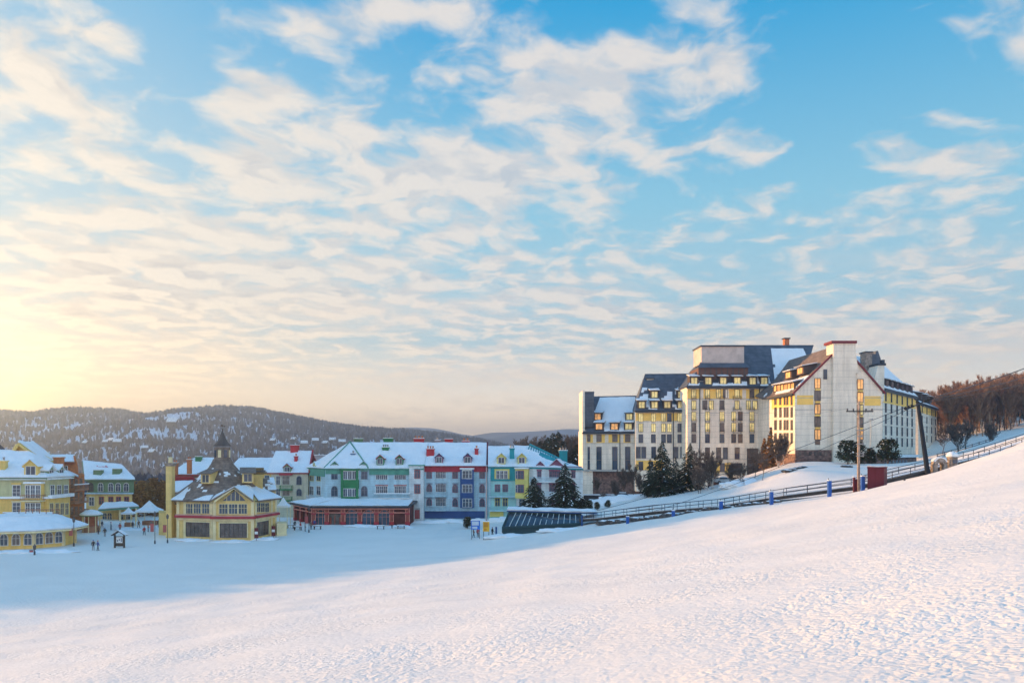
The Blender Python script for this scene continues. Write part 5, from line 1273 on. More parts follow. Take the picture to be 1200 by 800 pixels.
SHRUBG = leafmat('shrub_leaves', [(.03, .05, .02), (.06, .07, .03), (.07, .05, .025), (.03, .035, .02)])
BARK = mat('bark', (.12, .08, .06), var=.4, scale=3); BARKW = mat('birch_bark', (.55, .48, .42), var=.3, scale=4)
BARKO = mat('bark_orange', (.34, .21, .13), var=.35, scale=2)

def hill_mesh(name, x0, x1, y0, y1, nx, ny, zf, m):
    xs = np.linspace(x0, x1, nx); ys = np.linspace(y0, y1, ny); X, Y = np.meshgrid(xs, ys); Z = zf(X, Y)
    v = np.stack([X, Y, Z], 2).reshape(-1, 3); idx = np.arange(nx*ny).reshape(ny, nx)
    f = np.stack([idx[:-1, :-1], idx[:-1, 1:], idx[1:, 1:], idx[1:, :-1]], 2).reshape(-1, 4)
    me = bpy.data.meshes.new(name); me.from_pydata(v.tolist(), [], f.tolist()); me.materials.append(m)
    me.polygons.foreach_set('use_smooth', [True]*len(f)); me.update()
    o = bpy.data.objects.new(name, me); col.objects.link(o); tag(o, kind='structure'); return o
_rs = np.random.RandomState(11)
def fbm(X, Y, wl, seed, oct=4):
    r = np.random.RandomState(seed); Z = np.zeros_like(X, float); a = 1.0
    for o in range(oct):
        for k in range(5):
            t = r.uniform(0, 2*math.pi); p = r.uniform(0, 6.28); w = wl*r.uniform(.7, 1.4)
            Z += a*.4*np.sin((X*math.cos(t)+Y*math.sin(t))*2*math.pi/w + p)
        wl /= 2.1; a *= .5
    return Z
def ridge_fn(prof, Yr, Y0, Y1, zbase, rough, seed):
    pp = np.array(prof, float)
    def f(X, Y):
        px = CX + X/Yr*F
        top = (HY-np.interp(px, pp[:, 0], pp[:, 1]))/F*Yr
        t = np.where(Y < Yr, (Y-Y0)/(Yr-Y0), (Y1-Y)/(Y1-Yr)); t = np.clip(t, 0, 1); s = t*t*(3-2*t)
        s = .65*s + .35*np.sin(t*math.pi/2)
        n = fbm(X, Y, 320, seed)*rough*np.clip(t*(1.25-t)*4, 0, 1)
        return zbase + (top-zbase)*s*(1) + n*np.clip(1-(t-.7)/.3, .15, 1)
    return f
HILLP = [(-420, 510), (-250, 500), (-120, 493), (-20, 491), (35, 487), (80, 490), (105, 484), (128, 482), (150, 486), (190, 491), (225, 485), (262, 480), (300, 482), (340, 490), (385, 499), (430, 505), (480, 508), (520, 512), (560, 518), (640, 536), (760, 560)]
h1 = ridge_fn(HILLP, 1500, 830, 2500, -26, 6, 5)
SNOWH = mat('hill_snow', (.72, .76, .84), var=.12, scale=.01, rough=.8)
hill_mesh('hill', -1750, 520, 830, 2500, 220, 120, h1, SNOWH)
h2 = ridge_fn([(-900, 520), (350, 512), (440, 503), (480, 500), (512, 502), (540, 509), (600, 516), (700, 520)], 3100, 2600, 3700, -26, 8, 6)
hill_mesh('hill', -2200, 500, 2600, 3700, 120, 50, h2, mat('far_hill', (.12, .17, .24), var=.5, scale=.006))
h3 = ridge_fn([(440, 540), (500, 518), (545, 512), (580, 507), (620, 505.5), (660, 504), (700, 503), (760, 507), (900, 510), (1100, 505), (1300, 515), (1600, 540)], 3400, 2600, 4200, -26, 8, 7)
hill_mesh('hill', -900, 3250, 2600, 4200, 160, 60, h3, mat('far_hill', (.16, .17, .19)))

def tri_forest(name, pts, hts, ws, m, label=None, flat=.0):
    """one mass of small far trees: each a three-sided spire"""
    n = len(pts); P = np.asarray(pts); H = np.asarray(hts); W = np.asarray(ws); r = np.random.RandomState(1)
    a = r.uniform(0, 6.28, n); V = np.zeros((n, 7, 3))
    for k in range(3):
        t = a+k*2.094; V[:, k, 0] = P[:, 0]+W*np.cos(t)*.5; V[:, k, 1] = P[:, 1]+W*np.sin(t)*.5; V[:, k, 2] = P[:, 2]-1
        V[:, 3+k, 0] = P[:, 0]+W*np.cos(t+.5)*(.85 if flat else .55); V[:, 3+k, 1] = P[:, 1]+W*np.sin(t+.5)*(.85 if flat else .55); V[:, 3+k, 2] = P[:, 2]+H*(.55 if flat else .25)
    V[:, 6, :] = P; V[:, 6, 2] += H
    f = []
    base = np.arange(n)*7
    F_ = np.concatenate([np.stack([base+i, base+(i+1) % 3, base+3+(i+1) % 3, base+3+i], 1) for i in range(3)])
    T_ = np.concatenate([np.stack([base+3+i, base+3+(i+1) % 3, base+6], 1) for i in range(3)])
    me = bpy.data.meshes.new(name); me.from_pydata(V.reshape(-1, 3).tolist(), [], F_.tolist()+T_.tolist()); me.materials.append(m); me.update()
    o = bpy.data.objects.new(name, me); col.objects.link(o); tag(o, label, kind='stuff'); 
    if label: o['category'] = 'forest'
    return o
def scatter_hill(zf, x0, x1, y0, y1, n, seed, clear_wl=150, clear_th=-.45, hmin=6, hmax=11.5, snowy=None):
    r = np.random.RandomState(seed); x = r.uniform(x0, x1, n); y = y0 + (y1-y0)*r.uniform(0, 1, n)**.9
    px = CX+x/y*F; k = (px > -40) & (px < 720); x, y = x[k], y[k]
    c = fbm(x, y, clear_wl, seed+1, 4); d = r.uniform(-.9, .5, len(x))
    keep = .4*c + d > clear_th
    if snowy is not None: keep &= ~((snowy(x, y)) & (r.uniform(0, 1, len(x)) < .50))
    x, y = x[keep], y[keep]; z = zf(x, y); h = r.uniform(hmin, hmax, len(x))
    return np.stack([x, y, z], 1), h
def snowpatch(x, y):
    px = CX+x/y*F; z = h1(x, y); py = HY-z/y*F; s = np.zeros(len(x), bool)
    for cx_, cy_, rx, ry in ((112, 497, 45, 9), (45, 500, 30, 6), (215, 501, 9, 2.5), (252, 495, 8, 2.5), (175, 505, 8, 2), (45, 505, 22, 6), (300, 513, 25, 3), (140, 521, 20, 3), (330, 508, 18, 3)):
        s |= ((px-cx_)/rx)**2+((py-cy_)/ry)**2 + .3*fbm(x, y, 90, 9, 3) < 1
    return s
p, h = scatter_hill(h1, -1300, 320, 840, 1560, 46000, 21, snowy=snowpatch)
w = h*np.random.RandomState(4).uniform(.20, .38, len(h))
sel = np.random.RandomState(5).uniform(0, 1, len(h)) < .5
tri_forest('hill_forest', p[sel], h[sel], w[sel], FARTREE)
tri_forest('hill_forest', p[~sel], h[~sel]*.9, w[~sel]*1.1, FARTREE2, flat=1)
# flat valley floor with woods between village and hill
r = np.random.RandomState(8); n = 9000; y = r.uniform(330, 850, n); x = (r.uniform(-80, 700, n)-CX)/F*y
px = CX+x/y*F; lake = ((x+330)/150)**2+((y-640)/170)**2 < 1; road = fbm(x, y, 160, 3, 3) > .55
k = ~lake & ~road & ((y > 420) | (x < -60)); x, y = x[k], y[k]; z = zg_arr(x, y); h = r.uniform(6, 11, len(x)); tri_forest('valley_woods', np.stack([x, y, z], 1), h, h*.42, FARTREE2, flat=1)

# added wooded ridge, unseen left of frame, shaped to shade the square
RH = [(60, -22), (120, 9), (170, 14), (195, 18), (215, 23), (245, 32), (262, 38), (275, 44), (300, 45), (345, 45), (365, 44), (400, 14), (440, -22)]
def ridge(X, Y):
    top = np.interp(Y, [a for a, _ in RH], [b-6 for _, b in RH]); t = np.clip(1-np.abs(X+292)/58, 0, 1); s = t*t*(3-2*t)
    return -22 + (top+22)*s + fbm(X, Y, 60, 31, 3)*.8*s
hill_mesh('shade_ridge_slope', -360, -225, 50, 450, 60, 150, ridge, SNOWH)
r = np.random.RandomState(9); n = 2600; x = r.uniform(-345, -240, n); y = r.uniform(70, 420, n); z = ridge(x, y); h = r.uniform(5, 9.5, n)
tri_forest('shade_ridge_forest', np.stack([x, y, z], 1), h, h*.5, FARTREE, flat=1)

# small far houses at the foot of the hill and by the lake
def far_house_proto():
    root = empty('far_house', (0, 0, 0), 'x', 'house', 'snow roofed houses at the foot of the wooded hill')
    b = MB(); b.box(-6, -4.5, -4, 6, 4.5, 4.5, 0); b.poly([(-6, -4.5, 4.5), (-6, 4.5, 4.5), (-6, 0, 9)][::-1], 0); b.poly([(6, -4.5, 4.5), (6, 4.5, 4.5), (6, 0, 9)], 0)
    w_ = b.build('wall', [mat('far_wall', (.07, .06, .06))], root); s = MB(); s.slab([(-6.8, -5.4, 4.2), (6.8, -5.4, 4.2), (6.8, 0, 9.6), (-6.8, 0, 9.6)], .7); s.slab([(-6.8, 5.4, 4.2), (6.8, 5.4, 4.2), (6.8, 0, 9.6), (-6.8, 0, 9.6)], .7)
    r_ = s.build('roof', [SNOW], root); g = MB(); 
    for xx in (-4, -1.3, 1.4, 4): g.box(xx-.5, -4.6, .6, xx+.5, -4.5, 2.4)
    kids(root, [w_, r_]); return root
fh = far_house_proto(); rr = random.Random(4)
spots = [(104, 524, 'lone small house low on the wooded hill above the red brick house'), (128, 523, 'snowy roofed house left of a close pair on the hill'), (134, 521, 'upper house of a close pair on the hill'), (141, 524, 'snowy roofed house right of a close pair on the hill'), (173, 530, 'small house on the hillside right of the close pair'),
         (205, 501, 'large snow covered chalet high on the hill left of the spire'), (322, 521, 'small house on the hill right of the clubhouse spire'), (346, 519, 'snowy house on the hill above the red rooftop chimney'), (358, 524, 'lower snowy house above the blue grey roof'), (371, 521, 'snowy house right of the red rooftop chimney'), (383, 524, 'snowy house left of the big hipped roof'), (391, 520, 'highest snowy house left of the big hipped roof'), (402, 523, 'snowy house just touching the hipped roof outline'), (182, 536, 'small dark house beside the frozen lake')]
def hit_hill(px, py):
    for Y in np.arange(835, 1500, 5.0):
        x = (px-CX)/F*Y; z = float(h1(np.array([x]), np.array([Y]))[0])
        if HY-z/Y*F <= py: return x, Y, z
    return (px-CX)/F*850, 850, -25
for i, (px, py, lb) in enumerate(spots):
    o = fh if i == 0 else copy_tree(fh); x, Y, z = hit_hill(px, py); o.location = (x, Y-8, z+3); o.rotation_euler = (0, 0, rr.uniform(-.5, .5)); s_ = 1.1 if px == 205 else rr.uniform(.55, .8); o.scale = (s_,)*3; o['label'] = lb

# ================================================================ trees
def blade(mb, p, d, L, w, m=0, up=None):
    d = d.normalized(); s_ = d.cross(Vector((random.uniform(-1, 1), random.uniform(-1, 1), random.uniform(-1, 1)))); 
    if s_.length < 1e-3: return
    s_ = s_.normalized()*w/2; q = p+d*L; mb.poly([p-s_, p+s_, q+s_*.3, q-s_*.3], m)
def spruce_mesh(h, Rr, seed, snowf=.16, dens=1.0):
    random.seed(seed); c = MB(); t = MB(); t.tube((0, 0, -1.2), (0, 0, h*.5), h*.018, h*.011, 7); t.tube((0, 0, h*.5), (0, 0, h*.97), h*.011, .02, 6)
    lv = int(34*dens)
    for k in range(lv):
        f = k/(lv-1); z = h*(.07+.93*f); r = Rr*(1-f)**.85*(.85+.3*random.random())+.12
        nb = int((11-5*f))
        for b in range(nb):
            a = random.uniform(0, 6.28); rr_ = r*random.uniform(.65, 1.12); dr = Vector((math.cos(a), math.sin(a), 0)); side = Vector((-dr.y, dr.x, 0))
            segs = max(2, int(rr_/.42)); p = Vector((0, 0, z))
            for s_ in range(segs):
                u = (s_+1)/segs; q = Vector((0, 0, z))+dr*rr_*u+Vector((0, 0, -rr_*.34*u*u+rr_*.05*u))
                wd = .30*(1.25-u)+.14
                for sg in (-1, 1):
                    e = q+side*sg*wd*random.uniform(.7, 1.5)+Vector((0, 0, -.16*random.random()-.05))+dr*.18
                    c.poly([p, q, e], 0)
                    c.poly([p+Vector((0, 0, -.03)), q+Vector((0, 0, -.22*random.random()-.06)), q+dr*.12], 0)
                if random.random() < snowf: c.poly([p+Vector((0, 0, .05))-side*.10, p+Vector((0, 0, .05))+side*.10, q+Vector((0, 0, .05))+side*wd*.55, q+Vector((0, 0, .05))-side*wd*.55], 1)
                p = q
    return t, c
def bare_mesh(h, seed, spread=.55, trunks=1, twig=.05, depth=4, ntw=5, lean=.0):
    random.seed(seed); t = MB(); c = MB()
    def grow(p, d, L, r, lvl):
        n = 3 if lvl == 0 else 2; q = p
        for i in range(n):
            d2 = (d+Vector((random.uniform(-.16, .16), random.uniform(-.16, .16), .04))).normalized(); q2 = q+d2*L/n; ra = r*(1-i/n*.45)
            if lvl < 2: (t if lvl == 0 else c).tube(q, q2, ra, ra*.8, 5 if lvl == 0 else 4, 0 if lvl == 0 else 1)
            else: blade(c, q, d2, L/n, max(twig, ra*2), 0)
            if lvl < depth and (i > 0 or lvl > 0):
                for b in range(3 if lvl == 0 else 2):
                    a = random.uniform(0, 6.28); s_ = Vector((math.cos(a), math.sin(a), random.uniform(.25, 1.1))).normalized()
                    nd = (d2*(1-spread)+s_*spread).normalized(); grow(q+(q2-q)*random.uniform(.2, 1), nd, L*random.uniform(.42, .62), ra*.5, lvl+1)
            q, d = q2, d2
        if lvl >= depth-1:
            for b in range(ntw): blade(c, q-d*L*random.uniform(0, .8), (d+Vector((random.uniform(-1, 1), random.uniform(-1, 1), random.uniform(-.2, .9)))*.8), L*random.uniform(.5, 1), twig, 0)
        elif lvl < depth: grow(q, d, L*.5, r*.5, lvl+1)
    for k in range(trunks):
        o = Vector((random.uniform(-.3, .3), random.uniform(-.3, .3), -.8))*(1 if trunks > 1 else 0)+Vector((0, 0, -.8))
        grow(o, Vector((random.uniform(-.1, .1)+lean, random.uniform(-.1, .1), 1)), h*.62, h*.013, 0)
    return t, c
def shrub_mesh(h, w, seed, n=900, snowf=.05, cone=False):
    random.seed(seed); t = MB(); c = MB()
    for i in range(5): t.tube((0, 0, -.5), (random.uniform(-w, w)*.25, random.uniform(-w, w)*.25, h*.6), .07, .02, 4)
    cl = [(random.uniform(-.6, .6), random.uniform(-.6, .6), random.uniform(.15, .9)) for _ in range(14)]
    for i in range(n):
        x, y, z = random.choice(cl); x += random.gauss(0, .2); y += random.gauss(0, .2); z += random.gauss(0, .12); z = min(1.05, max(.02, z))
        k = (1-z*.8) if cone else math.sqrt(max(.05, 1-(z-.4)**2*1.6)); p = Vector((x*w*k*.62, y*w*k*.62, z*h)); s_ = random.uniform(.12, .26)*max(1, h/5)
        a = Vector((random.gauss(0, 1), random.gauss(0, 1), random.gauss(0, .6))).normalized(); b = a.orthogonal().normalized()
        c.poly([p-a*s_-b*s_*.5, p+a*s_-b*s_*.5, p+a*s_*.6+b*s_*.6, p-a*s_*.5+b*s_*.5], 1 if random.random() < snowf*(z > .4) else 0)
    return t, c
def tree_thing(name, geo, tm, cm, label, cat='tree', group=None):
    root = empty(name, (0, 0, 0), label, cat, group); t, c = geo
    a = t.build('trunk', tm, root); b = c.build('crown', cm, root); kids(root, [a, b]); return root
def place(o, px, Y, z=None, rz=0.0, s=1.0, label=None, dz=0.0):
    x = (px-CX)/F*Y; o.location = (x, Y, (zg(x, Y) if z is None else z)+dz); o.rotation_euler = (0, 0, rz); o.scale = (s, s, s)
    if label: o['label'] = label
    return o
SPR = [spruce_mesh(11, 5.6, 3, .07, 1.6), spruce_mesh(11, 5.4, 4, .07, 1.6), spruce_mesh(11, 4.2, 5, .03, 1.4), spruce_mesh(11, 3.5, 6, .03, 1.1)]
g_ = 'spruces standing in front of the buildings'
for i, (k, px, Y, ph, lb) in enumerate([(0, 626, 168, 56, 'snow dusted dark spruce in front of the yellow bay of the teal block'), (1, 662, 166, 62, 'broad dark spruce at the right end of the teal block'),
        (2, 776, 172, 64, 'tallest spruce of the group before the hotel, left one'), (2, 809, 176, 56, 'full spruce before the main hotel front, right of the group'), (3, 792, 178, 42, 'small thin spruce between the two big hotel spruces'), (3, 762, 177, 44, 'small spruce at the left foot of the tallest hotel spruce')]):
    o = tree_thing('spruce_tree', SPR[k], BARK, [NEEDLE, SNOW], lb, 'tree', g_); place(o, px, Y, rz=i*1.3, s=ph/F*Y/11)
# bare trees before the hotel
BARE = [bare_mesh(8, 21, trunks=2, twig=.05), bare_mesh(8, 22, twig=.05), bare_mesh(8, 23, trunks=3, twig=.045), bare_mesh(9, 24, twig=.06)]
for i, (k, px, Y, ph, bm, lb) in enumerate([(0, 828, 170, 52, BARKW, 'white stemmed birch clump before the hotel, left of the entrance'), (2, 836, 168, 44, BARKW, 'smaller birch leaning beside the clump at the hotel entrance'), (1, 742, 190, 42, BARK, 'thin grey bare tree before the brown base of the left wing'),
        (3, 733, 192, 30, BARK, 'low bare tree left of the thin grey one'), (0, 751, 186, 30, BARK, 'bare bushy tree between the left wing and the spruces'), (2, 912, 172, 44, BARKW, 'pale birch clump against the stone base of the sunlit wing'), (1, 919, 174, 40, BARKW, 'slim birch right of the brown leaved conical tree'),
        (1, 893, 158, 36, BARK, 'young bare tree on the snow bank above the stone hut'), (3, 1104, 240, 36, BARK, 'bare tree on the blue snow right of the leaning tower'), (1, 1133, 215, 40, BARK, 'bare tree standing alone on the blue snow slope'), (0, 1123, 212, 38, BARK, 'forked bare tree in the blue hollow'), (2, 1160, 225, 30, BARK, 'low bare bush tree at the forest edge'), (1, 700, 205, 26, BARK, 'small bare tree left before the hotel base'), (0, 722, 184, 26, BARK, 'bare bush tree between the cars under the left wing'), (2, 856, 170, 30, BARK, 'bare grey tree right of the hotel entrance piers'), (0, 869, 168, 26, BARK, 'low bare tree touching the left stone hut'), (1, 884, 168, 40, BARK, 'taller bare tree behind the stone huts'), (2, 707, 176, 16, BARK, 'low twiggy bush tree on the bank under the left wing'), (0, 820, 164, 34, BARK, 'twiggy bare tree left of the birch clump')]):
    o = tree_thing('bare_tree', BARE[k], bm, [TWIGG, bm], lb, 'tree'); place(o, px, Y, rz=i*2.1, s=ph/F*Y/9)
SHR = [shrub_mesh(5, 3.6, 31, 2600), shrub_mesh(5, 3.8, 32, 2600), shrub_mesh(7, 2.6, 33, 1200, cone=True)]
for i, (k, px, Y, ph, m_, lb, nm) in enumerate([(2, 904, 178, 44, BROWNL, 'brown leaved conical tree at the corner of the sunlit hotel wing', 'tree'), (2, 896, 181, 34, BROWNL, 'smaller brown leaved tree left of the conical one', 'tree'), (0, 993, 166, 26, SHRUBG, 'round dark shrub at the foot of the gable chimney', 'shrub'), (1, 1003, 168, 24, SHRUBG, 'dark shrub touching the utility pole from behind', 'shrub'),
        (1, 1020, 170, 17, SHRUBG, 'low shrub under the right gable windows', 'shrub'), (0, 1041, 170, 27, SHRUBG, 'dark bushy shrub at the right corner of the gable', 'shrub'), (0, 548, 176, 13, SHRUBG, 'dark shrub before the navy bay of the white block', 'shrub'), (0, 700, 158, 9, SHRUBG, 'low snowy shrub by the end of the lift deck', 'shrub'), (1, 712, 160, 8, SHRUBG, 'snowy shrub on the bank right of the deck end', 'shrub'), (0, 690, 162, 12, SHRUBG, 'tallest snowy shrub beside the right spruce', 'shrub'), (1, 681, 165, 15, SHRUBG, 'shrub squeezed between spruce and hotel bank', 'shrub')]):
    o = tree_thing('brown_tree' if nm == 'tree' else 'shrub', SHR[k], BARK, [m_, SNOW], lb, nm); place(o, px, Y, rz=i, s=ph/F*Y/(7 if k == 2 else 5))
BRN = [shrub_mesh(8, 5.0, 41, 1500, snowf=0), shrub_mesh(8, 5.4, 42, 1500, snowf=0)]
for i, (px, Y, ph, lb) in enumerate([(160, 205, 36, 'brown leaved tree touching the right corner of the green mansard house'), (172, 210, 34, 'brown leaved tree behind the peaked tent roof'), (184, 212, 40, 'tallest brown leaved tree between the tent and the yellow chimney'), (192, 206, 34, 'brown leaved tree partly hidden by the tall yellow chimney'), (152, 215, 36, 'brown tree behind the green mansard house'), (166, 222, 34, 'rear brown tree seen above the tent')]):
    o = tree_thing('brown_tree', BRN[i % 2], BARK, [BROWNL, SNOW], lb, 'tree', 'brown leaved trees left of the clubhouse'); place(o, px, Y, rz=i*1.7, s=ph/F*Y/8)
# forest right: individual bare trees with a few evergreens, sunlit
FB = [bare_mesh(17, 51+i, spread=.42, twig=.11, depth=4, ntw=5) for i in range(5)]
PFB = [tree_thing('bare_tree', gm, BARKO if i % 2 else BARK, [TWIG, BARKO], 'orange brown bare tree in the sunlit forest on the right slope', 'tree', 'bare trees of the forest right of the hotel') for i, gm in enumerate(FB)]
used = set(); rr = random.Random(12)
for i in range(150):
    Y = 262+ (i/150)*95 + rr.uniform(-5, 5); px = rr.uniform(1082 if Y > 285 else 1110, 1222)
    k = i % 5; o = PFB[k] if k not in used else copy_tree(PFB[k]); used.add(k)
    place(o, px, Y, rz=rr.uniform(0, 6.28), s=rr.uniform(.7, 1.03))
PE = tree_thing('spruce_tree', spruce_mesh(17, 3.2, 77, snowf=.04), BARK, [NEEDLE, SNOW], 'evergreen rising among the bare trees of the right forest', 'tree', 'evergreens in the forest right of the hotel')
for i, (px, Y, s_) in enumerate([(1096, 300, .9), (1124, 330, 1.0), (1118, 335, .9), (1145, 345, 1.0), (1171, 330, .85), (1188, 350, 1.0), (1196, 340, .9), (1205, 320, .9), (1160, 352, .95), (1180, 300, .5), (1108, 325, .8), (1135, 310, .6)]):
    o = PE if i == 0 else copy_tree(PE); place(o, px, Y, rz=i, s=s_)
# mass of wood further up the slope, uncountable
def mass(name, geo_list, spots, mats, label=None):
    V = []; Fs = []; M = []; b = 0
    arrs = []
    for t, c in geo_list:
        v = np.array(t.v+c.v); f = t.f+[tuple(i+len(t.v) for i in q) for q in c.f]; m = [1]*len(t.f)+[0]*len(c.f); arrs.append((v, f, m))
    for k, x, y, z, a, s_ in spots:
        v, f, m = arrs[k]; ca, sa = math.cos(a)*s_, math.sin(a)*s_
        V.append(np.stack([v[:, 0]*ca-v[:, 1]*sa+x, v[:, 0]*sa+v[:, 1]*ca+y, v[:, 2]*s_+z], 1)); Fs += [tuple(i+b for i in q) for q in f]; M += m; b += len(v)
    me = bpy.data.meshes.new(name); me.from_pydata(np.concatenate(V).tolist(), [], Fs); [me.materials.append(q) for q in mats]; me.polygons.foreach_set('material_index', M); me.update()
    o = bpy.data.objects.new(name, me); col.objects.link(o); tag(o, label, kind='stuff'); 
LB = [bare_mesh(17, 61+i, spread=.42, twig=.2, depth=3, ntw=4) for i in range(3)]
rr = random.Random(3); sp = []
for i in range(260):
    Y = rr.uniform(355, 470); px = rr.uniform(1060, 1260); x = (px-CX)/F*Y; sp.append((i % 3, x, Y, zg(x, Y), rr.uniform(0, 6), rr.uniform(.7, .98)))
mass('forest', LB, sp, [TWIG, BARKO])
# wood behind the coloured row
PB2 = [tree_thing('bare_tree', gm, BARK, [TWIGG, BARK], 'grey brown bare tree rising behind the teal and yellow block', 'tree', 'bare trees behind the coloured row') for gm in FB[:3]]
rr = random.Random(22); used = set()
for i in range(46):
    Y = rr.uniform(255, 310); px = rr.uniform(556, 690) if i > 20 else rr.uniform(630, 682); k = i % 3; o = PB2[k] if k not in used else copy_tree(PB2[k]); used.add(k)
    place(o, px, Y, rz=rr.uniform(0, 6), s=rr.uniform(.75, 1.0)*(1.0 if px > 620 else .82), z=-12.5)
PE2 = tree_thing('spruce_tree', SPR[1], BARK, [NEEDLE, SNOW], 'dark evergreen behind the right end of the coloured row', 'tree', 'evergreens behind the coloured row')
for i, (px, Y, pyt) in enumerate([(648, 250, 507), (654, 262, 505), (642, 256, 512), (676, 250, 520), (633, 270, 516)]):
    o = PE2 if i == 0 else copy_tree(PE2); s_ = ((HY-pyt)/F*Y+13)/11; place(o, px, Y, rz=i, s=s_, z=-13)

# ================================================================ lift deck, shelter, poles
TRK = [(683, 608, 143), (700, 607, 141), (740, 602.5, 136), (770, 599, 131), (845, 592.5, 122), (920, 580.5, 116), (1000, 570, 112.5), (1060, 556, 113), (1100, 547, 115), (1150, 535, 119), (1200, 519, 124), (1260, 500, 130)]
def lift_deck():
    pts = [P3(*p) for p in TRK]; root = empty('lift_deck', pts[0], 'long dark raised deck with twin handrails climbing the snow towards the right', 'walkway')
    dense = []
    for a, b in zip(pts[:-1], pts[1:]):
        n = max(1, int((b-a).length/2.4)); dense += [a.lerp(b, i/n) for i in range(n)]
    dense.append(pts[-1]); W = 1.3
    def off(i, o):
        a = dense[max(0, i-1)]; b = dense[min(len(dense)-1, i+1)]; d = (b-a); d.z = 0; d.normalize(); return dense[i]+Vector((d.y, -d.x, 0))*o
    dk = MB(); rl = [MB(), MB()]; po = MB()
    for i in range(len(dense)-1):
        a0, a1, b0, b1 = off(i, W), off(i, -W), off(i+1, W), off(i+1, -W); dn = Vector((0, 0, -.45))
        dk.hexa([a0+dn, b0+dn, b1+dn, a1+dn, a0, b0, b1, a1], 0)
        for s_, sd in enumerate((W-.05, -W+.05)):
            p, q = off(i, sd), off(i+1, sd)
            for hz in (.55, 1.1): rl[s_].tube(p+Vector((0, 0, hz)), q+Vector((0, 0, hz)), .06, n=4)
            rl[s_].tube(p, p+Vector((0, 0, 1.12)), .05, n=4)
    d_ = dk.build('deck', [WOODD], root); rl[0].build('handrail', [DARKM], root); rl[1].build('handrail', [DARKM], root)
    n = 0
    for i in range(1, len(dense)-1, 4):
        p = MB(); c = dense[i]; p.tube(c+Vector((0, 0, -.45)), (c.x, c.y, zg(c.x, c.y)-.4), .14, n=6); p.build('support_post', [WOODD], root)
    s = MB(); 
    for i in range(len(dense)-1):
        a0, b0, a1, b1 = off(i, W*.2), off(i+1, W*.2), off(i, -W*.95), off(i+1, -W*.95); u_ = Vector((0, 0, .01)); h = Vector((0, 0, .12)); s.hexa([a0+u_, b0+u_, b1+u_, a1+u_, a0+h, b0+h, b1+h, a1+h])
    s.build('snow', SNOW, d_)
lift_deck()
bp = None
for i, (px, pt_, pb, Y, lb) in enumerate([(735.5, 605, 616, 129, 'lowest blue padded post, half buried near the rocks'), (789, 598, 611.5, 122, 'blue padded post, second up from the rocks'), (845, 587, 603.5, 116, 'blue padded post below the stone hut'), (904, 576, 593, 111, 'blue padded post below the snowy bank of the hotel'), (972, 563, 580, 108, 'blue padded post left of the utility pole'), (1011, 558, 573, 107, 'blue padded post between utility pole and maroon box')]):
    b = MB(); p = P3(px, pb, Y); h = (pb-pt_)/F*Y; zb_ = min(p.z, zg(p.x, p.y)) 
    root = empty('padded_post', (p.x, p.y, p.z), lb, 'post', 'blue padded posts along the lift deck')
    b.box(p.x-.23, p.y-.23, zb_-.3, p.x+.23, p.y+.23, p.z+h, 0); b.build('pad', [BLUEP], root)
    c = MB(); c.box(p.x-.26, p.y-.26, p.z+h, p.x+.26, p.y+.26, p.z+h+.12); c.build('snow_cap', SNOW, root)
    t = MB(); t.tube((p.x, p.y+.36, zb_-.5), (p.x, p.y+.36, p.z+h+.35), .05, n=6); t.build('pole', [DARKM], root)
def net_fence():
    pts = [P3(735, 611, 129), P3(789, 605, 122), P3(845, 596, 116), P3(904, 585, 111), P3(972, 572, 108), P3(1011, 566, 107)]
    b = MB()
    for a, c in zip(pts[:-1], pts[1:]):
        for dz in (.45,): b.tube(a+Vector((0, .4, dz)), c+Vector((0, .4, dz)), .02, n=4)
    tag(b.build('rope_line', [DARKM]), 'thin rope strung between the blue padded posts', 'rope')
net_fence()
# rocks along the lower edge of the deck
def rock(seed):
    bm = bmesh.new(); bmesh.ops.create_icosphere(bm, subdivisions=3, radius=1)
    for v in bm.verts:
        n = mnoise.fractal(v.co*1.1+Vector((seed*7.1, 0, 0)), 1, 2, 3); v.co *= 1+.35*n; v.co.z *= .55
    for f in bm.faces: f.material_index = 1 if (f.normal.z > .75) else 0
    me = bpy.data.meshes.new('rock'); bm.to_mesh(me); bm.free(); me.materials.append(ROCK); me.materials.append(SNOW); return me
RK = [rock(i) for i in range(4)]; rr = random.Random(9)
for i in range(46):
    t = i/45; px = 704+t*205+rr.uniform(-2, 2); py = np.interp(px, [700, 740, 790, 845, 910], [613, 610, 606.5, 602.5, 590])-rr.uniform(0, 2.6)
    if i % 9 == 7: continue
    Y = np.interp(px, [700, 845, 910], [137, 117, 113]); o = bpy.data.objects.new('rock', RK[i % 4]); col.objects.link(o); x = (px-CX)/F*Y; s_ = rr.uniform(.35, .85)*(1.15 if px < 790 else .8)
    o.location = (x, Y, max(zg(x, Y)+s_*.1, (HY-py)/F*Y-s_*.2)); o.scale = (s_*1.5, s_, s_); o.rotation_euler = (0, 0, rr.uniform(-.6, .6)); tag(o, 'dark rock poking out of the snow below the raised deck', 'rock', 'dark rocks below the lift deck')
for i, (px, Y) in enumerate([(922, 160), (930, 158), (936, 161), (992, 160), (925, 157), (941, 162)]):
    o = bpy.data.objects.new('rock', RK[i % 4]); col.objects.link(o); x = (px-CX)/F*Y; o.location = (x, Y, zg(x, Y)+.1); o.scale = (1.1, .7, .7); tag(o, 'dark rock on the snow bank below the hotel gable', 'rock', 'rocks on the snow bank')

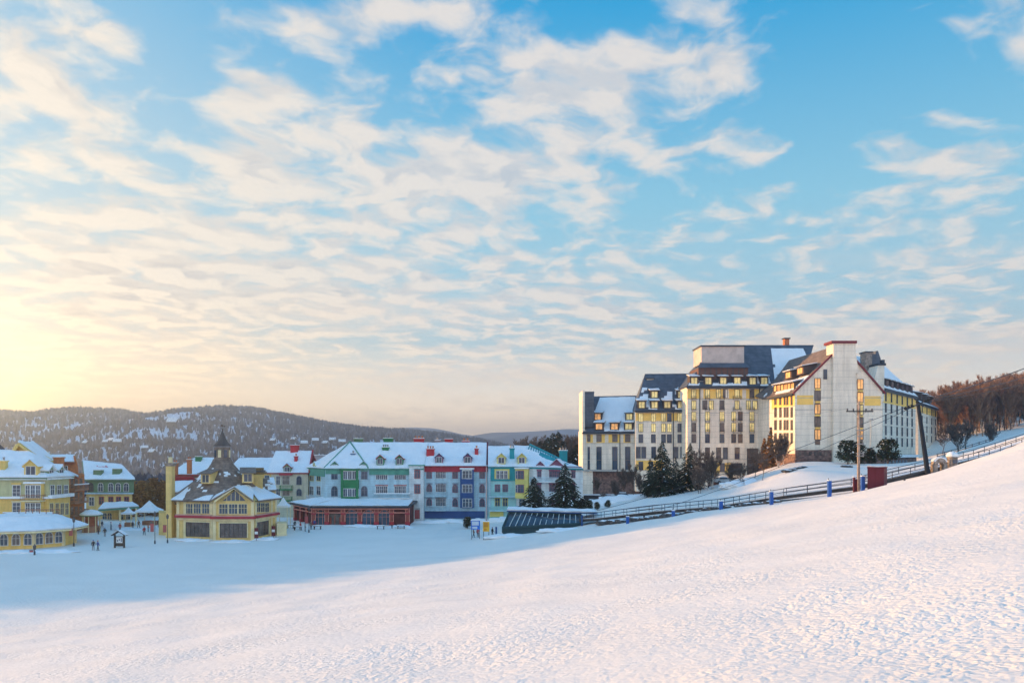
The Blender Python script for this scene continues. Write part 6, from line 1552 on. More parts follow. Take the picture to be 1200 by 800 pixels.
def shelter():
    root = empty('glazed_shelter', P3(633, 622, 144), 'low blue framed glass shelter with slanted panes and a snowy flat roof', 'shelter')
    A, B = P3(589, 622, 142), P3(682, 617, 142); At, Bt = P3(597, 599.5, 146), P3(679, 602.5, 146)
    A.z -= .3; B.z -= .3
    # plinth beams and glass
    b = MB()
    def bar(p, q, r, m=0): b.tube(p, q, r, n=4, m=m)
    bar(A+Vector((0,0,.9)), B+Vector((0,0,.9)), .28); bar(At, Bt, .3); bar(A, A+Vector((0, 0, 1)), .2); bar(A+Vector((0,0,.9)), At, .2); bar(B+Vector((0,0,.9)), Bt, .22); bar(B, Vector((B.x, B.y, Bt.z)), .25)
    b.build('frame', [mat('petrol_blue_paint', (.025, .06, .07))], root)
    g = MB(); g.slab([A+Vector((0, .1, .8)), B+Vector((0, .1, .8)), Bt+Vector((0, .1, 0)), At+Vector((0, .1, 0))], .06); g.build('pane', [mat('shelter_glass', (.035, .06, .08), rough=.12, spec=.9, var=.5, scale=.5)], root)
    low = MB(); low.hexa([A+Vector((0, 0, -.8)), B+Vector((0, 0, -.8)), B+Vector((0, 6, -.8)), A+Vector((1, 6, -.8)), A+Vector((0, 0, .75)), B+Vector((0, 0, .75)), B+Vector((0, 6, .75)), A+Vector((1, 6, .75))]); low.build('plinth', [mat('petrol_blue_paint', (0, 0, 0))], root)
    m_ = MB()
    for i in range(1, 13):
        t = i/13; p = (A+Vector((0, 0, .9))).lerp(B+Vector((0, 0, .9)), t); q = At.lerp(Bt, min(1, t+.02)); m_.tube(p+Vector((.0, -.06, 0)), q+Vector((0, -.06, 0)), .085, n=4)
    m_.build('mullion', [mat('pale_mullion', (.5, .56, .56))], root)
    bk = MB(); bk.hexa([At+Vector((-.2, 0, -4.5)), Bt+Vector((.5, 0, -3.5)), Bt+Vector((.5, 5, -3.5)), At+Vector((0, 5, -4.5)), At+Vector((-.2, .3, -.05)), Bt+Vector((.5, .3, -.05)), Bt+Vector((.5, 5, -.05)), At+Vector((0, 5, -.05))]); bk.build('wall', [FRAMED], root)
    rf = MB(); rf.hexa([At+Vector((-.5, -.5, .1)), Bt+Vector((3.4, -.5, .1)), Bt+Vector((3.4, 6, .1)), At+Vector((-.2, 6, .1)), At+Vector((-.5, -.5, .32)), Bt+Vector((3.4, -.5, .32)), Bt+Vector((3.4, 6, .32)), At+Vector((-.2, 6, .32))])
    ro = rf.build('roof', [NAVY], root); s = MB(); snow_quad(s, lift([At+Vector((-.5, -.5, .3)), Bt+Vector((3.4, -.5, .3)), Bt+Vector((3.4, 6, .3)), At+Vector((-.2, 6, .3))], .02), .4, .7, 0, 3); s.build('roof_snow', SNOW, ro, smooth=True)
    # end posts
    for px, py0, py1, Y in ((581.5, 617, 624, 140), (682, 603, 612, 141)):
        p = P3(px, py1, Y); e = MB(); e.tube((p.x, p.y, min(p.z, zg(p.x, p.y))-.4), (p.x, p.y, P3(px, py0, Y).z), .17, n=8); e.build('end_post', [NAVY], root)
shelter()

# coloured boards by the shelter
def board(px0, px1, py0, py1, Y, m, m2, label, name='notice_board'):
    p0, p1 = P3(px0, py1, Y), P3(px1, py0, Y); root = empty(name, (p0.x, Y, zg(p0.x, Y)), label, 'sign')
    b = MB(); b.box(p0.x, Y, p0.z, p1.x, Y+.15, p1.z, 0); b.box(p0.x+.15, Y-.03, p0.z+(p1.z-p0.z)*.45, p1.x-.2, Y-.003, p1.z-.15, 1); b.box(p0.x+.2, Y-.03, p0.z+.15, p1.x-.5, Y-.003, p0.z+(p1.z-p0.z)*.32, 1); b.build('panel', [m, m2], root)
    for x in (p0.x+.1, p1.x-.1): 
        c = MB(); c.tube((x, Y+.22, zg(x, Y)-.4), (x, Y+.22, p1.z+.1), .06, n=6); c.build('post', [DARKM], root)
    s = MB(); s.box(p0.x-.05, Y-.08, p1.z, p1.x+.05, Y+.25, p1.z+.14); s.build('snow_cap', SNOW, root)
board(552, 562.5, 609.5, 620, 142, mat('bright_blue_sign', (.05, .18, .62)), mat('pale_sign_panel', (.55, .62, .72)), 'bright blue notice board on the snow left of the glass shelter')
board(566, 573.5, 611, 622.5, 139, mat('orange_yellow_sign', (.75, .42, .04)), mat('amber_panel', (.60, .25, .03)), 'orange yellow upright board between the blue board and the shelter')
# utility pole
def utility_pole():
    Y = 109.5; b0, t0 = P3(1006, 575, Y), P3(1006.5, 470, Y); root = empty('utility_pole', b0, 'pale wooden utility pole with one crossarm, in front of the hotel gable', 'utility pole')
    b = MB(); b.tube(b0+Vector((0, 0, -1)), t0, .22, .15, 10); b.build('pole', [WOODP], root)
    c = MB(); z = P3(0, 482, Y).z; x = t0.x; c.box(x-1.9, Y-.34, z-.08, x+1.9, Y-.18, z+.1); c.build('crossarm', [WOODD], root)
    for dx in (-1.75, -.9, .9, 1.75):
        i_ = MB(); i_.lathe((x+dx, Y-.26, z+.1), [(.05, 0), (.13, .08), (.08, .16), (.13, .24), (.05, .32)], 8); i_.build('insulator', [FRAMED], root)
    for s_ in (-1, 1):
        d = MB(); d.tube((x+s_*.9, Y-.28, z-.06), (x, Y-.2, z-.85), .035, n=4); d.build('brace', [METAL], root)
    for py, w in ((504, .55), (511, .35), (520, .5), (531, .5), (534, .5)):
        q = MB(); zz = P3(0, py, Y).z; q.box(x-w, Y-.24, zz-.07, x+w, Y-.17, zz+.07); q.lathe((x+w, Y-.2, zz-.15), [(.1, 0), (.1, .4)], 6); q.build('bracket', [METAL], root)
    return Vector((x, Y, z+.4))
pt = utility_pole()
def lift_tower():
    Y = 112; b0, t0 = P3(1086.5, 553, Y), P3(1075.5, 471, Y); root = empty('lift_tower', b0, 'dark leaning steel lift tower with cable wheels at its top', 'lift tower')
    b = MB(); b.tube(b0+Vector((.2, 0, -1)), t0, .36, .26, 12); b.build('mast', [mat('mast_dark_steel', (.012, .018, .028))], root)
    c = MB(); a0, a1 = P3(1060, 474, Y-.2), P3(1092, 468, Y-.2); c.tube(P3(1066, 478, Y-.2), P3(1090, 467, Y-.2), .11, n=6); c.tube(P3(1071, 466, Y+.2), P3(1082, 476, Y+.2), .12, n=6); c.build('crossarm', [DARKM], root)
    for px, py in ((1061, 478.5), (1065, 477.2), (1069, 475.8), (1084, 470), (1088, 468.4), (1092, 466.8)):
        p = P3(px, py, Y-.5); w = MB(); k = 12; w.tube(p+Vector((0, -.09, 0)), p+Vector((0, .09, 0)), .22, n=12); w.build('sheave_wheel', [RUBBER], root)
    l = MB()
    for k in range(12): q = b0.lerp(t0, .15+k*.07); l.tube(q+Vector((.32, -.1, 0)), q+Vector((.75, -.1, 0)), .03, n=4)
    l.build('ladder', [METAL], root)
lift_tower()
def cable(p, q, sag, r=.03, label='', n=24, g='lift cables above the snow'):
    b = MB(); pts = [p.lerp(q, i/n)+Vector((0, 0, -4*sag*(i/n)*(1-i/n))) for i in range(n+1)]
    for a, c in zip(pts[:-1], pts[1:]): b.tube(a, c, r, n=4)
    o = b.build('cable', [DARKM]); tag(o, label, 'cable', g); return o
T1, T2 = P3(1073, 470.5, 111.3), P3(1075, 475, 111.3)
cable(P3(1069, 473.5, 111.3), P3(700, 598, 142), 1.0, .05, 'upper lift cable falling left from the leaning tower')
cable(P3(1065, 479, 111.3), P3(740, 606, 138), 1.2, .045, 'lower lift cable falling left from the leaning tower')
cable(P3(1088, 467, 111.3), P3(1330, 372, 150), 1.3, .085, 'upper lift cable rising right from the leaning tower')
cable(P3(1092, 468, 111.3), P3(1330, 392, 150), 1.3, .06, 'middle lift cable rising right from the leaning tower'); cable(P3(1090, 470, 111.3), P3(1330, 402, 150), 1.6, .045, 'thin lowest cable rising right from the leaning tower')
cable(pt+Vector((-1.75, -.26, 0)), Vector((60, 178.9, 9.2)), .6, .018, 'upper wire from the utility pole to the gable', g='wires of the utility pole'); cable(pt+Vector((1.75, -.26, 0)), P3(1320, 470, 140), 1.2, .02, 'wire from the utility pole out to the right', g='wires of the utility pole')
def tbar():
    p = P3(1020.5, 491.5, 113.5); root = empty('lift_hanger', p, 'grey lift hanger bar dangling from the cable right of the utility pole', 'lift hanger')
    b = MB(); b.tube(p, p+Vector((0, 0, -1.5)), .035, n=5); b.tube(p+Vector((0, 0, -1.5)), p+Vector((-.1, 0, -4.2)), .03, n=5); b.build('rod', [METAL], root)
    c = MB(); c.tube(p+Vector((-.6, 0, -4.3)), p+Vector((.5, 0, -4.1)), .06, n=6); c.build('seat_bar', [RUBBER], root); d = MB(); d.tube(p+Vector((-.3, 0, -.03)), p+Vector((.3, 0, .1)), .07, n=6); d.build('grip', [METAL], root)
tbar()
def red_box():
    Y = 106; root = empty('equipment_box', P3(1028, 570, Y), 'maroon metal equipment box with snow on top beside the lift deck', 'box'); f = Fac(1016.5, Y, 1036, Y-.2); g = Fac(1036, Y-.2, 1039.5, Y+1.8); z0 = P3(0, 572, Y).z; z1 = P3(0, 548, Y).z
    b = MB(); b.prism([f.A, f.B, g.B, g.B+(f.A-f.B)], z0-.6, z1, 0); b.build('body', [MAROON], root)
    d = MB(); f.box(d, .15, f.L/2-.03, z0+.1, z1-.15, 0, .03); f.box(d, f.L/2+.03, f.L-.15, z0+.1, z1-.15, 0, .03); d.build('door', [MAROON], root)
    l = MB(); l.prism([f.A+Vector((-.15, -.15)), f.B+Vector((.15, -.15)), g.B+Vector((.15, .15)), g.B+(f.A-f.B)+Vector((-.15, .15))], z1, z1+.12, 0); lo = l.build('lid', [MAROON], root)
    s = MB(); q = [f.A, f.B, g.B, g.B+(f.A-f.B)]; snow_quad(s, [(p.x, p.y, z1+.13) for p in q], .22, .4, 0, 3); s.build('snow', SNOW, root, smooth=True)
red_box()
for px, py0, py1, lb in ((1000.8, 559, 575, 'dark red marker post just left of the utility pole'), (1003.4, 561, 574, 'shorter dark red marker post touching the utility pole')):
    p = P3(px, py1, 108); b = MB(); b.box(p.x-.12, p.y-.1, p.z-.5, p.x+.12, p.y+.1, P3(0, py0, 108).z, 0); b.box(p.x-.16, p.y-.14, P3(0, py0, 108).z, p.x+.16, p.y+.14, P3(0, py0, 108).z+.1, 1); tag(b.build('marker_post', [MAROON, SNOW]), lb, 'post')
def arch_hut():
    Y = 112; root = empty('stone_arch', P3(1100, 550, Y), 'small stone arch with snow on its shoulders, half sunk at the slope edge', 'arch'); b = MB(); c = P3(1100.5, 551, Y); n = 12; ro_, ri = .95, .45
    for k in range(n):
        a0, a1 = math.pi*k/n, math.pi*(k+1)/n
        P_ = lambda r_, a, y: (c.x+r_*math.cos(a), y, c.z+.7+r_*math.sin(a)*1.15)
        b.hexa([P_(ri, a0, Y-.5), P_(ro_, a0, Y-.5), P_(ro_, a0, Y+.6), P_(ri, a0, Y+.6), P_(ri, a1, Y-.5), P_(ro_, a1, Y-.5), P_(ro_, a1, Y+.6), P_(ri, a1, Y+.6)])
    for s_ in (-1, 1): b.box(c.x+s_*ri if s_ > 0 else c.x-ro_, Y-.5, c.z-.8, c.x+ro_ if s_ > 0 else c.x-ri, Y+.6, c.z+.7)
    b.build('arch', [STONE], root); s = MB(); 
    for k in range(2, 10):
        a0, a1 = math.pi*k/n, math.pi*(k+1)/n; P_ = lambda r_, a, y: (c.x+r_*math.cos(a), y, c.z+.7+r_*math.sin(a)*1.15); s.hexa([P_(ro_, a0, Y-.5), P_(ro_+.16, a0, Y-.5), P_(ro_+.16, a0, Y+.6), P_(ro_, a0, Y+.6), P_(ro_, a1, Y-.5), P_(ro_+.16, a1, Y-.5), P_(ro_+.16, a1, Y+.6), P_(ro_, a1, Y+.6)])
    s.build('snow_cap', SNOW, root)
    Y = 114; root = empty('operator_hut', P3(1116, 545, Y), 'round wooden hut with a thick snow dome at the slope edge', 'hut'); c = P3(1116, 545, Y); b = MB(); b.lathe((c.x, c.y, c.z-.8), [(.7, 0), (.7, 1.9), (.8, 1.95), (.8, 2.05)], 12); b.build('wall', [STONE], root)
    s = MB(); s.lathe((c.x, c.y, c.z+1.25), [(.82, 0), (.85, .2), (.7, .5), (.4, .72), (.1, .8)], 14); s.build('snow_dome', SNOW, root, smooth=True); w = MB(); w.box(c.x-.35, Y-.74, c.z+.3, c.x+.35, Y-.68, c.z+.85); w.build('window', [GLASS], root)
arch_hut()

# ================================================================ street furniture of the village
def kiosk_sign():
    Y = 137; root = empty('map_sign', P3(140, 644, Y), 'wooden map sign on two posts under a little snowy gable roof', 'sign'); x0, x1 = P3(134.5, 0, Y).x, P3(145.5, 0, Y).x; g0 = ZV-.4; zt = P3(0, 628, Y).z
    for x in (x0, x1): b = MB(); b.box(x-.13, Y-.1, g0, x+.13, Y+.1, zt+.3); b.build('post', [WOODD], root)
    b = MB(); b.box(x0+.13, Y-.03, ZV+.3, x1-.13, Y+.05, zt); bo = b.build('board', [WOODD], root)
    s = MB(); s.box(x0+.28, Y-.06, ZV+.9, x1-.28, Y-.034, zt-.12, 0); 
    for i in range(3): s.box(x0+.4+i*.35, Y-.08, ZV+1.1+.2*(i % 2), x0+.62+i*.35, Y-.063, ZV+1.5+.15*i, 1)
    s.build('map_panel', [FRAME, FRAMEB], bo)
    r = MB(); m = (x0+x1)/2; r.slab([(x0-.45, Y-.55, zt+.2), (m, Y-.55, zt+1.05), (m, Y+.55, zt+1.05), (x0-.45, Y+.55, zt+.2)], .1); r.slab([(m, Y-.55, zt+1.05), (x1+.45, Y-.55, zt+.2), (x1+.45, Y+.55, zt+.2), (m, Y+.55, zt+1.05)], .1); ro = r.build('roof', [WOODD], root)
    s = MB(); snow_quad(s, lift([(x0-.45, Y-.55, zt+.2), (m, Y-.55, zt+1.05), (m, Y+.55, zt+1.05), (x0-.45, Y+.55, zt+.2)], .02), .22, .3); snow_quad(s, lift([(m, Y-.55, zt+1.05), (x1+.45, Y-.55, zt+.2), (x1+.45, Y+.55, zt+.2), (m, Y+.55, zt+1.05)], .02), .22, .3); s.build('roof_snow', SNOW, ro, smooth=True)
kiosk_sign()
def round_kiosk():
    Y = 164; c = P3(107, 622, Y); root = empty('round_kiosk', (c.x, c.y, ZV), 'round wooden kiosk with a flat cone roof of snow, beside the low glazed pavilion', 'kiosk'); z = lambda py: P3(0, py, Y).z
    b = MB(); b.lathe((c.x, c.y, ZV-.5), [(1.75, 0), (1.75, z(616)-ZV+.5)], 12); b.build('counter', [BROWNW], root)
    b = MB(); b.lathe((c.x, c.y, z(616)), [(1.2, 0), (1.2, z(604)-z(616))], 12); b.build('booth', [mat('booth_red', (.35, .10, .06), var=.3)], root)
    for i in range(8): a = i*math.pi/4+.2; b = MB(); b.tube((c.x+1.72*math.cos(a), c.y+1.72*math.sin(a), ZV-.3), (c.x+1.72*math.cos(a), c.y+1.72*math.sin(a), z(603)), .09, n=5); b.build('post', [TRIMY], root)
    b = MB(); b.lathe((c.x, c.y, z(604)), [(2.25, 0), (2.2, .2), (.3, 1.0)], 16); ro = b.build('roof', [GREENM], root); b = MB(); b.lathe((c.x, c.y, z(604)+.2), [(2.25, 0), (2.2, .3), (1.2, .9), (.1, 1.15)], 16); b.build('roof_snow', SNOW, ro, smooth=True)
round_kiosk()
def tent(px, Y, w, pyp, pye, label, base=None, mroof=None):
    c = P3(px, 0, Y); root = empty('peaked_tent', (c.x, Y, ZV), label, 'tent'); ze, zp = P3(0, pye, Y).z, P3(0, pyp, Y).z; r = w/2
    b = MB(); t = Vector((c.x, Y, zp)); q = [Vector((c.x-r, Y-r, ze)), Vector((c.x+r, Y-r, ze)), Vector((c.x+r, Y+r, ze)), Vector((c.x-r, Y+r, ze))]; md = [p.lerp(t, .45)+Vector((0, 0, -.35)) for p in q]
    for i in range(4): j = (i+1) % 4; b.poly([q[i], q[j], md[j], md[i]]); b.poly([md[i], md[j], t]); b.poly([q[i]+Vector((0, 0, -.4)), q[j]+Vector((0, 0, -.4)), q[j], q[i]])
    b.build('canopy', [mroof or SNOW], root)
    for p in q: b = MB(); b.tube((p.x*.96+c.x*.04, p.y*.96+Y*.04, ZV-.3), (p.x*.96+c.x*.04, p.y*.96+Y*.04, ze-.02), .07, n=5); b.build('pole', [TRIMY], root)
    b = MB(); b.box(c.x-r*.7, Y-.2, ZV-.2, c.x+r*.7, Y+r*.6, ZV+1.0); b.build('counter', [BROWNW], root)
tent(175, 180, 4.6, 586, 597.5, 'small peaked tent with snow on its roof before the brown trees'); tent(332, 172, 2.6, 582, 592, 'snowy square parasol left of the red arcade')
tent(150.5, 176, 2.4, 594, 600, 'low flat parasol left of the peaked tent')
def lamp_post(px, py_b, ph, label, glow=False):
    Y = 17*F/(py_b-HY); p = P3(px, py_b, Y); h = ph/F*Y; root = empty('street_lamp', (p.x, p.y, ZV), label, 'street lamp', 'lamp posts on the village square')
    b = MB(); b.lathe((p.x, p.y, ZV-.3), [(.16, 0), (.14, .9), (.06, 1.0), (.05, h)], 8); b.build('pole', [DARKM], root)
    b = MB(); b.lathe((p.x, p.y, ZV+h-.3), [(.08, 0), (.2, .12), (.26, .6), (.3, .62), (.1, .85), (.03, 1.0)], 8); b.build('lantern', [FRAMED], root)
    b = MB(); b.box(p.x-.9, p.y-.03, ZV+h*.7, p.x-.1, p.y+.03, ZV+h*.7+.06, 0); b.box(p.x-.85, p.y-.02, ZV+h*.42, p.x-.2, p.y+.02, ZV+h*.7-.02, 1); b.build('banner', [DARKM, FRAMER], root)
for a in [(181.5, 637, 34, 'lamp post in front of the brown trees left of the clubhouse'), (196.3, 636, 30, 'lamp post at the foot of the tall yellow chimney'), (86.5, 640, 30, 'lamp post right beside the low glazed pavilion'), (362, 624, 28, 'lamp post before the red arcade'), (40.5, 650, 8, 'short bollard lamp before the pavilion')]: lamp_post(*a)
# flagpole-like white mast between the white and the teal block
p = P3(570, 606, 176); b = MB(); b.tube((p.x, p.y, zg(p.x, p.y)-.4), (p.x, p.y, P3(0, 547, 176).z), .16, .12, n=8); tag(b.build('mast', [mat('mast_paint', (.5, .36, .34))]), 'tall pale round mast before the joint of the white and teal blocks', 'mast')

# ================================================================ people
def person_mesh(pose, coat, legs, skis=False):
    bm_me = bpy.data.meshes.new('person'); V = []; E = []; Rd = []
    def add(p, r, par=None): V.append(p); Rd.append(r); i = len(V)-1; (E.append((par, i)) if par is not None else None); return i
    st = {'stand': .08, 'walk': .32, 'wide': .2}[pose]
    pel = add((0, 0, .95), (.15, .12)); sp_ = add((0, 0, 1.2), (.15, .11), pel); ch = add((0, .01, 1.4), (.18, .12), sp_); nk = add((0, 0, 1.53), (.06, .06), ch); hd = add((0, -.01, 1.66), (.095, .105), nk); tp = add((0, 0, 1.77), (.06, .07), hd)
    for s in (-1, 1):
        hp = add((.1*s, 0, .88), (.1, .1), pel); kn = add((.12*s, -st*.45*s-.02, .5), (.075, .075), hp); an = add((.13*s, -st*.8*s+(.08 if s*st > .2 else 0), .09), (.055, .06), kn); add((.14*s, -st*.8*s-.17, .05), (.05, .045), an)
        sh = add((.2*s, 0, 1.42), (.075, .075), ch); el = add((.29*s, .05*s*(1 if st > .2 else .3), 1.15), (.06, .06), sh); wr = add((.30*s, -.16, .95), (.05, .05), el); hn = add((.30*s, -.22, .88), (.05, .05), wr)
    me = bm_me; me.from_pydata(V, E, []); o = bpy.data.objects.new('tmp', me); col.objects.link(o)
    md = o.modifiers.new('s', 'SKIN'); md.use_smooth_shade = True
    for i, r in enumerate(Rd): me.skin_vertices[0].data[i].radius = r
    me.skin_vertices[0].data[0].use_root = True
    o.modifiers.new('d', 'SUBSURF').levels = 1
    dg = bpy.context.evaluated_depsgraph_get(); dg.update(); res = bpy.data.meshes.new_from_object(o.evaluated_get(dg)); bpy.data.objects.remove(o)
    res.materials.clear(); [res.materials.append(m) for m in (coat, legs, SKIN, RUBBER)]
    for f in res.polygons:
        z = f.center.z; x, y = abs(f.center.x), f.center.y
        f.material_index = 3 if z < .13 else 1 if z < .88 and x < .24 else 2 if (1.57 < z < 1.72 and y < -.03) else 3 if (y < -.15 and z < .95) else 0
    hb = MB(); hb.lathe((0, 0, 1.68), [(.115, 0), (.12, .05), (.09, .13), (.02, .17)], 10); 
    return res, hb
coats = [mat('coat_black', (.03, .03, .035)), mat('coat_red', (.40, .04, .04)), mat('coat_blue', (.04, .08, .25)), mat('coat_brown', (.18, .10, .07)), mat('coat_orange', (.50, .14, .05)), mat('coat_grey', (.18, .18, .2))]
PM = {}
def person(px, py_b, ci, pose, rz, label, Y=None):
    key = (ci, pose)
    if key not in PM:
        me, hb = person_mesh(pose, coats[ci], coats[0] if ci != 0 else coats[5]); h = hb.build('hat', [coats[(ci+2) % 6]]); PM[key] = (me, h.data); bpy.data.objects.remove(h)
    Y = Y or 17*F/(py_b-HY); x = (px-CX)/F*Y; root = bpy.data.objects.new('person', PM[key][0]); col.objects.link(root); root.location = (x, Y, zg(x, Y)-.02); root.rotation_euler = (0, 0, rz); tag(root, label, 'person', 'people on the village square')
    h = bpy.data.objects.new('hat', PM[key][1]); col.objects.link(h); h.parent = root
for a in [(109.3, 644.5, 0, 'stand', .4, 'person in black, left one of the pair before the map sign'), (114.6, 645, 2, 'walk', 2.6, 'person in dark blue, right one of the pair before the map sign'), (122.8, 628.5, 0, 'walk', .3, 'person in black walking behind the map sign to its left'), (115.2, 626, 3, 'stand', 3, 'person in brown beside the round kiosk'), (119.5, 619, 0, 'walk', 1.2, 'person in black at the porch of the green mansard house'), (130, 621, 5, 'stand', 2, 'person in grey behind the map sign'), (140.5, 622.5, 1, 'stand', .2, 'person in red seen above the map sign roof'), (155.6, 620.5, 0, 'stand', .2, 'lone person in black on the open snow left of the tent'), (162.5, 618.5, 3, 'walk', 1.0, 'person in brown walking towards the tent'), (169, 627, 1, 'walk', .7, 'person in red striding right of the lone black one'), (173.5, 623, 4, 'stand', 2.2, 'person in orange near the tent counter'), (177, 619, 5, 'stand', 2.2, 'person in grey beneath the edge of the tent'), (186, 618, 0, 'stand', .2, 'person in black between the tent and the clubhouse'), (190, 620, 3, 'walk', 1.6, 'person in brown left of the tall yellow chimney'),
          (238.5, 630.8, 5, 'stand', 0, 'person in pale grey before the left glazed doors of the clubhouse'), (345.5, 619, 0, 'stand', .5, 'person in black at the left corner of the arcade'), (352, 621, 1, 'walk', 1.2, 'person in red before the left arcade piers'), (357.5, 622.5, 0, 'stand', 1.8, 'person in black in the middle of the group at the arcade'), (364.5, 620.5, 3, 'stand', .3, 'person in brown at the right of the group at the arcade'), (459.3, 618, 1, 'stand', .2, 'person in red before the right arcade piers'), (368.5, 617.5, 2, 'walk', .3, 'person in blue by the first arch')]: person(*a)
person(560, 0, 1, 'stand', .3, 'person in red behind the blue notice board', Y=147); person(577, 0, 0, 'stand', .9, 'person in black beside the orange yellow board', Y=143); person(555, 0, 3, 'walk', 1.9, 'person in brown left behind the blue notice board', Y=148)

# tables and planters
def snow_table(px, Y, label):
    x = (px-CX)/F*Y; z = zg(x, Y); root = empty('picnic_table', (x, Y, z), label, 'table', 'outdoor tables by the arcade'); b = MB(); b.box(x-.9, Y-.4, z+.68, x+.9, Y+.4, z+.76); b.build('table_top', [WOODD], root)
    for s_ in (-.7, .7): b = MB(); b.box(x+s_-.05, Y-.35, z-.2, x+s_+.05, Y+.35, z+.676); b.build('leg', [WOODD], root)
    b = MB(); b.box(x-.88, Y-.38, z+.763, x+.88, Y+.38, z+.9); b.build('snow', SNOW, root)
for px, Y, lb in ((340, 172, 'snowy table left of the arcade group'), (349, 168, 'snowy table before the arcade corner'), (372, 170, 'snowy table before the first arch'), (446, 172, 'snowy table before the third arch'), (470, 174, 'snowy table before the dark porch opening')): snow_table(px, Y, lb)
for px, Y, lb in ((300.5, 148, 'dark red banner stand left of the right glazed door of the clubhouse'), (320.5, 152, 'dark red banner stand right of the right glazed door of the clubhouse')):
    p = P3(px, 628, Y); root = empty('banner_stand', (p.x, Y, ZV), lb, 'banner'); b = MB(); b.tube((p.x, Y, ZV-.2), (p.x, Y, ZV+2.7), .05, n=6); b.build('pole', [DARKM], root); b = MB(); b.box(p.x-.38, Y-.08, ZV+.5, p.x+.38, Y-.055, ZV+2.5, 0); b.box(p.x-.3, Y-.1, ZV+1.3, p.x+.3, Y-.083, ZV+1.8, 1); b.build('cloth', [MAROON, FRAME], root)

# ================================================================ before the hotel
def car(px, Y, m, label, rz=0.0):
    x = (px-CX)/F*Y; z = zg(x, Y); root = empty('parked_car', (x, Y, z), label, 'car', 'cars parked before the hotel'); root.rotation_euler = (0, 0, rz)
    def L(mb, name, mats, par=root): 
        o = mb.build(name, mats, par, off=Vector((0, 0, 0))); return o
    b = MB(); side = [(-2.15, .35), (2.15, .35), (2.2, .75), (1.95, .92), (1.0, 1.0), (.55, 1.45), (-1.1, 1.48), (-1.75, 1.0), (-2.15, .92)]
    solid(b, [(p[0], -.85, p[1]) for p in side], 1.7, 0); body = L(b, 'body', [m])
    g = MB()
    for y in (-.86, .86): g.poly([(-1.5, y, 1.02), (.85, y, 1.02), (.45, y, 1.38), (-1.05, y, 1.40)])
    g.poly([(.64, -.7, 1.38), (.64, .7, 1.38), (1.04, .75, 1.02), (1.04, -.75, 1.02)]); g.poly([(-1.2, -.7, 1.42), (-1.2, .7, 1.42), (-1.74, .75, 1.03), (-1.74, -.75, 1.03)]); L(g, 'window', [GLASS])
    for wx in (-1.35, 1.35):
        for wy in (-.8, .8): w = MB(); w.tube((wx, wy-.11, .33), (wx, wy+.11, .33), .33, n=14); wo = L(w, 'wheel', [RUBBER]); h = MB(); h.tube((wx, wy-.13, .33), (wx, wy+.13, .33), .18, n=10); h.build('rim', [METAL], wo, off=Vector((0, 0, 0)))
    for y in (-.6, .6): h = MB(); h.box(2.16, y-.15, .62, 2.22, y+.15, .78); L(h, 'headlight', [FRAME])
    s = MB(); s.box(-1.05, -.7, 1.47, .5, .7, 1.62); s.box(1.1, -.75, .99, 1.9, .75, 1.06); L(s, 'snow', [SNOW])
car(764, 182, mat('car_silver', (.5, .5, .52), rough=.3), 'silver car with snow on its roof left of the tallest hotel spruce', .15)
car(731, 182, mat('car_dark', (.05, .05, .06), rough=.3), 'dark car with a snowy roof before the brown base of the left wing', -.1)
car(848, 176, mat('car_white', (.6, .6, .6), rough=.3), 'white car parked before the main hotel entrance', .1)
car(712, 184, mat('car_red', (.25, .03, .03), rough=.3), 'dark red car left of the dark one under the left wing', .3)
car(794, 181, mat('car_blue', (.04, .06, .14), rough=.3), 'dark blue car behind the right hotel spruce', .05)
def small_hut(px0, px1, py_e, py_r, py_b, Y, label, wm, kind='hut'):
    f = Fac(px0, Y, px1, Y); root = empty('stone_hut', P3((px0+px1)/2, py_b, Y), label, kind); z = lambda py: P3(0, py, Y).z; b = MB(); b.prism([f.A, f.B, f.B+Vector((0, 4)), f.A+Vector((0, 4))], z(py_b)-1.5, z(py_e), 0); b.build('wall', [wm], root)
    r = MB(); zr = z(py_r); a, c = f.pt(-.4, z(py_e)-.1, .5), f.pt(f.L+.4, z(py_e)-.1, .5); pa, pb = f.pt(.3, zr, -2), f.pt(f.L-.3, zr, -2); r.slab([a, c, pb, pa], .15); r.slab([pb, pa, f.pt(-.4, z(py_e)-.1, -4.5), f.pt(f.L+.4, z(py_e)-.1, -4.5)], .15); ro = r.build('roof', [WOODD], root)
    s = MB(); snow_quad(s, lift([a, c, pb, pa], .03), .35, .5, 0, px0); s.build('roof_snow', SNOW, ro, smooth=True)
    d = MB(); f.box(d, f.L*.4, f.L*.4+.9, z(py_b)-.5, z(py_e)-.4, 0, .05); d.build('door', [FRAMED], root)
small_hut(874, 889, 568, 562, 577, 160, 'small stone hut with a thick snowy roof, left of the pair', STONE); small_hut(889, 908, 568, 563.5, 573, 163, 'longer low stone hut with a snowy roof, right of the pair', STONE)
small_hut(777, 791, 567, 562.5, 579, 179, 'small red trimmed hut behind the foot of the tallest spruce', mat('hut_red', (.16, .06, .05)))
# two warm lit lanterns on the hut
for px, lb in ((778, 'glowing round lantern left on the red trimmed hut'), (787.5, 'glowing round lantern right on the red trimmed hut')):
    p = P3(px, 572, 178.3); b = MB(); b.lathe((p.x, p.y, p.z-.3), [(.1, 0), (.32, .12), (.36, .35), (.25, .6), (.08, .7)], 10); tag(b.build('lantern', [mat('lantern_glow', (.9, .5, .3), emit=(1, .5, .3), es=.25)], smooth=True), lb, 'lantern')
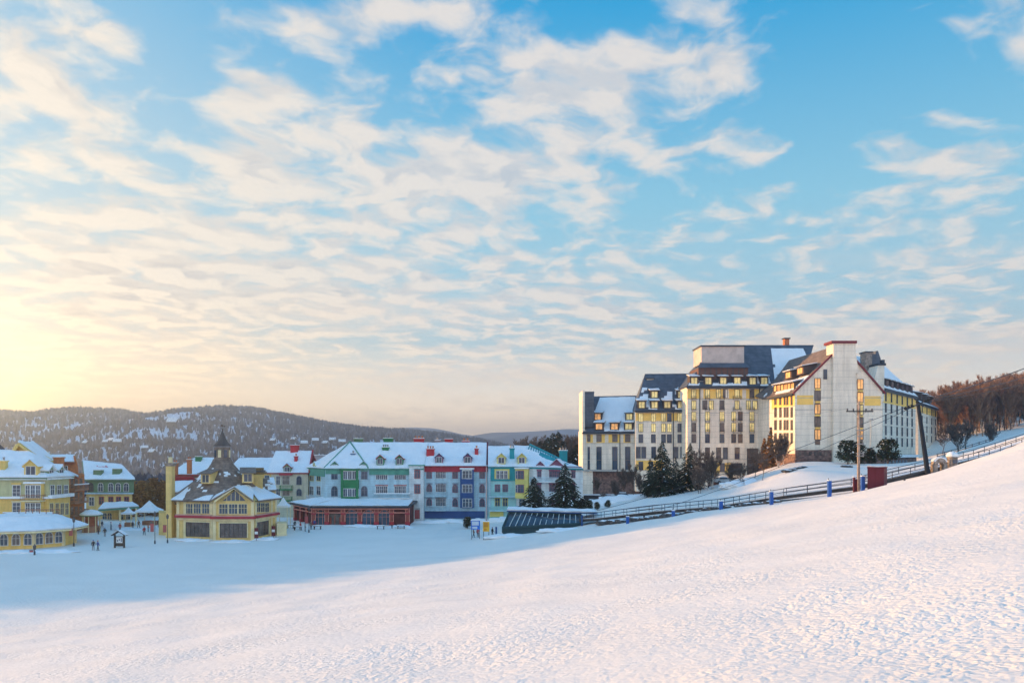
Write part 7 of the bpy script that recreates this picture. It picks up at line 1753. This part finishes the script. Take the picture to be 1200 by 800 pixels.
# low wall and hedge line before the hotel base
f = Fac(684, 196, 842, 194); b = MB(); f.box(b, 0, f.L, -14, -10.9, -.5, 0, 0); f.box(b, -.1, f.L+.1, -10.9, -10.6, -.6, .1, 1); tag(b.build('retaining_wall', [WOODD, SNOW]), 'low dark retaining wall with snow on top along the hotel forecourt', 'wall')
# fence on the hillside right
f = Fac(1098, 230, 1170, 235); b = MB(); zf = lambda t: zg(*(f.A+f.u*t)[:])
root = empty('timber_fence', f.pt(0, zf(0)), 'dark timber fence crossing the blue snow below the forest', 'fence')
for i in range(int(f.L/2.5)+1): t = i*2.5; p = MB(); f.box(p, t-.08, t+.08, zf(t)-.3, zf(t)+1.3, 0, .15); p.build('post', [WOODD], root)
for dz in (.5, 1.1):
    r_ = MB()
    for i in range(int(f.L/2.5)): t = i*2.5; r_.hexa([f.pt(t+.08, zf(t)+dz-.08, .13), f.pt(t+2.42, zf(t+2.5)+dz-.08, .13), f.pt(t+2.42, zf(t+2.5)+dz-.08, .05), f.pt(t+.08, zf(t)+dz-.08, .05), f.pt(t+.08, zf(t)+dz+.08, .13), f.pt(t+2.42, zf(t+2.5)+dz+.08, .13), f.pt(t+2.42, zf(t+2.5)+dz+.08, .05), f.pt(t+.08, zf(t)+dz+.08, .05)])
    r_.build('rail', [WOODD], root)

# ploughed snow banks along walls and paths
def bank_mesh(seed):
    bm = bmesh.new(); bmesh.ops.create_icosphere(bm, subdivisions=4, radius=1)
    for v in bm.verts:
        n = mnoise.fractal(Vector((v.co.x*2.2, v.co.y*1.1, v.co.z*1.1))+Vector((seed*5.3, 0, 0)), 1, 2, 4); v.co *= 1+.4*n
    me = bpy.data.meshes.new('snow_bank'); bm.to_mesh(me); bm.free(); me.materials.append(SNOW); me.polygons.foreach_set('use_smooth', [True]*len(me.polygons)); return me
BK = [bank_mesh(i) for i in range(3)]
for i, (px, Y, L_, h_, lb) in enumerate([(225, 147.5, 3.2, .5, 'ploughed snow bank along the left front of the clubhouse'), (272, 146, 3.6, .4, 'ploughed snow bank before the centre doors of the clubhouse'), (312, 150, 2.2, .5, 'snow bank at the right corner of the clubhouse'), (425, 177, 4.5, .5, 'snow bank before the middle arches of the arcade'), (470, 176, 3, .6, 'snow bank at the right end of the arcade'), (506, 187, 4, .7, 'snow bank below the navy base, left'), (532, 188, 4, .7, 'snow bank below the navy base, middle'), (558, 186, 3.5, .8, 'snow bank below the navy base, right'), (592, 184, 3.5, 1.0, 'snow bank before the teal wall'), (640, 180, 6, 1.2, 'large snow bank behind the glass shelter'), (20, 130, 4, .5, 'snow bank along the low glazed pavilion, left'), (62, 131, 4, .5, 'snow bank along the low glazed pavilion, right'), (150, 168, 3, .5, 'snow bank on the square before the tent'), (705, 172, 5, 1.4, 'snow heap under the left hotel wing'), (735, 176, 6, 1.2, 'long snow heap before the parked cars'), (866, 162, 4, 1.0, 'snow heap left of the stone huts'), (596, 139, 4, .5, 'snow drift at the foot of the glass shelter'), (660, 139, 4, .5, 'snow drift at the right foot of the glass shelter')]):
    o = bpy.data.objects.new('snow_bank', BK[i % 3]); col.objects.link(o); x = (px-CX)/F*Y; o.location = (x, Y, zg(x, Y)); o.scale = (L_, 1.3, h_); tag(o, lb, 'snow bank', 'ploughed snow banks')

# ================================================================ haze
def haze():
    b = MB(); b.box(-3400, -1600, -60, 3400, 4400, 128); o = b.build('haze', []); m = bpy.data.materials.new('haze'); m.use_nodes = True; g = NG(m.node_tree)
    out = g.n('ShaderNodeOutputMaterial'); v = g.n('ShaderNodeVolumePrincipled'); g.l(v.outputs[0], out.inputs['Volume']); v.inputs['Color'].default_value = (.50, .68, 1.0, 1); v.inputs['Density'].default_value = HAZE; v.inputs['Anisotropy'].default_value = .78
    o.data.materials.clear(); o.data.materials.append(m); tag(o, kind='stuff')
    m.cycles.homogeneous_volume = True
HAZE = 4.4e-4
haze()
